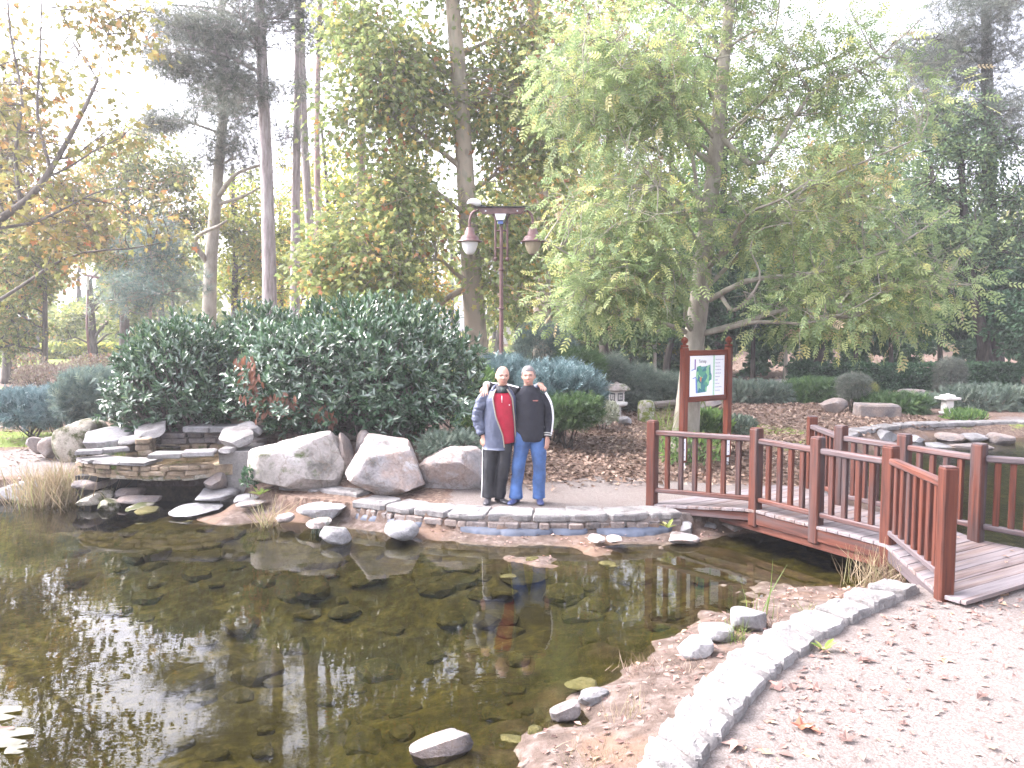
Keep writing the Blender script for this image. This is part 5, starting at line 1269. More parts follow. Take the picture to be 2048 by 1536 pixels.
        for i in range(7):
            V, P = box((0.262 + i * 0.0095, -0.1435 + i * 0.0008, 1.318 + random.uniform(-0.001, 0.001)), (0.0065, 0.004, random.choice((0.014, 0.018, 0.014)))); A('logo', [(V, P)], M['lip'])
        jr = [0.105, 0.098, 0.086, 0.078, 0.074, 0.078]
        lg = [[(0.145, 0, 0.88), (0.115, -0.005, 0.70), (0.082, -0.012, 0.48), (0.058, 0.012, 0.28), (0.046, 0.02, 0.065)], [(0.312, 0, 0.88), (0.330, -0.005, 0.70), (0.343, -0.01, 0.48), (0.344, 0.012, 0.28), (0.346, 0.02, 0.065)]]
        A('jeans', [ell_loft([(0.228, 0, 0.80, 0.172, 0.122), (0.23, 0, 0.92, 0.175, 0.125), (0.23, 0, 0.98, 0.165, 0.115)], 24)] + [limb(l, jr, 26, 18) for l in lg], M['jeans'], 0.010, 3, 0.026, 7)
        for an_, dv in feet:
            A('shoe', [shoe(an_, dv)], M['shoe_navy'], 0.008, 2)
    return body
man1 = build_man('bald')
man2 = build_man('jeans')
# ------------------------------------------------------------------ leaf shapes
def rhomb(w=0.32, fold=0.08, base=0.0):
    return np.array([(0, base, 0), (w, 0.5, fold), (0, 1, -0.05), (-w, 0.5, fold)]), np.array([(0, 1, 2, 3)])
TM = {}
TM['oval'] = rhomb()
TM['narrow'] = rhomb(0.17, 0.05)
_h = [(0.0, 0.0, 0), (0.40, -0.02, .03), (0.27, 0.22, 0), (0.52, 0.50, -.04), (0.20, 0.52, .03), (0.0, 1.0, -.08), (-0.20, 0.52, .03), (-0.52, 0.50, -.04), (-0.27, 0.22, 0), (-0.40, -0.02, .03), (0.0, 0.28, 0.06)]
TM['star'] = (np.array(_h), np.array([(10, 0, 1, 2), (10, 2, 3, 4), (10, 4, 5, 6), (10, 6, 7, 8), (10, 8, 9, 0)]))
def pinnate(k=4):
    V, P = [], []
    def leaf(o, d, l, w_):
        d = nrm(np.array(d, float)); s_ = np.cross(d, (0, 0, 1)); n = len(V)
        o = np.array(o, float)
        V.extend([o, o + d * l * .45 + s_ * w_ + (0, 0, .012), o + d * l + (0, 0, -.02), o + d * l * .45 - s_ * w_ + (0, 0, .012)]); P.append((n, n + 1, n + 2, n + 3))
    for i in range(k):
        y = 0.2 + 0.62 * i / (k - 1); z = -0.12 * y * y
        for s_ in (-1, 1): leaf((0, y, z), (s_ * 0.8, 0.55, -0.12), 0.34 - 0.03 * abs(i - 1.5), 0.062)
    leaf((0, 0.86, -0.1), (0, 1, -0.2), 0.34, 0.065)
    n = len(V); V.extend([np.array(q) for q in ((-.008, 0, 0), (.008, 0, 0), (.006, .9, -.1), (-.006, .9, -.1))]); P.append((n, n + 1, n + 2, n + 3))
    return np.array(V), np.array(P)
TM['pinnate'] = pinnate()
TM['laurel'] = (np.array([(0, 0, 0), (0.16, 0.34, 0.045), (0.15, 0.68, 0.03), (0, 1, -0.07), (-0.15, 0.68, 0.03), (-0.16, 0.34, 0.045)]), np.array([(0, 1, 2, 3), (0, 3, 4, 5)]))
def tuft(k=11, w_=0.022, up=0.35):
    r = np.random.default_rng(5); V, P = [], []
    for i in range(k):
        a = i * 2.4; e = r.uniform(-0.2, 1.0)
        d = np.array((cos(a) * (1 - .5 * max(e, 0)), e * 0.9 + 0.25, sin(a) * (1 - .5 * max(e, 0)))); d = d / np.linalg.norm(d) * r.uniform(0.75, 1.0)
        s_ = nrm(np.cross(d, (0.3, 0.2, 1))) * w_; n = len(V)
        V.extend([-s_, s_, d]); P.append((n, n + 1, n + 2))
    return np.array(V), np.array(P)
TM['tuft'] = tuft()
def spray(k=7):
    V, P = [], []
    def bl(o, d, l, w_):
        o, d = np.array(o, float), nrm(np.array(d, float)); s_ = nrm(np.cross(d, (0, 0, 1))) * w_; n = len(V)
        V.extend([o - s_, o + s_, o + d * l]); P.append((n, n + 1, n + 2))
    bl((0, 0, 0), (0, 1, 0), 1.0, 0.045)
    for i in range(k):
        y = 0.12 + 0.7 * i / k
        bl((0, y, 0), ((-1) ** i * 0.75, 0.8, 0.25 * ((i % 3) - 1)), 0.42 - 0.2 * y, 0.045)
    return np.array(V), np.array(P)
TM['spray'] = spray()
TM['blade'] = (np.array([(-0.012, 0, 0), (0.012, 0, 0), (0.009, 0.55, 0.05), (0, 1, 0.22), (-0.009, 0.55, 0.05)]), np.array([(0, 1, 2, 4), (4, 2, 3, 3)]))
TM['blade'] = (np.array([(-0.012, 0, 0), (0.012, 0, 0), (0.008, 0.55, 0.05), (0.0015, 1, 0.22), (-0.0015, 1, 0.22), (-0.008, 0.55, 0.05)]), np.array([(0, 1, 2, 5), (5, 2, 3, 4)]))
def leaf_frames(axis, hint):
    y = nrm(axis); x = nrm(np.cross(y, hint)); z = np.cross(x, y)
    return x, y, z
def leaf_mesh(name, kind, P, axis, hint, size, rnd, curl=None):
    tv, tp = TM[kind]
    x, y, z = leaf_frames(axis, hint)
    V = P[:, None] + size[:, None, None] * (tv[None, :, :1] * x[:, None] + tv[None, :, 1:2] * y[:, None] + tv[None, :, 2:] * z[:, None])
    n, k = len(P), len(tv)
    polys = (tp[None] + (np.arange(n) * k)[:, None, None]).reshape(-1, tp.shape[1])
    return np_mesh(name, V.reshape(-1, 3), [polys], {'rnd': np.repeat(rnd, k)}, smooth=False)
_single = {}
def single_leaf(kind, q, mat):
    key = (kind, q, mat.name)
    if key not in _single:
        tv, tp = TM[kind]; me = np_mesh('leaf', tv, [tp], {'rnd': np.full(len(tv), (q + 0.5) / 6)}, smooth=False); me.materials.append(mat); _single[key] = me
    return _single[key]
CAMP = np.array((0, 0, CAM_Z))
def foliage(parent, kind, P, axis, hint, size, rnd, mat, pick=0, name='foliage', r=rng):
    """leaves as one mesh; the pick that show largest become leaf objects of their own"""
    P, axis, hint = np.asarray(P), np.asarray(axis), np.asarray(hint)
    keep = np.ones(len(P), bool)
    if pick:
        d = np.linalg.norm(P - CAMP, axis=1)
        el = (P[:, 2] - CAM_Z) / d
        vis = (np.abs(P[:, 0] / P[:, 1]) < 0.63) & (el < 0.36)
        sc = size / d * vis * r.uniform(0.75, 1.25, len(P))
        sel = np.argsort(-sc)[:pick]
        x, y, z = leaf_frames(axis[sel], hint[sel])
        for j, i in enumerate(sel):
            s_ = size[i]; R = np.array([x[j], y[j], z[j]]).T * s_
            Mx = Matrix([list(R[a]) + [P[i][a]] for a in range(3)] + [[0, 0, 0, 1]])
            o = bpy.data.objects.new('leaf', single_leaf(kind, min(5, int(rnd[i] * 6)), mat)); COL.objects.link(o)
            o.matrix_basis = Mx; o.parent = parent; o.matrix_parent_inverse = parent.matrix_basis.inverted()
        keep[sel] = False
    me = leaf_mesh(name, kind, P[keep], axis[keep], hint[keep], size[keep], rnd[keep])
    return add(name, me, mat, parent, kind='stuff' if pick else None)

# ------------------------------------------------------------------ trees
def unit(r, n):
    return nrm(r.normal(size=(n, 3)))
def make_tree(label, trunk, r0, r1, crowns, leaf, size, mat, bmat, name='tree', cat='tree', group=None, seed=1, nlimb=9, clump=0.55, per=60, flat=0.6, droop=0.25, pick=0, rbias=0.0, limb_r=0.5, twig=0.011, lift=0.55, extra=None, flare=1.35, spread=1.0):
    """crowns: list of (centre, radii, number of clumps)"""
    r = np.random.default_rng(seed)
    T = smoothline(trunk, 28); hgt = np.linspace(0, 1, 28)
    R = r0 + (r1 - r0) * hgt ** 0.9; R = R * (1 + (flare - 1) * np.exp(-hgt * 28 / 2.0))
    rt = root(name, T[0], label, cat, group)
    C_ = []
    for c, rad, k in crowns:
        u = unit(r, k) * (r.random((k, 1)) ** 0.45)
        C_.append(np.asarray(c) + u * np.asarray(rad))
    C_ = np.concatenate(C_) if C_ else np.zeros((0, 3))
    parts = [tubes(T, R, 14, True)]
    nodes, nr = [T[14:]], [R[14:]]
    if len(C_) and nlimb:
        # spread-out limb targets
        idx = [int(r.integers(len(C_)))]
        D = np.linalg.norm(C_ - C_[idx[0]], axis=1)
        while len(idx) < min(nlimb, len(C_)):
            j = int(np.argmax(D * r.uniform(0.7, 1, len(D)))); idx.append(j); D = np.minimum(D, np.linalg.norm(C_ - C_[j], axis=1))
        Ls, Rs_ = [], []
        for j in idx:
            t = C_[j]; hd = np.hypot(*(t[:2] - T[:, :2].mean(0)))
            za = t[2] - lift * hd; i = int(np.clip(np.argmin(np.abs(T[:, 2] - za)), 6, 27))
            p0 = T[i]; mid = p0 + (t - p0) * 0.5 + np.array((0, 0, 0.10 * np.linalg.norm(t - p0))) + r.normal(0, 0.06 * np.linalg.norm(t - p0), 3)
            L_ = smoothline([p0, p0 + (mid - p0) * 0.5 + r.normal(0, .04, 3), mid, t + (mid - t) * .4 + r.normal(0, .08, 3), t], 12)
            rr_ = min(R[i] * limb_r, 0.02 + 0.022 * np.linalg.norm(t - p0)); Ls.append(L_); Rs_.append(np.linspace(rr_, 0.012, 12))
        if extra:
            for pts, ra, rb in extra: Ls.append(smoothline(pts, 12)); Rs_.append(np.linspace(ra, rb, 12))
        parts.append(tubes(np.array(Ls), np.array(Rs_), 7)); nodes.append(np.array(Ls)[:, 3:].reshape(-1, 3)); nr.append(np.array(Rs_)[:, 3:].ravel())
    elif extra:
        Ls = [smoothline(p, 12) for p, _, _ in extra]; Rs_ = [np.linspace(a, b, 12) for _, a, b in extra]; parts.append(tubes(np.array(Ls), np.array(Rs_), 7))
    if len(C_):
        N_ = np.concatenate(nodes)
        nn = np.array([np.argmin(((N_ - c) ** 2).sum(1) + 2.0 * np.maximum(N_[:, 2] - c[2], 0)) for c in C_])
        p0 = N_[nn]; k = len(C_); dl = np.linalg.norm(C_ - p0, axis=1)[:, None]
        mid = (p0 + C_) / 2 + r.normal(0, 1, (k, 3)) * 0.10 * dl + np.array((0, 0, 0.06)) * dl
        tw = np.stack([p0, p0 * .5 + mid * .5 + r.normal(0, .03, (k, 3)) * dl, mid, mid * .5 + C_ * .5, C_], 1)
        parts.append(tubes(tw, np.linspace(1.5, 0.5, 5)[None] * twig * np.ones((k, 1)), 5))
        ns = 4; st = np.repeat(C_, ns, 0); e = st + unit(r, k * ns) * clump * np.array((1, 1, flat)) * r.uniform(0.5, 1.1, (k * ns, 1)); m2 = (st + e) / 2 + r.normal(0, .05, st.shape) * clump
        parts.append(tubes(np.stack([st, m2, e], 1), np.array([[0.55, 0.4, 0.25]]) * twig * np.ones((k * ns, 1)), 4))
    V, P = join(parts)
    add('trunk', np_mesh('trunk', V, P), bmat, rt)
    if len(C_) and per:
        k = len(C_); n = k * per
        cc = np.repeat(C_, per, 0)
        dv = unit(r, n) * (r.random((n, 1)) ** 0.5) * clump * spread
        Pn = cc + dv * np.array((1, 1, flat))
        ax = nrm(nrm(dv) + np.array((0, 0, -droop)) + r.normal(0, .35, (n, 3)))
        hint = nrm(np.array((0, 0, 1.0)) + r.normal(0, 0.55, (n, 3)))
        sz = size * r.uniform(0.65, 1.25, n)
        cl = np.repeat(r.normal(0, 0.16, k), per)
        rn = np.clip(r.beta(1.6, 2.2, n) + cl + rbias, 0.005, 0.995)
        foliage(rt, leaf, Pn, ax, hint, sz, rn, mat, pick, 'crown', r)
    return rt
def el(x0, y0, x1, y1, Y, k, dep=None):
    """crown ellipsoid from its box in the photograph, at distance Y"""
    a, b = at(x0, y0, Y), at(x1, y1, Y)
    rx, rz = abs(b[0] - a[0]) / 2, abs(a[2] - b[2]) / 2
    return ((a + b) / 2, (rx, dep if dep else max(0.5, rx * 0.7), rz), k)
def tl_(pts, Y):
    """trunk line from photo points at distance Y, base set on the ground"""
    o = [at(px, py, Y + (p[2] if len(p) > 2 else 0)) for p in pts for px, py in [p[:2]]]
    b = o[0].copy(); b[2] = H(b[0], b[1]) - 0.1
    return [b] + o[0 if o[0][2] > b[2] + 0.3 else 1:]
# the central plane tree and the one behind it
make_tree('plane tree with patchy pale bark and yellow green lobed leaves, right behind the lamp', tl_([(957, 800), (955, 720), (944, 560), (930, 340), (918, 150), (905, 0), (898, -220), (890, -420)], 20.0), 0.30, 0.12,
    [el(690, 30, 880, 330, 19.5, 84, 1.1), el(840, 60, 960, 300, 20.6, 20, .6), el(640, -20, 790, 130, 19.8, 18, 1.0), el(640, 180, 740, 300, 19.6, 9, .8), el(930, 20, 1180, 420, 20.5, 100, 1.2), el(720, 280, 870, 480, 19.2, 40, 1.0), el(640, 440, 835, 700, 18.8, 84, 1.0), el(610, 430, 720, 600, 19, 20, .8), el(1000, 520, 1060, 640, 19, 5, 0.4), el(860, 420, 900, 500, 18.8, 5, .4), el(940, 360, 1140, 620, 20, 46, 0.8), el(600, -420, 1180, 40, 20, 150, 2.0)],
    'star', 0.145, M['f_plane'], M['bark_plane'], seed=11, nlimb=18, clump=0.95, per=64, flat=0.9, droop=0.6, pick=300, rbias=-0.07, lift=0.35, limb_r=0.35)
make_tree('second plane tree with forking grey limbs seen through the leaves right of the lamp', tl_([(1085, 700), (1083, 450), (1075, 250), (1068, 60), (1060, -200)], 27.0), 0.34, 0.14,
    [el(960, -260, 1260, 160, 27, 90, 1.8), el(1000, 120, 1260, 420, 27, 70, 1.4)], 'star', 0.16, M['f_plane'], M['bark_plane'], seed=12, nlimb=10, clump=1.15, per=52, droop=0.5, rbias=0.12, limb_r=0.6,
    extra=[([at(1077, 300, 27), at(1110, 190, 26.5), at(1150, 130, 26.5), at(1180, 40, 26.5)], 0.13, 0.04), ([at(1075, 260, 27), at(1040, 170, 27.4), at(1000, 60, 27)], 0.11, 0.04)])
# the ash over the map sign
make_tree('pale-trunked ash tree with feathery green leaves spreading over the map sign', tl_([(1366, 940), (1372, 860), (1386, 700), (1400, 590), (1412, 470), (1428, 340), (1440, 200), (1452, 80), (1466, -60), (1480, -260)], 13.4), 0.21, 0.05,
    [el(1080, 10, 1430, 330, 13.0, 120, 1.3), el(1130, 300, 1380, 640, 12.6, 66, 1.0), el(1420, 20, 1700, 300, 13.4, 50, 1.3), el(1580, 10, 1820, 230, 13.2, 18, 1.0), el(1430, 280, 1780, 560, 12.8, 66, 1.1), el(1480, 510, 1930, 660, 12.2, 50, 0.7), el(1150, 470, 1400, 600, 12.4, 30, 0.6), el(1700, 100, 1880, 330, 12.6, 14, .8), el(1080, 560, 1250, 640, 12.5, 12, .5), el(1760, 440, 1960, 640, 12.2, 12, .6), el(1100, -320, 1780, 30, 13.4, 100, 1.6)],
    'pinnate', 0.235, M['f_ash'], M['bark_ash'], seed=21, nlimb=24, clump=0.66, per=23, flat=0.95, droop=0.35, pick=300, lift=0.62, limb_r=0.27, twig=0.009,
    extra=[([at(1418, 600, 13.3), at(1500, 560, 12.8), at(1620, 548, 12.4), at(1730, 520, 12.2), at(1830, 470, 12.2), at(1900, 420, 12.1)], 0.05, 0.012), ([at(1425, 330, 13.4), at(1370, 280, 13.1), at(1350, 200, 13), at(1320, 90, 12.9)], 0.05, 0.012),
           ([at(1430, 260, 13.4), at(1520, 330, 13), at(1620, 190, 12.9), at(1740, 130, 12.7), at(1840, 40, 12.6)], 0.05, 0.01), ([at(1405, 480, 13.4), at(1390, 350, 13.1), at(1378, 260, 13), at(1390, 150, 12.9)], 0.05, 0.012),
           ([at(1400, 575, 13.4), at(1300, 560, 12.8), at(1180, 530, 12.5), at(1090, 480, 12.4)], 0.045, 0.01), ([at(1440, 590, 13.3), at(1470, 620, 12.6), at(1520, 560, 12.3), at(1500, 500, 12.2)], 0.04, 0.01)])

# tall pines
def pine(label, trunk, r0, r1, crowns, mat='f_pine', seed=1, per=30, clump=0.8, size=0.26, bm_='bark_pine', flat=0.36, nlimb=12, extra=None, cat='pine tree', limb_r=0.32):
    return make_tree(label, trunk, r0, r1, crowns, 'tuft', size, M[mat], M[bm_], 'pine_tree', cat, None, seed, nlimb, clump, per, flat, -0.5, 0, 0.0, limb_r, 0.012, 0.15, extra)
pine('tallest straight pine with pale grey bark just left of the centre bush', tl_([(540, 800), (538, 520), (530, 260), (518, 0), (508, -250), (500, -520)], 22), 0.215, 0.09,
     [el(300, 15, 530, 100, 21, 56, 1.3), el(275, 105, 420, 160, 20.5, 26, 1.0), el(400, 120, 560, 240, 21.6, 30, 1.3), el(430, -20, 620, 60, 22, 26, 1.2), el(540, 60, 680, 110, 23, 8, 1), el(330, -260, 700, 0, 22, 90, 2.2), el(320, -560, 700, -250, 22, 110, 2.6)], seed=31,
     extra=[([at(528, 150, 22), at(450, 110, 21), at(370, 100, 20.6), at(300, 130, 20.4)], 0.06, 0.02), ([at(526, 100, 22), at(470, 60, 21.2), at(380, 40, 21)], 0.05, 0.02), ([at(521, 55, 22), at(440, 20, 21.5), at(350, 10, 21.2)], 0.05, 0.02)])
pine('straight pine trunk in the middle of the three bare pine trunks', tl_([(589, 800), (590, 520), (594, 250), (597, 0), (600, -300)], 26), 0.17, 0.08, [el(520, -200, 720, 60, 26, 40, 2), el(540, -420, 720, -200, 26, 40, 2), el(600, 60, 700, 110, 26, 6, .8), el(535, 150, 640, 205, 26, 7, .8), el(530, 250, 610, 320, 26, 8, .8)], seed=32)
pine('slightly curved pine trunk standing right of the middle pine', tl_([(626, 800), (622, 520), (610, 300), (604, 100), (600, -100), (604, -350)], 27.5), 0.175, 0.08, [el(560, -320, 760, 20, 27.5, 46, 2)], seed=33)
pine('thin reddish pine trunk farthest right in the pine group', tl_([(638, 800), (636, 500), (634, 250), (640, 0), (642, -260)], 31), 0.16, 0.07, [el(560, -300, 760, 40, 31, 40, 2), el(640, 30, 740, 80, 31, 6, 1)], seed=34, bm_='bark_red')
pine('pine with pinkish bark half hidden by plane leaves left of the lamp', tl_([(726, 800), (724, 520), (722, 250), (726, 0), (730, -300)], 24), 0.17, 0.08, [el(660, -340, 860, -40, 24, 34, 2)], seed=35, bm_='bark_red')
pine('crooked dark pine with a forked trunk and bare side limbs on the left', tl_([(416, 800), (420, 560), (430, 420), (438, 330), (448, 200), (440, 80), (450, -60)], 25), 0.25, 0.09,
     [el(380, 150, 540, 270, 25, 40, 1.4), el(270, 220, 400, 275, 24.5, 24, 1.1), el(380, 260, 540, 350, 25, 30, 1.2), el(400, 30, 530, 170, 25, 36, 1.5), el(380, -200, 560, 30, 25, 40, 2)], seed=36, bm_='bark_ash', nlimb=8,
     extra=[([at(432, 400, 25), at(470, 350, 24.6), at(520, 330, 24.4)], 0.09, 0.03), ([at(430, 410, 25), at(480, 395, 24.8), at(530, 370, 24.6)], 0.07, 0.02), ([at(418, 530, 25), at(390, 480, 24.5), at(440, 450, 24), at(455, 440, 24)], 0.10, 0.03)])
pine('dark tall conifer with drooping sprays at the top right corner', tl_([(1990, 760), (1980, 500), (1975, 200), (1970, -100), (1970, -400)], 30), 0.32, 0.1, [el(1770, 40, 2060, 180, 30, 90, 2), el(1880, -60, 2110, 90, 29, 50, 2), el(1760, 160, 1960, 300, 30, 34, 2), el(1930, 160, 2130, 330, 29, 50, 2), el(1800, -380, 2160, -20, 30, 70, 2.5)], seed=37, bm_='bark_dark', flat=0.6, per=52)
make_tree('slender blue grey young pine with a thin reddish stem left of the bushes', tl_([(296, 760), (300, 640), (306, 560), (300, 480), (305, 430)], 20.5), 0.055, 0.02,
    [el(200, 520, 400, 640, 20.3, 34, 1.1), el(260, 430, 360, 540, 20.5, 16, 0.7)], 'tuft', 0.27, M['f_bluepine'], M['bark_red'], 'pine_tree', 'pine tree', None, 38, 8, 0.62, 24, 0.5, -0.4, lift=0.2)
# left side broadleaves
make_tree('leaning plane tree at the left edge with sparse orange leaves against the sky', [(-11.5, 15.6, -0.1), (-11.2, 15.6, 1.8), tuple(at(-80, 560, 15.6)), tuple(at(-10, 450, 15.7)), tuple(at(60, 395, 15.8)), tuple(at(110, 325, 16.0)), tuple(at(160, 235, 16.2)), tuple(at(195, 160, 16.4))], 0.15, 0.03,
    [el(-140, 330, 150, 500, 16, 20, 1.6), el(0, 180, 150, 400, 16.5, 18, 1.4), el(160, 180, 300, 340, 16.5, 9, 1), el(-80, 10, 130, 240, 16.8, 26, 1.6), el(170, -40, 290, 130, 17, 18, 1), el(40, 380, 260, 510, 17, 9, 1.2), el(200, 380, 380, 500, 18, 8, 1.2), el(-260, -420, 120, 10, 17, 34, 2.2)],
    'star', 0.15, M['f_orange'], M['bark_brown'], 'tree', 'tree', None, 41, 9, 0.75, 26, 0.85, 0.5, rbias=-0.12, lift=0.6, limb_r=0.4,
    extra=[([at(40, 405, 15.8), at(30, 300, 16), at(45, 200, 16.2), at(20, 60, 16.6), at(10, -120, 16.8)], 0.04, 0.012), ([at(100, 335, 16), at(75, 230, 16.2), at(80, 110, 16.5), at(85, -60, 16.9)], 0.035, 0.01), ([at(-20, 460, 15.7), at(80, 440, 15.9), at(180, 390, 16.2), at(230, 375, 16.4)], 0.035, 0.01), ([at(110, 320, 16), at(150, 310, 16.2), at(190, 280, 16.4)], 0.025, 0.01)])
bgt = [  # label, trunk px list, Y, r0, crown boxes, mat, leaf, size, bark, bias
    ('yellow green tree filling the gap left of the pine trunks', [(470, 760), (470, 500), (465, 330)], 38, 0.2, [(390, 330, 560, 620, 46), (430, 400, 640, 640, 40)], 'f_yellow', 0.22, 'bark_dark', 0.05),
    ('broad olive tree with an uneven rounded top behind the young blue pine', [(250, 780), (250, 500), (255, 330)], 36, 0.24, [(150, 240, 380, 460, 66), (120, 400, 330, 530, 40), (200, 450, 330, 620, 40), (300, 300, 420, 560, 40)], 'f_olive', 0.2, 'bark_dark', 0.12),
    ('orange brown tree against the bright sky at the far left', [(20, 780), (15, 500), (0, 300)], 30, 0.24, [(-140, 170, 100, 420, 76), (-80, 380, 160, 600, 64), (100, 330, 230, 520, 26)], 'f_orange', 0.2, 'bark_dark', 0.0),
    ('green and rusty young maple with a slim dark stem at the left edge', [(88, 780), (90, 640), (90, 500)], 27, 0.12, [(-40, 440, 130, 610, 50), (-60, 560, 80, 720, 44)], 'f_olive', 0.16, 'bark_dark', 0.12),
    ('dark-stemmed olive tree behind the distant lamp on the left', [(187, 740), (184, 640), (180, 560)], 42, 0.26, [(190, 560, 310, 690, 30), (200, 470, 330, 600, 30), (100, 600, 170, 690, 14)], 'f_olive', 0.22, 'bark_dark', -0.05),
    ('pale yellow tree glowing behind the pine trunks', [(560, 760), (562, 560), (560, 400)], 44, 0.2, [(480, 420, 700, 640, 54), (540, 300, 680, 460, 22)], 'f_yellow', 0.24, 'bark_dark', 0.15),
    ('thin dark tree behind the pines with sparse yellow leaves', [(668, 760), (664, 560), (652, 350), (640, 230)], 34, 0.13, [(620, 280, 740, 480, 26), (600, 440, 740, 620, 36)], 'f_yellow', 0.2, 'bark_dark', 0.05),
    ('brownish climber-hung tree behind the plane trunk', [(800, 760), (805, 500), (800, 250)], 30, 0.22, [(720, 200, 900, 460, 22), (720, 440, 920, 690, 46)], 'f_yellow', 0.17, 'bark_dark', 0.12),
    ('broad tree of mixed green leaves behind the lamp', [(1040, 760), (1035, 560), (1030, 300)], 36, 0.25, [(930, 300, 1180, 560, 54), (960, 500, 1180, 690, 50), (880, 60, 1120, 330, 24)], 'f_olive', 0.2, 'bark_dark', 0.12),
    ('tall green brown tree behind the left half of the ash', [(1210, 760), (1215, 500), (1220, 200)], 30, 0.26, [(1100, 60, 1330, 330, 66), (1100, 300, 1320, 570, 66), (1140, -300, 1380, 80, 50)], 'f_olive', 0.18, 'bark_dark', 0.2),
    ('tall light green tree behind the ash trunk', [(1440, 760), (1445, 500), (1450, 200)], 33, 0.26, [(1320, 120, 1560, 400, 70), (1330, 360, 1600, 600, 70), (1280, -200, 1500, 130, 46)], 'f_mid', 0.2, 'bark_dark', 0.15),
    ('hazy pale green tree filling the gap right of the ash', [(1720, 760), (1720, 560), (1725, 300)], 40, 0.22, [(1620, 240, 1850, 460, 60), (1640, 420, 1860, 600, 50), (1560, 180, 1760, 330, 24)], 'f_mid', 0.22, 'bark_dark', 0.2),
    ('hazy yellow green tree behind the top of the ash', [(1340, 760), (1340, 500), (1345, 200)], 44, 0.26, [(1230, 40, 1440, 330, 50), (1250, 280, 1460, 560, 50)], 'f_yellow', 0.25, 'bark_dark', 0.1),
    ('olive tree with brown tips right of the ash trunk', [(1640, 760), (1640, 560), (1650, 330)], 31, 0.22, [(1540, 290, 1780, 480, 56), (1560, 440, 1800, 620, 56)], 'f_olive', 0.18, 'bark_dark', 0.2),
    ('bright green vine-covered tree at the right edge', [(1985, 790), (1960, 650), (1935, 500), (1920, 300)], 28.6, 0.24, [(1800, 190, 2010, 400, 80), (1830, 360, 2080, 600, 90), (1960, 250, 2140, 520, 56), (1780, 330, 1900, 540, 36)], 'f_vine', 0.135, 'bark_dark', 0.1),
]
for i, (lb, tp, Y, r0, cr, mt, sz, bk, bias) in enumerate(bgt):
    make_tree(lb, tl_(tp, Y), r0, r0 * 0.4, [el(*c[:4], Y, int(c[4] * 1.25), max(1.2, (c[2] - c[0]) / F * Y * 0.35)) for c in cr], 'oval', sz, M[mt], M[bk], 'tree', 'tree', None, 60 + i, 10, 0.03 * Y * 0.62, 70, 0.75, 0.3, 0, bias, 0.45, 0.02, 0.5)
# dark evergreen row behind the hedge and lanterns on the right
dk = [(1180, 27, 1120, 530, 1270, 680, 'f_mid', 'bushy blue green tree above the stone lantern', 1180, 0.08), (1316, 26, 1230, 560, 1370, 700, 'f_mid', 'light grey slim trunk with mid green crown left of the map sign', 1309, 0.07),
      (1512, 29, 1420, 520, 1560, 690, 'f_dark', 'dark evergreen with a slim black stem right of the map sign', 1505, 0.1), (1566, 27.2, 1520, 560, 1630, 690, 'f_mid', 'green tree on a slim pale stem at the left end of the hedge', 1572, 0.08),
      (1632, 31, 1580, 520, 1710, 690, 'f_dark', 'dark green tree behind the left part of the hedge', 1636, 0.1), (1710, 30, 1680, 540, 1800, 700, 'f_dark', 'dark green tree behind the middle of the hedge', 1712, 0.1),
      (1782, 29, 1740, 540, 1880, 690, 'f_mid', 'leafy green tree with a straight stem above the hedge middle', 1782, 0.1), (1880, 31, 1840, 500, 1990, 700, 'f_dark', 'dense dark tree above the right part of the hedge', 1880, 0.12),
      (1975, 30, 1900, 520, 2090, 680, 'f_dark', 'dark tree with a thick black leaning trunk near the right edge', 1965, 0.26), (1385, 31, 1330, 560, 1440, 700, 'f_dark', 'dark bushy tree behind the ash trunk', 1330, 0.16), (2060, 27, 2000, 560, 2160, 720, 'f_dark', 'dark evergreen at the right edge beside the leaning trunk', 2066, 0.14),
      (1130, 32, 1080, 590, 1190, 720, 'f_olive', 'brownish thin-stemmed tree behind the blue green tree', 1128, 0.08), (1260, 33, 1230, 570, 1350, 720, 'f_olive', 'yellowish tree with many thin stems behind the stone lantern', 1262, 0.07)]
for i, (cx, Y, x0, y0, x1, y1, mt, lb, bxp, r0) in enumerate(dk):
    tp = [(bxp, 800), (bxp + (cx - bxp) * 0.2, 690), (cx + (25 if r0 > 0.2 else 0), 600)]
    make_tree(lb, tl_(tp, Y), r0, r0 * 0.5, [el(x0, y0, x1, y1, Y, 62, 1.3), el(x0 - 10, y0 - 90, x1 + 10, y0 + 50, Y + 0.5, 34, 1.3)], 'oval', 0.17, M[mt], M['bark_ash'] if 'pale' in lb or 'light grey' in lb else M['bark_dark'], 'tree', 'tree', None, 100 + i, 8, 0.55, 90, 0.5, 0.35, 0, 0.0, 0.4, 0.014, 0.3)
# far woods: the mass behind everything
r_ = np.random.default_rng(9); n = 34000
px_ = r_.uniform(-300, 2350, n); Yf = r_.uniform(52, 84, n)
topc = np.interp(px_, [-300, 0, 150, 300, 450, 600, 700, 900, 2350], [330, 420, 400, 430, 470, 480, 430, 330, 380]) + 70 * (fbm(px_ / 90, Yf * 0 + 3) - 0.5)
py_ = topc + (715 - topc) * r_.random(n) ** 0.8
gap = fbm(px_ / 55 + 7, py_ / 55) + 0.06 * (py_ > 600)
k = gap > 0.44
Pf = np.array([at(a, b, c) for a, b, c in zip(px_[k], py_[k], Yf[k])]); nk = len(Pf)
w_o = add('distant_woods', leaf_mesh('distant_woods', 'oval', Pf, unit(r_, nk), unit(r_, nk), r_.uniform(0.5, 1.0, nk), np.clip(r_.beta(2, 2, nk) * 0.8 + 0.25 * (fbm(px_[k] / 130, py_[k] / 130 + 5) - .4), 0, 1)), M['f_olive'], None, 'mass of autumn woods far behind the park', 'woods', kind='stuff')
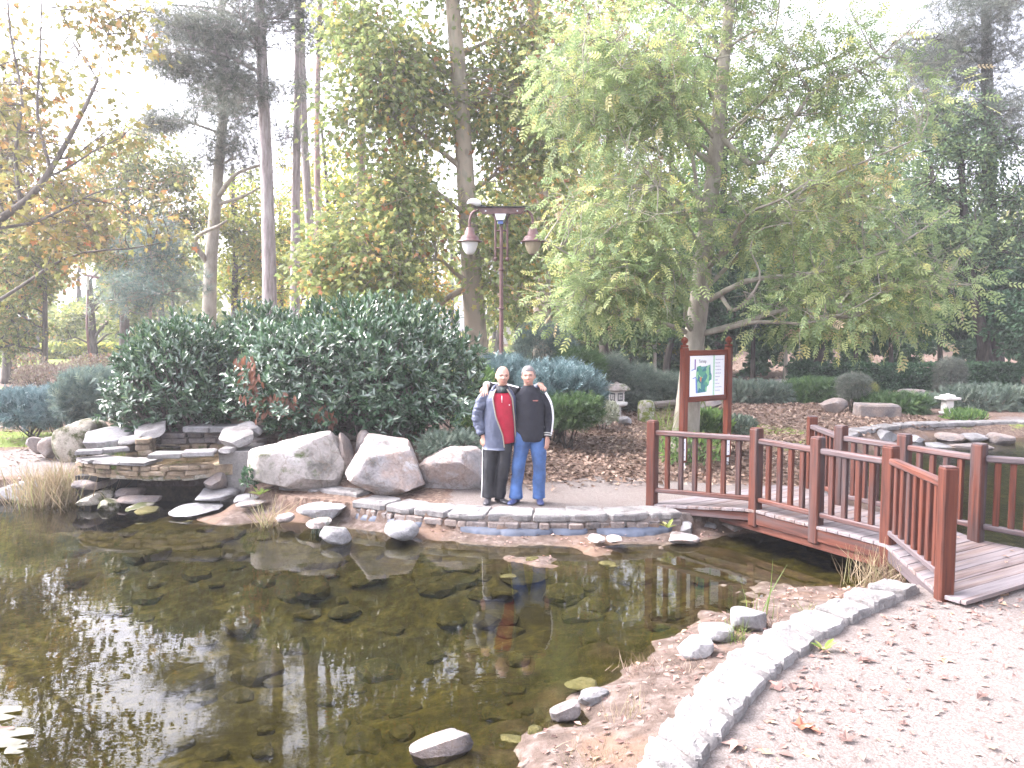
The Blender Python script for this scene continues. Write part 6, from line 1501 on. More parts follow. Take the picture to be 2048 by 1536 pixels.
st = [at(p, 720, y) for p, y in zip(r_.uniform(-100, 2100, 60), r_.uniform(50, 70, 60))]
V, P = join([tubes(smoothline([(s_[0], s_[1], H(s_[0], s_[1]) - .2), (s_[0] + r_.normal(0, .3), s_[1], 5), (s_[0] + r_.normal(0, .6), s_[1], 11)], 6), np.linspace(r_.uniform(.12, .3), .06, 6), 6) for s_ in st])
add('distant_trunks', np_mesh('distant_trunks', V, P), M['bark_dark'], None, 'thin dark stems of the far woods', 'woods', kind='stuff')

r_ = np.random.default_rng(19); n = 30000
px_ = r_.uniform(1060, 2200, n); Yf = r_.uniform(32, 37, n); py_ = r_.uniform(640, 755, n)
k = (fbm(px_ / 38 + 3, py_ / 60) > 0.37 + 0.06 * sstep(690, 735, py_))
Pf = np.array([at(a_, b_, c_) for a_, b_, c_ in zip(px_[k], py_[k], Yf[k])]); nk = len(Pf)
add('undergrowth', leaf_mesh('undergrowth', 'oval', Pf, unit(r_, nk), unit(r_, nk), r_.uniform(0.15, 0.3, nk), r_.beta(2, 2, nk)), M['f_dark'], None, 'dark undergrowth between the trunks beyond the clipped hedge', 'undergrowth', kind='stuff')
# ------------------------------------------------------------------ bushes
def bush(label, x0, y0, x1, y1, Y, dep, leaf, size, n, mat, seed, name='bush', cat='bush', shell=0.5, up=0.6, lump=0.25, pick=0, zb=None, group=None, stems=8, bias=0.0, bm_='bark_dark', inner=True):
    r = np.random.default_rng(seed)
    a, b = at(x0, y0, Y), at(x1, y1, Y); c = (a + b) / 2; rx, rz = (b[0] - a[0]) / 2, (a[2] - b[2]) / 2
    if zb is not None:
        c[2] = (a[2] + zb) / 2; rz = (a[2] - zb) / 2
    c[1] += dep * 0.5
    g0 = H(c[0], c[1])
    rt = root(name, (c[0], c[1], min(g0, c[2] - rz)), label, cat, group)
    u = unit(r, n); rad = shell + (1 - shell) * r.random(n) ** 0.6
    rad = rad * (1 + lump * 2 * noise3(u, 1.7, seed % 50))
    sq = np.sign(u) * np.abs(u) ** 0.8
    P_ = c + sq * rad[:, None] * np.array((rx, dep, rz))
    nrmv = nrm(u / np.array((rx, dep, rz)))
    ax = nrm(nrmv * 0.7 + np.array((0, 0, up)) + r.normal(0, .45, (n, 3)))
    hint = nrm(nrmv + np.array((0, 0, 0.3)) + r.normal(0, .4, (n, 3)))
    rn = np.clip(r.beta(2, 2.2, n) + bias + 0.25 * (rad - 0.9), 0.005, 0.995)
    fr = P_[:, 1] < c[1] + 0.2 * dep
    foliage(rt, leaf, P_, ax, hint, size * r.uniform(0.65, 1.25, n), rn, mat, pick, 'foliage', r)
    sp_ = []
    for i in range(stems):
        d = unit(r, 1)[0]; d[2] = abs(d[2]) * 0.6 + 0.1
        p0 = np.array((c[0] + r.normal(0, rx * 0.12), c[1] + r.normal(0, dep * .12), min(g0, c[2] - rz * 0.9) - 0.05)); p1 = c + d * np.array((rx, dep, rz)) * 0.8
        sp_.append(smoothline([p0, p0 * .5 + p1 * .5 + r.normal(0, .05, 3) * rx, p1], 7))
    V, P = tubes(np.array(sp_), np.linspace(1, .35, 7)[None] * min(0.03, 0.02 * (rx + rz)) * np.ones((stems, 1)), 5)
    add('stem', np_mesh('stem', V, P), M[bm_], rt)
    return rt, c, (rx, dep, rz)
def laurel(label, x0, y0, x1, y1, Y, dep, n, seed, zb, pick=300, lobes=None):
    """cherry laurel: whorls of upright glossy leaves at the shoot tips, broad drooping leaves lower down"""
    r = np.random.default_rng(seed)
    a, b = at(x0, y0, Y), at(x1, y1, Y); c = (a + b) / 2; rx = (b[0] - a[0]) / 2; c[2] = (a[2] + zb) / 2; rz = (a[2] - zb) / 2; c[1] += dep * 0.55
    rt = root('laurel_bush', (c[0], c[1], H(c[0], c[1])), label, 'laurel bush')
    k = n // 9
    u = unit(r, k); u = u[u[:, 1] < 0.55]; k = len(u)
    rad = (0.66 + 0.36 * r.random(k) ** 0.5 + 0.12 * (r.random(k) > 0.9)) * (1 + 0.8 * noise3(u, 2.4, seed) + 0.5 * noise3(u, 6, seed + 1))
    tip = c + np.sign(u) * np.abs(u) ** np.where(u[:, 2:] > 0, 0.97, 0.78) * rad[:, None] * np.array((rx, dep, rz))
    nv = nrm(u / np.array((rx, dep, rz)))
    m = 9; T = np.repeat(tip, m, 0); NV = np.repeat(nv, m, 0); UZ = np.repeat(u[:, 2], m); N_ = k * m
    sd = nrm(NV * 0.55 + np.array((0, 0, 0.62)) + np.repeat(r.normal(0, .22, (k, 3)), m, 0))       # shoot direction
    fr = unit(r, N_); fr = nrm(fr - sd * (fr * sd).sum(1)[:, None])
    op = np.clip(r.uniform(0.5, 1.25, N_) - 0.45 * np.clip(UZ, 0, 1), 0.3, 1.3)
    ax = nrm(sd * np.cos(op)[:, None] + fr * np.sin(op)[:, None])
    low = np.clip(-UZ + 0.1, 0, 1)[:, None]
    ax = nrm(ax + np.array((0, -0.15, -0.75)) * low)
    pos = T - sd * r.uniform(0, 0.14, (N_, 1))
    hint = nrm(sd + NV * 0.3 + r.normal(0, .15, (N_, 3)))
    rn = np.clip(r.beta(2, 2.4, N_) + 0.12 * UZ, 0.005, 0.995)
    foliage(rt, 'laurel', pos, ax, hint, 0.118 * r.uniform(0.65, 1.25, N_), rn, M['f_laurel'], pick, 'foliage', r)
    # inner dark leaves and the stems
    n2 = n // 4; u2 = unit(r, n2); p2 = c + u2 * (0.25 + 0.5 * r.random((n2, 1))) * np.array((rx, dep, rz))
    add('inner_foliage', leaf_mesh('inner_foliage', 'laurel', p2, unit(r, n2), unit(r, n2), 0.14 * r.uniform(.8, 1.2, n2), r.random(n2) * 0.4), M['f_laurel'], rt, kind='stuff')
    j = r.choice(k, min(k, 260), False); b0_ = np.column_stack([c[0] + r.normal(0, rx * .25, len(j)), c[1] + r.normal(0, dep * .25, len(j)), np.full(len(j), H(c[0], c[1]) - .05)])
    mid = (b0_ + tip[j]) / 2 + r.normal(0, .08, (len(j), 3)) - np.array((0, 0, .1))
    V, P = tubes(np.stack([b0_, mid * .6 + b0_ * .4, mid, mid * .4 + tip[j] * .6, tip[j]], 1), np.array([[0.02, 0.016, 0.012, 0.008, 0.004]]) * np.ones((len(j), 1)), 5)
    add('stem', np_mesh('stem', V, P), M['bark_dark'], rt)
    return rt, c, (rx, dep, rz), r
laurel('glossy laurel bush farthest left, hanging over the waterfall basin', 196, 640, 490, 872, 12.6, 1.0, 16000, 201, 0.55)
laurel('laurel bush behind and between the two front laurel bushes', 380, 612, 650, 840, 14.3, 0.9, 9500, 202, 0.7, 200)
rt, c, rd, r = laurel('largest rounded laurel bush with patches of dead brown leaves above the boulders', 456, 604, 952, 880, 11.9, 1.25, 27000, 203, 0.66)
dp = []
for (cx, cy, sx_, sy_, k) in ((500, 745, 14, 30, 46), (508, 790, 12, 18, 24), (545, 808, 30, 18, 110), (575, 812, 16, 14, 36), (645, 822, 20, 12, 34), (480, 720, 8, 14, 8), (662, 838, 10, 8, 10)):
    for _ in range(k):
        q = (r.normal(cx, sx_ * .6), r.normal(cy, sy_ * .6)); d = ray(*q)
        # front of the bush along this ray
        o = (CAMP - c) / np.array(rd); dd = d / np.array(rd); A_, B_, C_ = dd @ dd, 2 * o @ dd, o @ o - 1.14
        D_ = B_ * B_ - 4 * A_ * C_
        t = (-B_ - math.sqrt(D_)) / (2 * A_) if D_ > 0 else c[1] - rd[1] * .7
        dp.append(CAMP + d * t)
dp = np.array(dp); kd = len(dp)
foliage(rt, 'laurel', dp, nrm(np.array((0, -.25, -1.0)) + r.normal(0, .35, (kd, 3))), nrm(np.array((0, -1.0, .2)) + r.normal(0, .4, (kd, 3))), 0.13 * r.uniform(.8, 1.2, kd), r.random(kd), M['f_laurel_dead'], 0, 'dead_foliage', r)
bush('low grey green creeper hanging over the low boulder behind the bald man', 838, 872, 960, 912, 11.2, 0.4, 'spray', 0.13, 1500, M['f_junigrey'], 211, up=0.1, stems=4)
bush('small leafy weed at the foot of the pillar beside the biggest boulder', 482, 938, 512, 975, 10.6, 0.15, 'oval', 0.07, 160, M['f_dark'], 212, 'weed', 'weed', stems=4)
bush('narrow-leaved green shrub showing between the laurel and the bald man', 900, 735, 1000, 870, 14.2, 0.6, 'narrow', 0.14, 2600, M['f_mid'], 213)
bush('spreading blue juniper behind the men', 1035, 742, 1200, 835, 14.6, 1.0, 'spray', 0.26, 3600, M['f_juniblue'], 214, 'juniper', 'juniper', up=0.75, lump=0.4)
bush('blue juniper showing between the two heads', 950, 728, 1060, 800, 15.2, 0.8, 'spray', 0.26, 1800, M['f_juniblue'], 215, 'juniper', 'juniper', up=0.8, lump=0.4)
bush('fresh green low juniper right beside the man in jeans', 1078, 800, 1200, 852, 13.9, 0.7, 'spray', 0.2, 3000, M['f_juni'], 216, 'juniper', 'juniper', up=0.35, lump=0.35)
bush('small white variegated shrub before the stone lantern', 1176, 806, 1240, 848, 16.8, 0.5, 'oval', 0.07, 1500, M['f_white'], 217)
for i, (x0, y0, x1, y1, Y, mt, lb) in enumerate([(1020, 640, 1150, 790, 21, 'f_bluepine', 'tall grey green mountain pine shrub behind the two men'), (1105, 700, 1210, 810, 20, 'f_juni', 'deep green mountain pine shrub right behind the blue juniper'), (1180, 715, 1262, 820, 20.8, 'f_junigrey', 'grey green mountain pine shrub behind the stone lantern'),
        (1240, 735, 1320, 830, 20.6, 'f_junigrey', 'grey green mountain pine shrub behind the mossy stumps'), (1300, 755, 1372, 815, 21.2, 'f_junigrey', 'low mountain pine shrub left of the ash trunk')]):
    bush(lb, x0, y0, x1, y1, Y, 0.8, 'tuft', 0.26, 1500, M[mt], 220 + i, 'mountain_pine', 'pine shrub', up=1.1, lump=0.4)
bush('dull grey green juniper carpet right of the map sign', 1450, 772, 1590, 806, 23, 0.8, 'spray', 0.25, 1800, M['f_junigrey'], 231, 'juniper', 'juniper', up=0.4, lump=0.3)
bush('bright green low juniper left of the small dark bush', 1580, 766, 1700, 806, 23.2, 0.7, 'spray', 0.25, 2000, M['f_juni'], 232, 'juniper', 'juniper', up=0.3, lump=0.35)
bush('bright green flat juniper behind the rectangular stone block', 1728, 796, 1864, 836, 20.2, 0.6, 'spray', 0.24, 2200, M['f_juni'], 233, 'juniper', 'juniper', up=0.3, lump=0.35)
bush('wide dusty juniper right of the low stone lantern', 1905, 782, 2090, 830, 21.0, 0.9, 'spray', 0.25, 2600, M['f_junigrey'], 234, 'juniper', 'juniper', up=0.35, lump=0.3)
bush('dusty juniper left of the low stone lantern', 1836, 796, 1890, 826, 21.6, 0.5, 'spray', 0.22, 800, M['f_junigrey'], 239, 'juniper', 'juniper', up=0.35, lump=0.3)
bush('dark small bush on a forked stem beside the grey boulder', 1684, 748, 1742, 800, 20.6, 0.4, 'tuft', 0.15, 1000, M['f_pine'], 235, stems=9)
bush('yellowish small bush behind the dark forked bush', 1726, 766, 1758, 804, 21.2, 0.25, 'tuft', 0.13, 420, M['f_olive'], 236)
bush('dark slim conifer standing against the hedge', 1878, 716, 1936, 800, 25.5, 0.4, 'tuft', 0.2, 1100, M['f_pine'], 237, 'young_conifer', 'conifer', up=1.0)
bush('low green plant clump near the far pond coping', 1904, 826, 1972, 850, 18.9, 0.4, 'narrow', 0.16, 500, M['f_mid'], 238, 'plant_clump', 'plant', up=0.8)
bush('leafy green plant clump at the foot of the map sign', 1376, 830, 1466, 880, 13.6, 0.4, 'narrow', 0.15, 1500, M['f_mid'], 241, 'plant_clump', 'plant', up=0.7)
bush('dull grey green plant clump right of the map sign post', 1456, 838, 1512, 872, 13.9, 0.35, 'narrow', 0.10, 900, M['f_junigrey'], 242, 'plant_clump', 'plant', up=0.5)
bush('yellowish strap-leaved plant behind the first bridge post', 1316, 838, 1356, 880, 13.2, 0.25, 'blade', 0.36, 130, M['f_grass'], 243, 'plant_clump', 'plant', up=1.2, stems=2)
bush('sparse green plant clump behind the balusters by the sign plate', 1316, 878, 1450, 930, 12.6, 0.3, 'narrow', 0.12, 520, M['f_mid'], 244, 'plant_clump', 'plant', up=0.7, bias=0.15)
# left shrubs
bush('blue grey ground juniper at the left edge', -30, 792, 110, 848, 15.4, 0.8, 'spray', 0.24, 1700, M['f_juniblue'], 251, 'juniper', 'juniper', up=0.4, lump=0.4)
bush('pale blue spruce-like juniper in the middle of the left juniper bed', 72, 786, 130, 846, 15.2, 0.5, 'spray', 0.22, 1200, M['f_juniblue'], 252, 'juniper', 'juniper', up=0.5, lump=0.3, bias=0.2)
bush('blue green feathery juniper beside the farthest left laurel', 116, 748, 214, 846, 14.6, 0.7, 'spray', 0.25, 2600, M['f_bluepine'], 253, 'juniper', 'juniper', up=0.4, lump=0.4, bias=0.15)
bush('brown twiggy spirea mass behind the left junipers', 16, 730, 130, 800, 19.5, 1.0, 'oval', 0.06, 4200, M['f_spirea'], 254, stems=20)
bush('purplish grey spirea mass beside the left laurel', 110, 712, 230, 786, 21.5, 1.0, 'oval', 0.065, 4200, M['f_spirea'], 255, stems=20, bias=0.08)
bush('low rusty shrub layer behind the blue junipers', -20, 776, 130, 826, 17.2, 0.6, 'oval', 0.06, 2600, M['f_spirea'], 256, stems=16, bias=0.15)
bush('small reddish twiggy shrub at the bright lawn', 20, 706, 80, 772, 24, 0.6, 'oval', 0.07, 1100, M['f_spirea'], 257, stems=20, bias=0.2)
bush('bright green broadleaf tree crown low between the pine trunks and plane', 630, 540, 745, 640, 27, 1.0, 'narrow', 0.25, 1600, M['f_vine'], 258)
# clipped hedges
def hedge(label, x0, x1, ytop, ybase, Y, dep, n, mat, seed, size=0.09):
    r = np.random.default_rng(seed); a, b = at(x0, ytop, Y), at(x1, ytop, Y); g = H((a[0] + b[0]) / 2, Y); hh = a[2] - g
    rt = root('hedge', ((a[0] + b[0]) / 2, Y + dep / 2, g), label, 'hedge')
    L_ = b[0] - a[0]; f = r.choice(3, n, p=[0.6, 0.32, 0.08]); q = r.random((n, 3))
    P_ = np.column_stack([a[0] + q[:, 0] * L_, Y + q[:, 1] * dep, g + q[:, 2] * hh])
    P_[f == 0, 1] = Y + r.uniform(0, .1, (f == 0).sum()); P_[f == 1, 2] = g + hh - r.uniform(0, .1, (f == 1).sum()); P_[f == 2, 0] = b[0] - r.uniform(0, .1, (f == 2).sum())
    P_ += (fbm(P_[:, 0] * 1.6, P_[:, 2] * 2.0 + P_[:, 1]) - .5)[:, None] * np.array((0, -0.28, 0.22))
    nv = np.array([(0, -1, .3), (0, -.2, 1), (1, 0, .2)])[f]
    foliage(rt, 'oval', P_, nrm(nv + r.normal(0, .7, (n, 3))), nrm(nv + r.normal(0, .6, (n, 3))), size * r.uniform(.7, 1.3, n), r.beta(2, 2, n), mat, 0, 'foliage', r)
    V, P = box(((a[0] + b[0]) / 2, Y + dep / 2 + .02, g + hh / 2 - .06), (L_ - .3, dep - .2, hh - .12)); add('inner_growth', np_mesh('inner_growth', V, P, smooth=False), M['f_dark'], rt)
hedge('long dark clipped hedge beyond the garden rocks on the right', 1574, 2044, 731, 790, 27, 0.9, 9000, M['f_dark'], 261, 0.11)
hedge('low brownish clipped hedge on the far lawn at the left', 84, 250, 690, 712, 46, 1.0, 2200, M['f_yellow'], 262, 0.2)

# ------------------------------------------------------------------ grass clumps, reeds and weeds
def tuft_plant(label, px, py, n, h, spread, mat, seed, name='grass_clump', cat='grass clump', z=None, lean=0.35, w_=1.0, Y=None):
    r = np.random.default_rng(seed)
    p = on(px, py, -0.12 if z is None else z); d = float(sdist(np.array([p[0]]), np.array([p[1]]))[0]); g = H(p[0], p[1])
    if z is None: p[2] = max(g, WATER - 0.1)
    rt = root(name, p, label, cat)
    q = np.column_stack([p[0] + r.normal(0, spread, n), p[1] + r.normal(0, spread * .7, n), np.full(n, p[2] - 0.02)])
    ax = nrm(np.column_stack([r.normal(0, lean, n), r.normal(0, lean, n), np.ones(n)]))
    hint = nrm(np.column_stack([r.normal(0, 1, n), r.normal(0, 1, n), r.normal(0, .2, n)]))
    foliage(rt, 'blade', q, ax, hint, h * r.uniform(0.5, 1.1, n) * w_, r.random(n), mat, 0, 'blades', r)
    return rt
tuft_plant('large dry straw-coloured grass clump at the waterline left of the basin', 110, 985, 900, 0.62, 0.27, M['f_straw'], 271, lean=0.30)
tuft_plant('second dry grass clump leaning before the mossy boulder', 165, 975, 420, 0.55, 0.18, M['f_straw'], 272, lean=0.35)
tuft_plant('dry drooping reed tuft at the waterline below the short wall', 533, 1032, 60, 0.5, 0.06, M['f_straw'], 273, lean=0.45)
tuft_plant('thin grey green reed tuft before the broad white slab', 645, 1046, 90, 0.33, 0.07, M['f_junigrey'], 274, lean=0.2)
tuft_plant('dry seed-headed weeds at the near corner of the bridge', 1760, 1152, 150, 0.42, 0.16, M['f_straw'], 275, lean=0.45)
tuft_plant('reddish dry weeds under the near bridge rail', 1812, 1165, 90, 0.32, 0.12, M['f_litter'], 276, lean=0.5)
tuft_plant('dry brown weeds round the biggest white shore stone', 1520, 1248, 120, 0.2, 0.09, M['f_litter'], 277, lean=0.6)
tuft_plant('thin green grass blades between the white shore stones', 1470, 1282, 60, 0.22, 0.07, M['f_grass'], 278, lean=0.3)
tuft_plant('small dark dry tuft standing in the shallow water', 1285, 1322, 130, 0.13, 0.09, M['f_litter'], 279, lean=0.7)
tuft_plant('dry tuft on the mud below the slab edging', 1380, 1340, 120, 0.11, 0.12, M['f_litter'], 280, lean=0.7)
tuft_plant('pale grass blades on the wet mud', 1258, 1420, 26, 0.2, 0.06, M['f_straw'], 281, lean=0.4)
tuft_plant('dry grass tuft at the bottom edge of the mud shore', 1210, 1520, 60, 0.16, 0.12, M['f_straw'], 282, lean=0.6)
tuft_plant('bright green grass tuft growing in the waterfall basin', 242, 912, 60, 0.16, 0.06, M['f_grass'], 283, z=0.33, lean=0.3)
tuft_plant('bluish grass tuft on the left of the waterfall basin', 214, 908, 50, 0.2, 0.05, M['f_junigrey'], 284, z=0.36, lean=0.25)
tuft_plant('tall thin stems standing in water before the bridge', 1522, 1235, 9, 0.5, 0.07, M['f_grass'], 285, lean=0.12)
tuft_plant('bright green small weed in the shallows by the slab edging', 1612, 1222, 24, 0.13, 0.04, M['f_grass'], 286, lean=0.7)
def rosette(label, px, py, n, l, seed, z):
    r = np.random.default_rng(seed); p = on(px, py, z); rt = root('weed', p, label, 'weed')
    a = np.linspace(0, 2 * pi, n, endpoint=False) + r.normal(0, .2, n)
    ax = nrm(np.column_stack([np.cos(a), np.sin(a) * .7, r.uniform(.35, .9, n)]))
    foliage(rt, 'laurel', np.tile(p, (n, 1)), ax, np.tile((0, 0, 1.0), (n, 1)) + r.normal(0, .1, (n, 3)), l * r.uniform(.7, 1.2, n), r.uniform(.6, 1, n), M['f_grass'], 0, 'leaves', r)
rosette('large green dandelion-like weed growing from the wall below the men', 1018, 1046, 9, 0.26, 291, -0.13)
rosette('small green weed on the wall joint left of the bridge', 1134, 1050, 7, 0.14, 292, -0.12)
rosette('little green weed above the mud bank by the liner', 846, 1036, 6, 0.14, 293, -0.12)
rosette('green leafy weed at the left end of the short wall', 520, 990, 8, 0.17, 294, 0.0)
rosette('small yellow green weed beside the rocks at the bridge', 1336, 1056, 8, 0.13, 295, -0.1)
rosette('small weed at the foot of the slab edging on the path side', 1648, 1300, 6, 0.1, 296, 0.01)

# lily pads at the lower left
M['lily'] = plain('lily_pad', (0.10, 0.098, 0.07), 0.75, var=0.3, sc=12)
M['lily_red'] = plain('reddish_lily_pad', (0.11, 0.06, 0.045), 0.75, var=0.3, sc=12)
for px, py, s_, mt, lb in ((18, 1478, 0.13, 'lily', 'pale round lily pad cut by the left picture edge, the larger one'), (4, 1430, 0.11, 'lily', 'pale lily pad above the larger one at the left edge'), (2, 1466, 0.07, 'lily_red', 'reddish lily leaf lying over the pale pads'), (32, 1502, 0.06, 'lily', 'small pale lily leaf below the larger pad')):
    p = on(px, py, WATER); a = np.linspace(0.25, 2 * pi - 0.25, 20)
    V = np.vstack([[(p[0], p[1], WATER + 0.012)], np.column_stack([p[0] + s_ * np.cos(a), p[1] + s_ * np.sin(a), WATER + 0.012 + 0.006 * np.sin(3 * a)])])
    add('lily_pad', np_mesh('lily_pad', V, [np.array([(0, i, i + 1) for i in range(1, 20)])]), M[mt], None, lb, 'lily pad')
    p_ = None

# ------------------------------------------------------------------ leaf litter and fallen leaves
def scatter(n, fn, r):
    out = []
    while sum(len(o) for o in out) < n:
        x, y = fn(4000); d = sdist(x, y); k = d < -0.06; out.append(np.column_stack([x[k], y[k], d[k]]))
    return np.concatenate(out)[:n]
r = np.random.default_rng(77)
def flat_leaves(name, pts, size, mat, label, cat, kind='oval', lift=0.012, tilt=0.28, bias=0.0):
    n = len(pts); z = height(pts[:, 0], pts[:, 1]); P_ = np.column_stack([pts[:, 0], pts[:, 1], z + r.uniform(0.003, lift, n)])
    a = r.uniform(0, 2 * pi, n); ax = nrm(np.column_stack([np.cos(a), np.sin(a), r.normal(0, tilt, n)])); hint = nrm(np.column_stack([r.normal(0, tilt, n), r.normal(0, tilt, n), np.ones(n)]))
    me = leaf_mesh(name, kind, P_, ax, hint, size * r.uniform(.5, 1.4, n), np.clip(r.beta(1.8, 2, n) + bias, 0, 1))
    return add(name, me, mat, None, label, cat, kind='stuff')
def litter_fn(k):
    x = r.uniform(-0.8, 10, k); y = 10.6 + 12 * r.random(k) ** 1.3
    dens = sstep(10.6, 12.0, y + 1.4 * (fbm(x, y) - .5)); kk = (r.random(k) < dens) & (x < y * 0.68); return x[kk], y[kk]
flat_leaves('leaf_litter', scatter(26000, litter_fn, r), 0.085, M['f_litter'], 'brown leaf litter covering the ground beyond the men and bridge', 'leaf litter', 'oval', 0.03, 0.4)
def lf2(k):
    x = r.uniform(-18, -6, k); y = r.uniform(12.3, 24, k); return x, y
flat_leaves('leaf_litter', scatter(5000, lf2, r), 0.08, M['f_litter'], 'thin leaf litter over the ground at the left', 'leaf litter', 'oval', 0.02, 0.3)
def lf3(k):
    x = r.uniform(-20, 26, k); y = r.uniform(22, 60, k); return x, y
flat_leaves('leaf_litter', scatter(9000, lf3, r), 0.2, M['f_litter'], 'fallen leaves over the far lawn between the trunks', 'leaf litter', 'oval', 0.03, 0.3, 0.1)
def lf4(k):
    x = r.uniform(0.3, 8, k); y = r.uniform(3.2, 8.2, k); d = -sdist(x, y)
    kk = r.random(k) < np.clip(0.10 + 0.9 * np.exp(-np.maximum(d - .42, 0) / 0.45), 0, 1) * (d > 0.40) * np.clip(0.25 + 1.5 * fbm(x * 1.4, y * 1.4), 0, 1); return x[kk], y[kk]
flat_leaves('fallen_leaves', scatter(1300, lf4, r), 0.045, M['f_fallen'], 'small dry leaves strewn along the gravel path', 'leaf litter', 'oval', 0.012, 0.3)
big = scatter(300, lf4, r)
fmes = {}
for kd in ('star', 'oval', 'laurel'):
    for q in range(6):
        tv, tp = TM[kd]; tv = tv.copy(); tv[:, :2] *= r.uniform(.72, 1.2, (len(tv), 1)) if kd == 'star' else 1; tv[:, 0] *= r.uniform(.75, 1.1); tv[:, 2] += 0.3 * tv[:, 0] ** 2 + r.normal(0, .05, len(tv)); me = np_mesh('fallen_leaf', tv, [tp], {'rnd': np.full(len(tv), q / 6 + .08)}, smooth=False); me.materials.append(M['f_fallen']); fmes[kd, q] = me
for x, y, d in big:
    kd = r.choice(['star', 'oval', 'laurel'], p=[0.3, 0.4, 0.3]); o = bpy.data.objects.new('fallen_leaf', fmes[kd, int(r.integers(6))]); COL.objects.link(o)
    s_ = r.uniform(0.045, 0.095) * (1.2 if kd == 'star' else 1)
    o.location = (x, y, H(x, y) + 0.012); o.scale = (s_, s_, s_); o.rotation_euler = (r.normal(0, .18), r.normal(0, .18), r.uniform(0, 6.28))
    qi = int(r.integers(6)); o.data = fmes[kd, qi]
    lb_ = ('dark brown', 'dull brown', 'brown', 'pinkish tan', 'pale tan', 'rusty')[qi] + ' ' + dict(star='lobed', oval='oval', laurel='narrow')[kd]
    tag(o, lb_ + ' leaf lying dry on the pale gravel path', 'leaf', lb_ + ' leaves on the gravel path')
for px, py, s_, rn_, lb in ((1590, 1452, 0.15, 1.0, 'large orange red maple-like leaf on the gravel near the slabs'), (1478, 1488, 0.14, 0.7, 'large tan leaf against the slab edging near the bottom'), (1208, 1500, 0.16, 0.1, 'big dark brown leaf on the mud at the bottom'), (1560, 1384, 0.14, 0.45, 'large brown leaf lying beside the slab edging'), (1968, 1394, 0.1, 0.05, 'dark shrivelled leaf alone on the open gravel'), (1636, 1298, 0.1, 0.9, 'yellowish leaf at the kerb beside a green weed')):
    tv, tp = TM['star']; tv = tv.copy(); tv[:, :2] *= r.uniform(.7, 1.2, (len(tv), 1)); tv[:, 0] *= 0.85; tv[:, 2] += 0.45 * tv[:, 0] ** 2 + r.normal(0, .06, len(tv)); me = np_mesh('fallen_leaf', tv, [tp], {'rnd': np.full(len(tv), rn_)}, smooth=False)
    p = on(px, py, 0); add('fallen_leaf', me, M['f_fallen'], None, lb, 'leaf', M=Matrix.Translation((p[0], p[1], max(H(p[0], p[1]), -5) + 0.02)) @ Matrix.Rotation(r.uniform(0, 6), 4, 'Z') @ Matrix.Scale(s_, 4))
def lf5(k):
    x = r.uniform(-1, 3.2, k); y = r.uniform(3.8, 9.6, k); return x, y
x, y = r.uniform(-3, 3.4, 9000), r.uniform(3.6, 9.6, 9000); d = sdist(x, y); z = height(x, y, d); k = (d > .05) & (z > WATER + .01)
q = np.column_stack([x, y, d])[k][:700]; flat_leaves('shore_leaves', q, 0.045, M['f_fallen'], 'small leaves and debris on the muddy pond shore', 'leaf litter', 'oval', 0.01, 0.3)
# leaves lying on the bridge planks
for i in range(16):
    s_ = r.uniform(Ls[1, 0], Ls[3, 0]); t = r.uniform(0.1, 1.0); tl0, tr0 = np.interp(s_, Ls[:, 0], Ls[:, 1]), np.interp(s_, Rs[:, 0], Rs[:, 1]); p = u_ * s_ + n_ * (tl0 + (tr0 - tl0) * t)
    o = bpy.data.objects.new('fallen_leaf', fmes['oval', int(r.integers(6))]); COL.objects.link(o); q = r.uniform(.05, .09); o.scale = (q, q, q); o.location = (p[0], p[1], np.interp(s_, zs_s, zs_z) + 0.008); o.rotation_euler = (0, 0, r.uniform(0, 6))
    tag(o, 'small dry leaf lying on the grey bridge planks', 'leaf', 'dry leaves on the bridge planks')
def ll_(k):
    x = r.uniform(-16, -6.2, k); y = r.uniform(14.3, 17.2, k); return x, y
p = scatter(5000, ll_, r); n = len(p); z = height(p[:, 0], p[:, 1])
add('grass', leaf_mesh('grass', 'blade', np.column_stack([p[:, :2], z]), nrm(np.column_stack([r.normal(0, .4, n), r.normal(0, .4, n), np.ones(n)])), unit(r, n), r.uniform(.08, .2, n), r.random(n)), M['f_grass'], None, 'strip of green grass beyond the pale path on the left', 'grass', kind='stuff')

# ------------------------------------------------------------------ far left lamp and far buildings
FY = 40.0
fx = at(176, 712, FY); gz = H(fx[0], FY)
lp2 = root('street_lamp', (fx[0], FY, gz), 'distant thin brown park lamp at the left with white floodlights', 'street lamp')
V, P = tubes(np.array([(fx[0] + .1, FY, gz), (fx[0], FY, gz + 2), at(176, 552, FY)]), np.array([.07, .06, .055]), 8, True); add('pole', np_mesh('pole', V, P), M['lamp_metal'], lp2)
a, b = at(166, 549, FY), at(200, 556, FY); beam_obj('crossbar', a, b, 0.12, 0.12, M['lamp_metal'], lp2)
for q in ((154, 548, 26), (178, 545, 20)):
    V, P = box(at(q[0] + 6, q[1], FY - .1), (q[2] / F * FY * .6, .2, .14), 0.2); add('floodlight_head', np_mesh('floodlight_head', V, P, smooth=False), M['lamp_white'], lp2)
V, P = box(at(169, 566, FY - .15), (.36, .16, .66)); add('lamp_glass', np_mesh('lamp_glass', V, P, smooth=False), M['frost'], lp2)
M['wall_white'] = plain('white_house_wall', (0.72, 0.72, 0.74), 0.8, var=0.05, sc=2)
M['wall_red'] = plain('red_brick_wall', (0.30, 0.09, 0.07), 0.8, var=0.2, sc=3)
M['roof'] = plain('brown_roof', (0.22, 0.12, 0.09), 0.8, var=0.2)
M['pane'] = plain('window_pane', (0.12, 0.14, 0.18), 0.15)
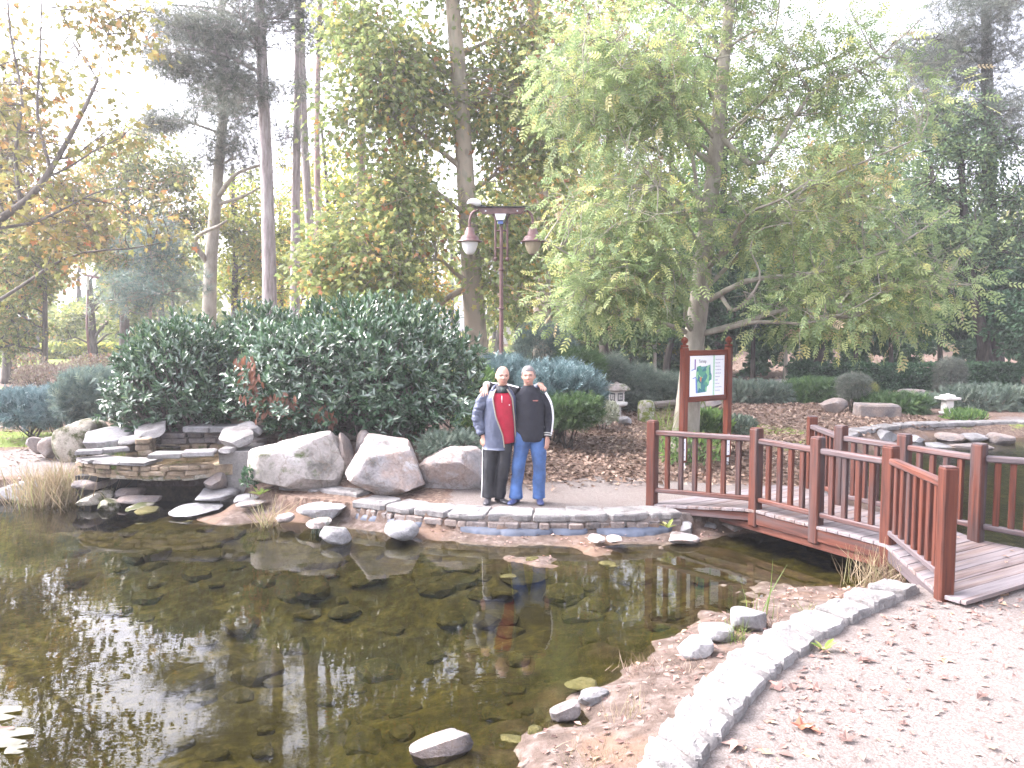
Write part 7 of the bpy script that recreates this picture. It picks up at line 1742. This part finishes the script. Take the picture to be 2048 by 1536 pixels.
def house(label, x0, x1, ye, Y, dep, wm, win, roof_h=1.6, base=False):
    a, b = at(x0, ye, Y), at(x1, ye, Y); g = H((a[0] + b[0]) / 2, Y) - .3; cx, wd, top = (a[0] + b[0]) / 2, b[0] - a[0], a[2]
    rt = root('house', (cx, Y + dep / 2, g), label, 'house')
    V, P = box((cx, Y + dep / 2, (g + top) / 2), (wd, dep, top - g)); add('wall', np_mesh('wall', V, P, smooth=False), wm, rt)
    e = 0.4; V = np.array([(cx - wd / 2 - e, Y - e, top), (cx + wd / 2 + e, Y - e, top), (cx + wd / 2 + e, Y + dep + e, top), (cx - wd / 2 - e, Y + dep + e, top), (cx - wd / 2 - e, Y + dep / 2, top + roof_h), (cx + wd / 2 + e, Y + dep / 2, top + roof_h)])
    add('roof', np_mesh('roof', V, [np.array([(0, 1, 5, 4), (2, 3, 4, 5), (3, 2, 1, 0)]), np.array([(0, 4, 3), (1, 2, 5)])], smooth=False), M['roof'], rt)
    for i in range(win):
        x = cx - wd / 2 + wd * (i + .5) / win; z = g + (top - g) * .58
        V, P = box((x, Y - .02, z), (1.0, .08, 1.3)); f_ = add('window', np_mesh('window', V, P, smooth=False), M['lamp_white'], rt)
        V, P = box((x, Y - .065, z), (.82, .02, 1.1)); add('pane', np_mesh('pane', V, P, smooth=False), M['pane'], f_)
house('white house with several windows far behind the left laurel', 196, 300, 650, 66, 8, M['wall_white'], 4)
house('low red and white building behind the far left trunks', 95, 180, 668, 70, 6, M['wall_red'], 3)
house('white building glimpsed through the leaves right of the lamp', 985, 1110, 600, 72, 8, M['wall_white'], 5)
house('pale low building seen through the trees above the hedge', 1560, 1760, 682, 75, 6, M['wall_white'], 6)

# ------------------------------------------------------------------ haze volume: fades far trees, also added to lift shadows like veiling glare
V, P = box((0, 85, 16.4), (420, 320, 36.4))
hz = bpy.data.materials.new('air'); hz.use_nodes = True; n = hz.node_tree
n.nodes.remove(n.nodes['Principled BSDF'])
pv = n.nodes.new('ShaderNodeVolumePrincipled'); pv.inputs['Color'].default_value = (0.92, 0.92, 0.95, 1); pv.inputs['Density'].default_value = 0.0016; pv.inputs['Anisotropy'].default_value = 0.3
n.links.new(pv.outputs[0], n.nodes['Material Output'].inputs['Volume'])
add('haze', np_mesh('haze', V, P, smooth=False), hz, None, kind='stuff')
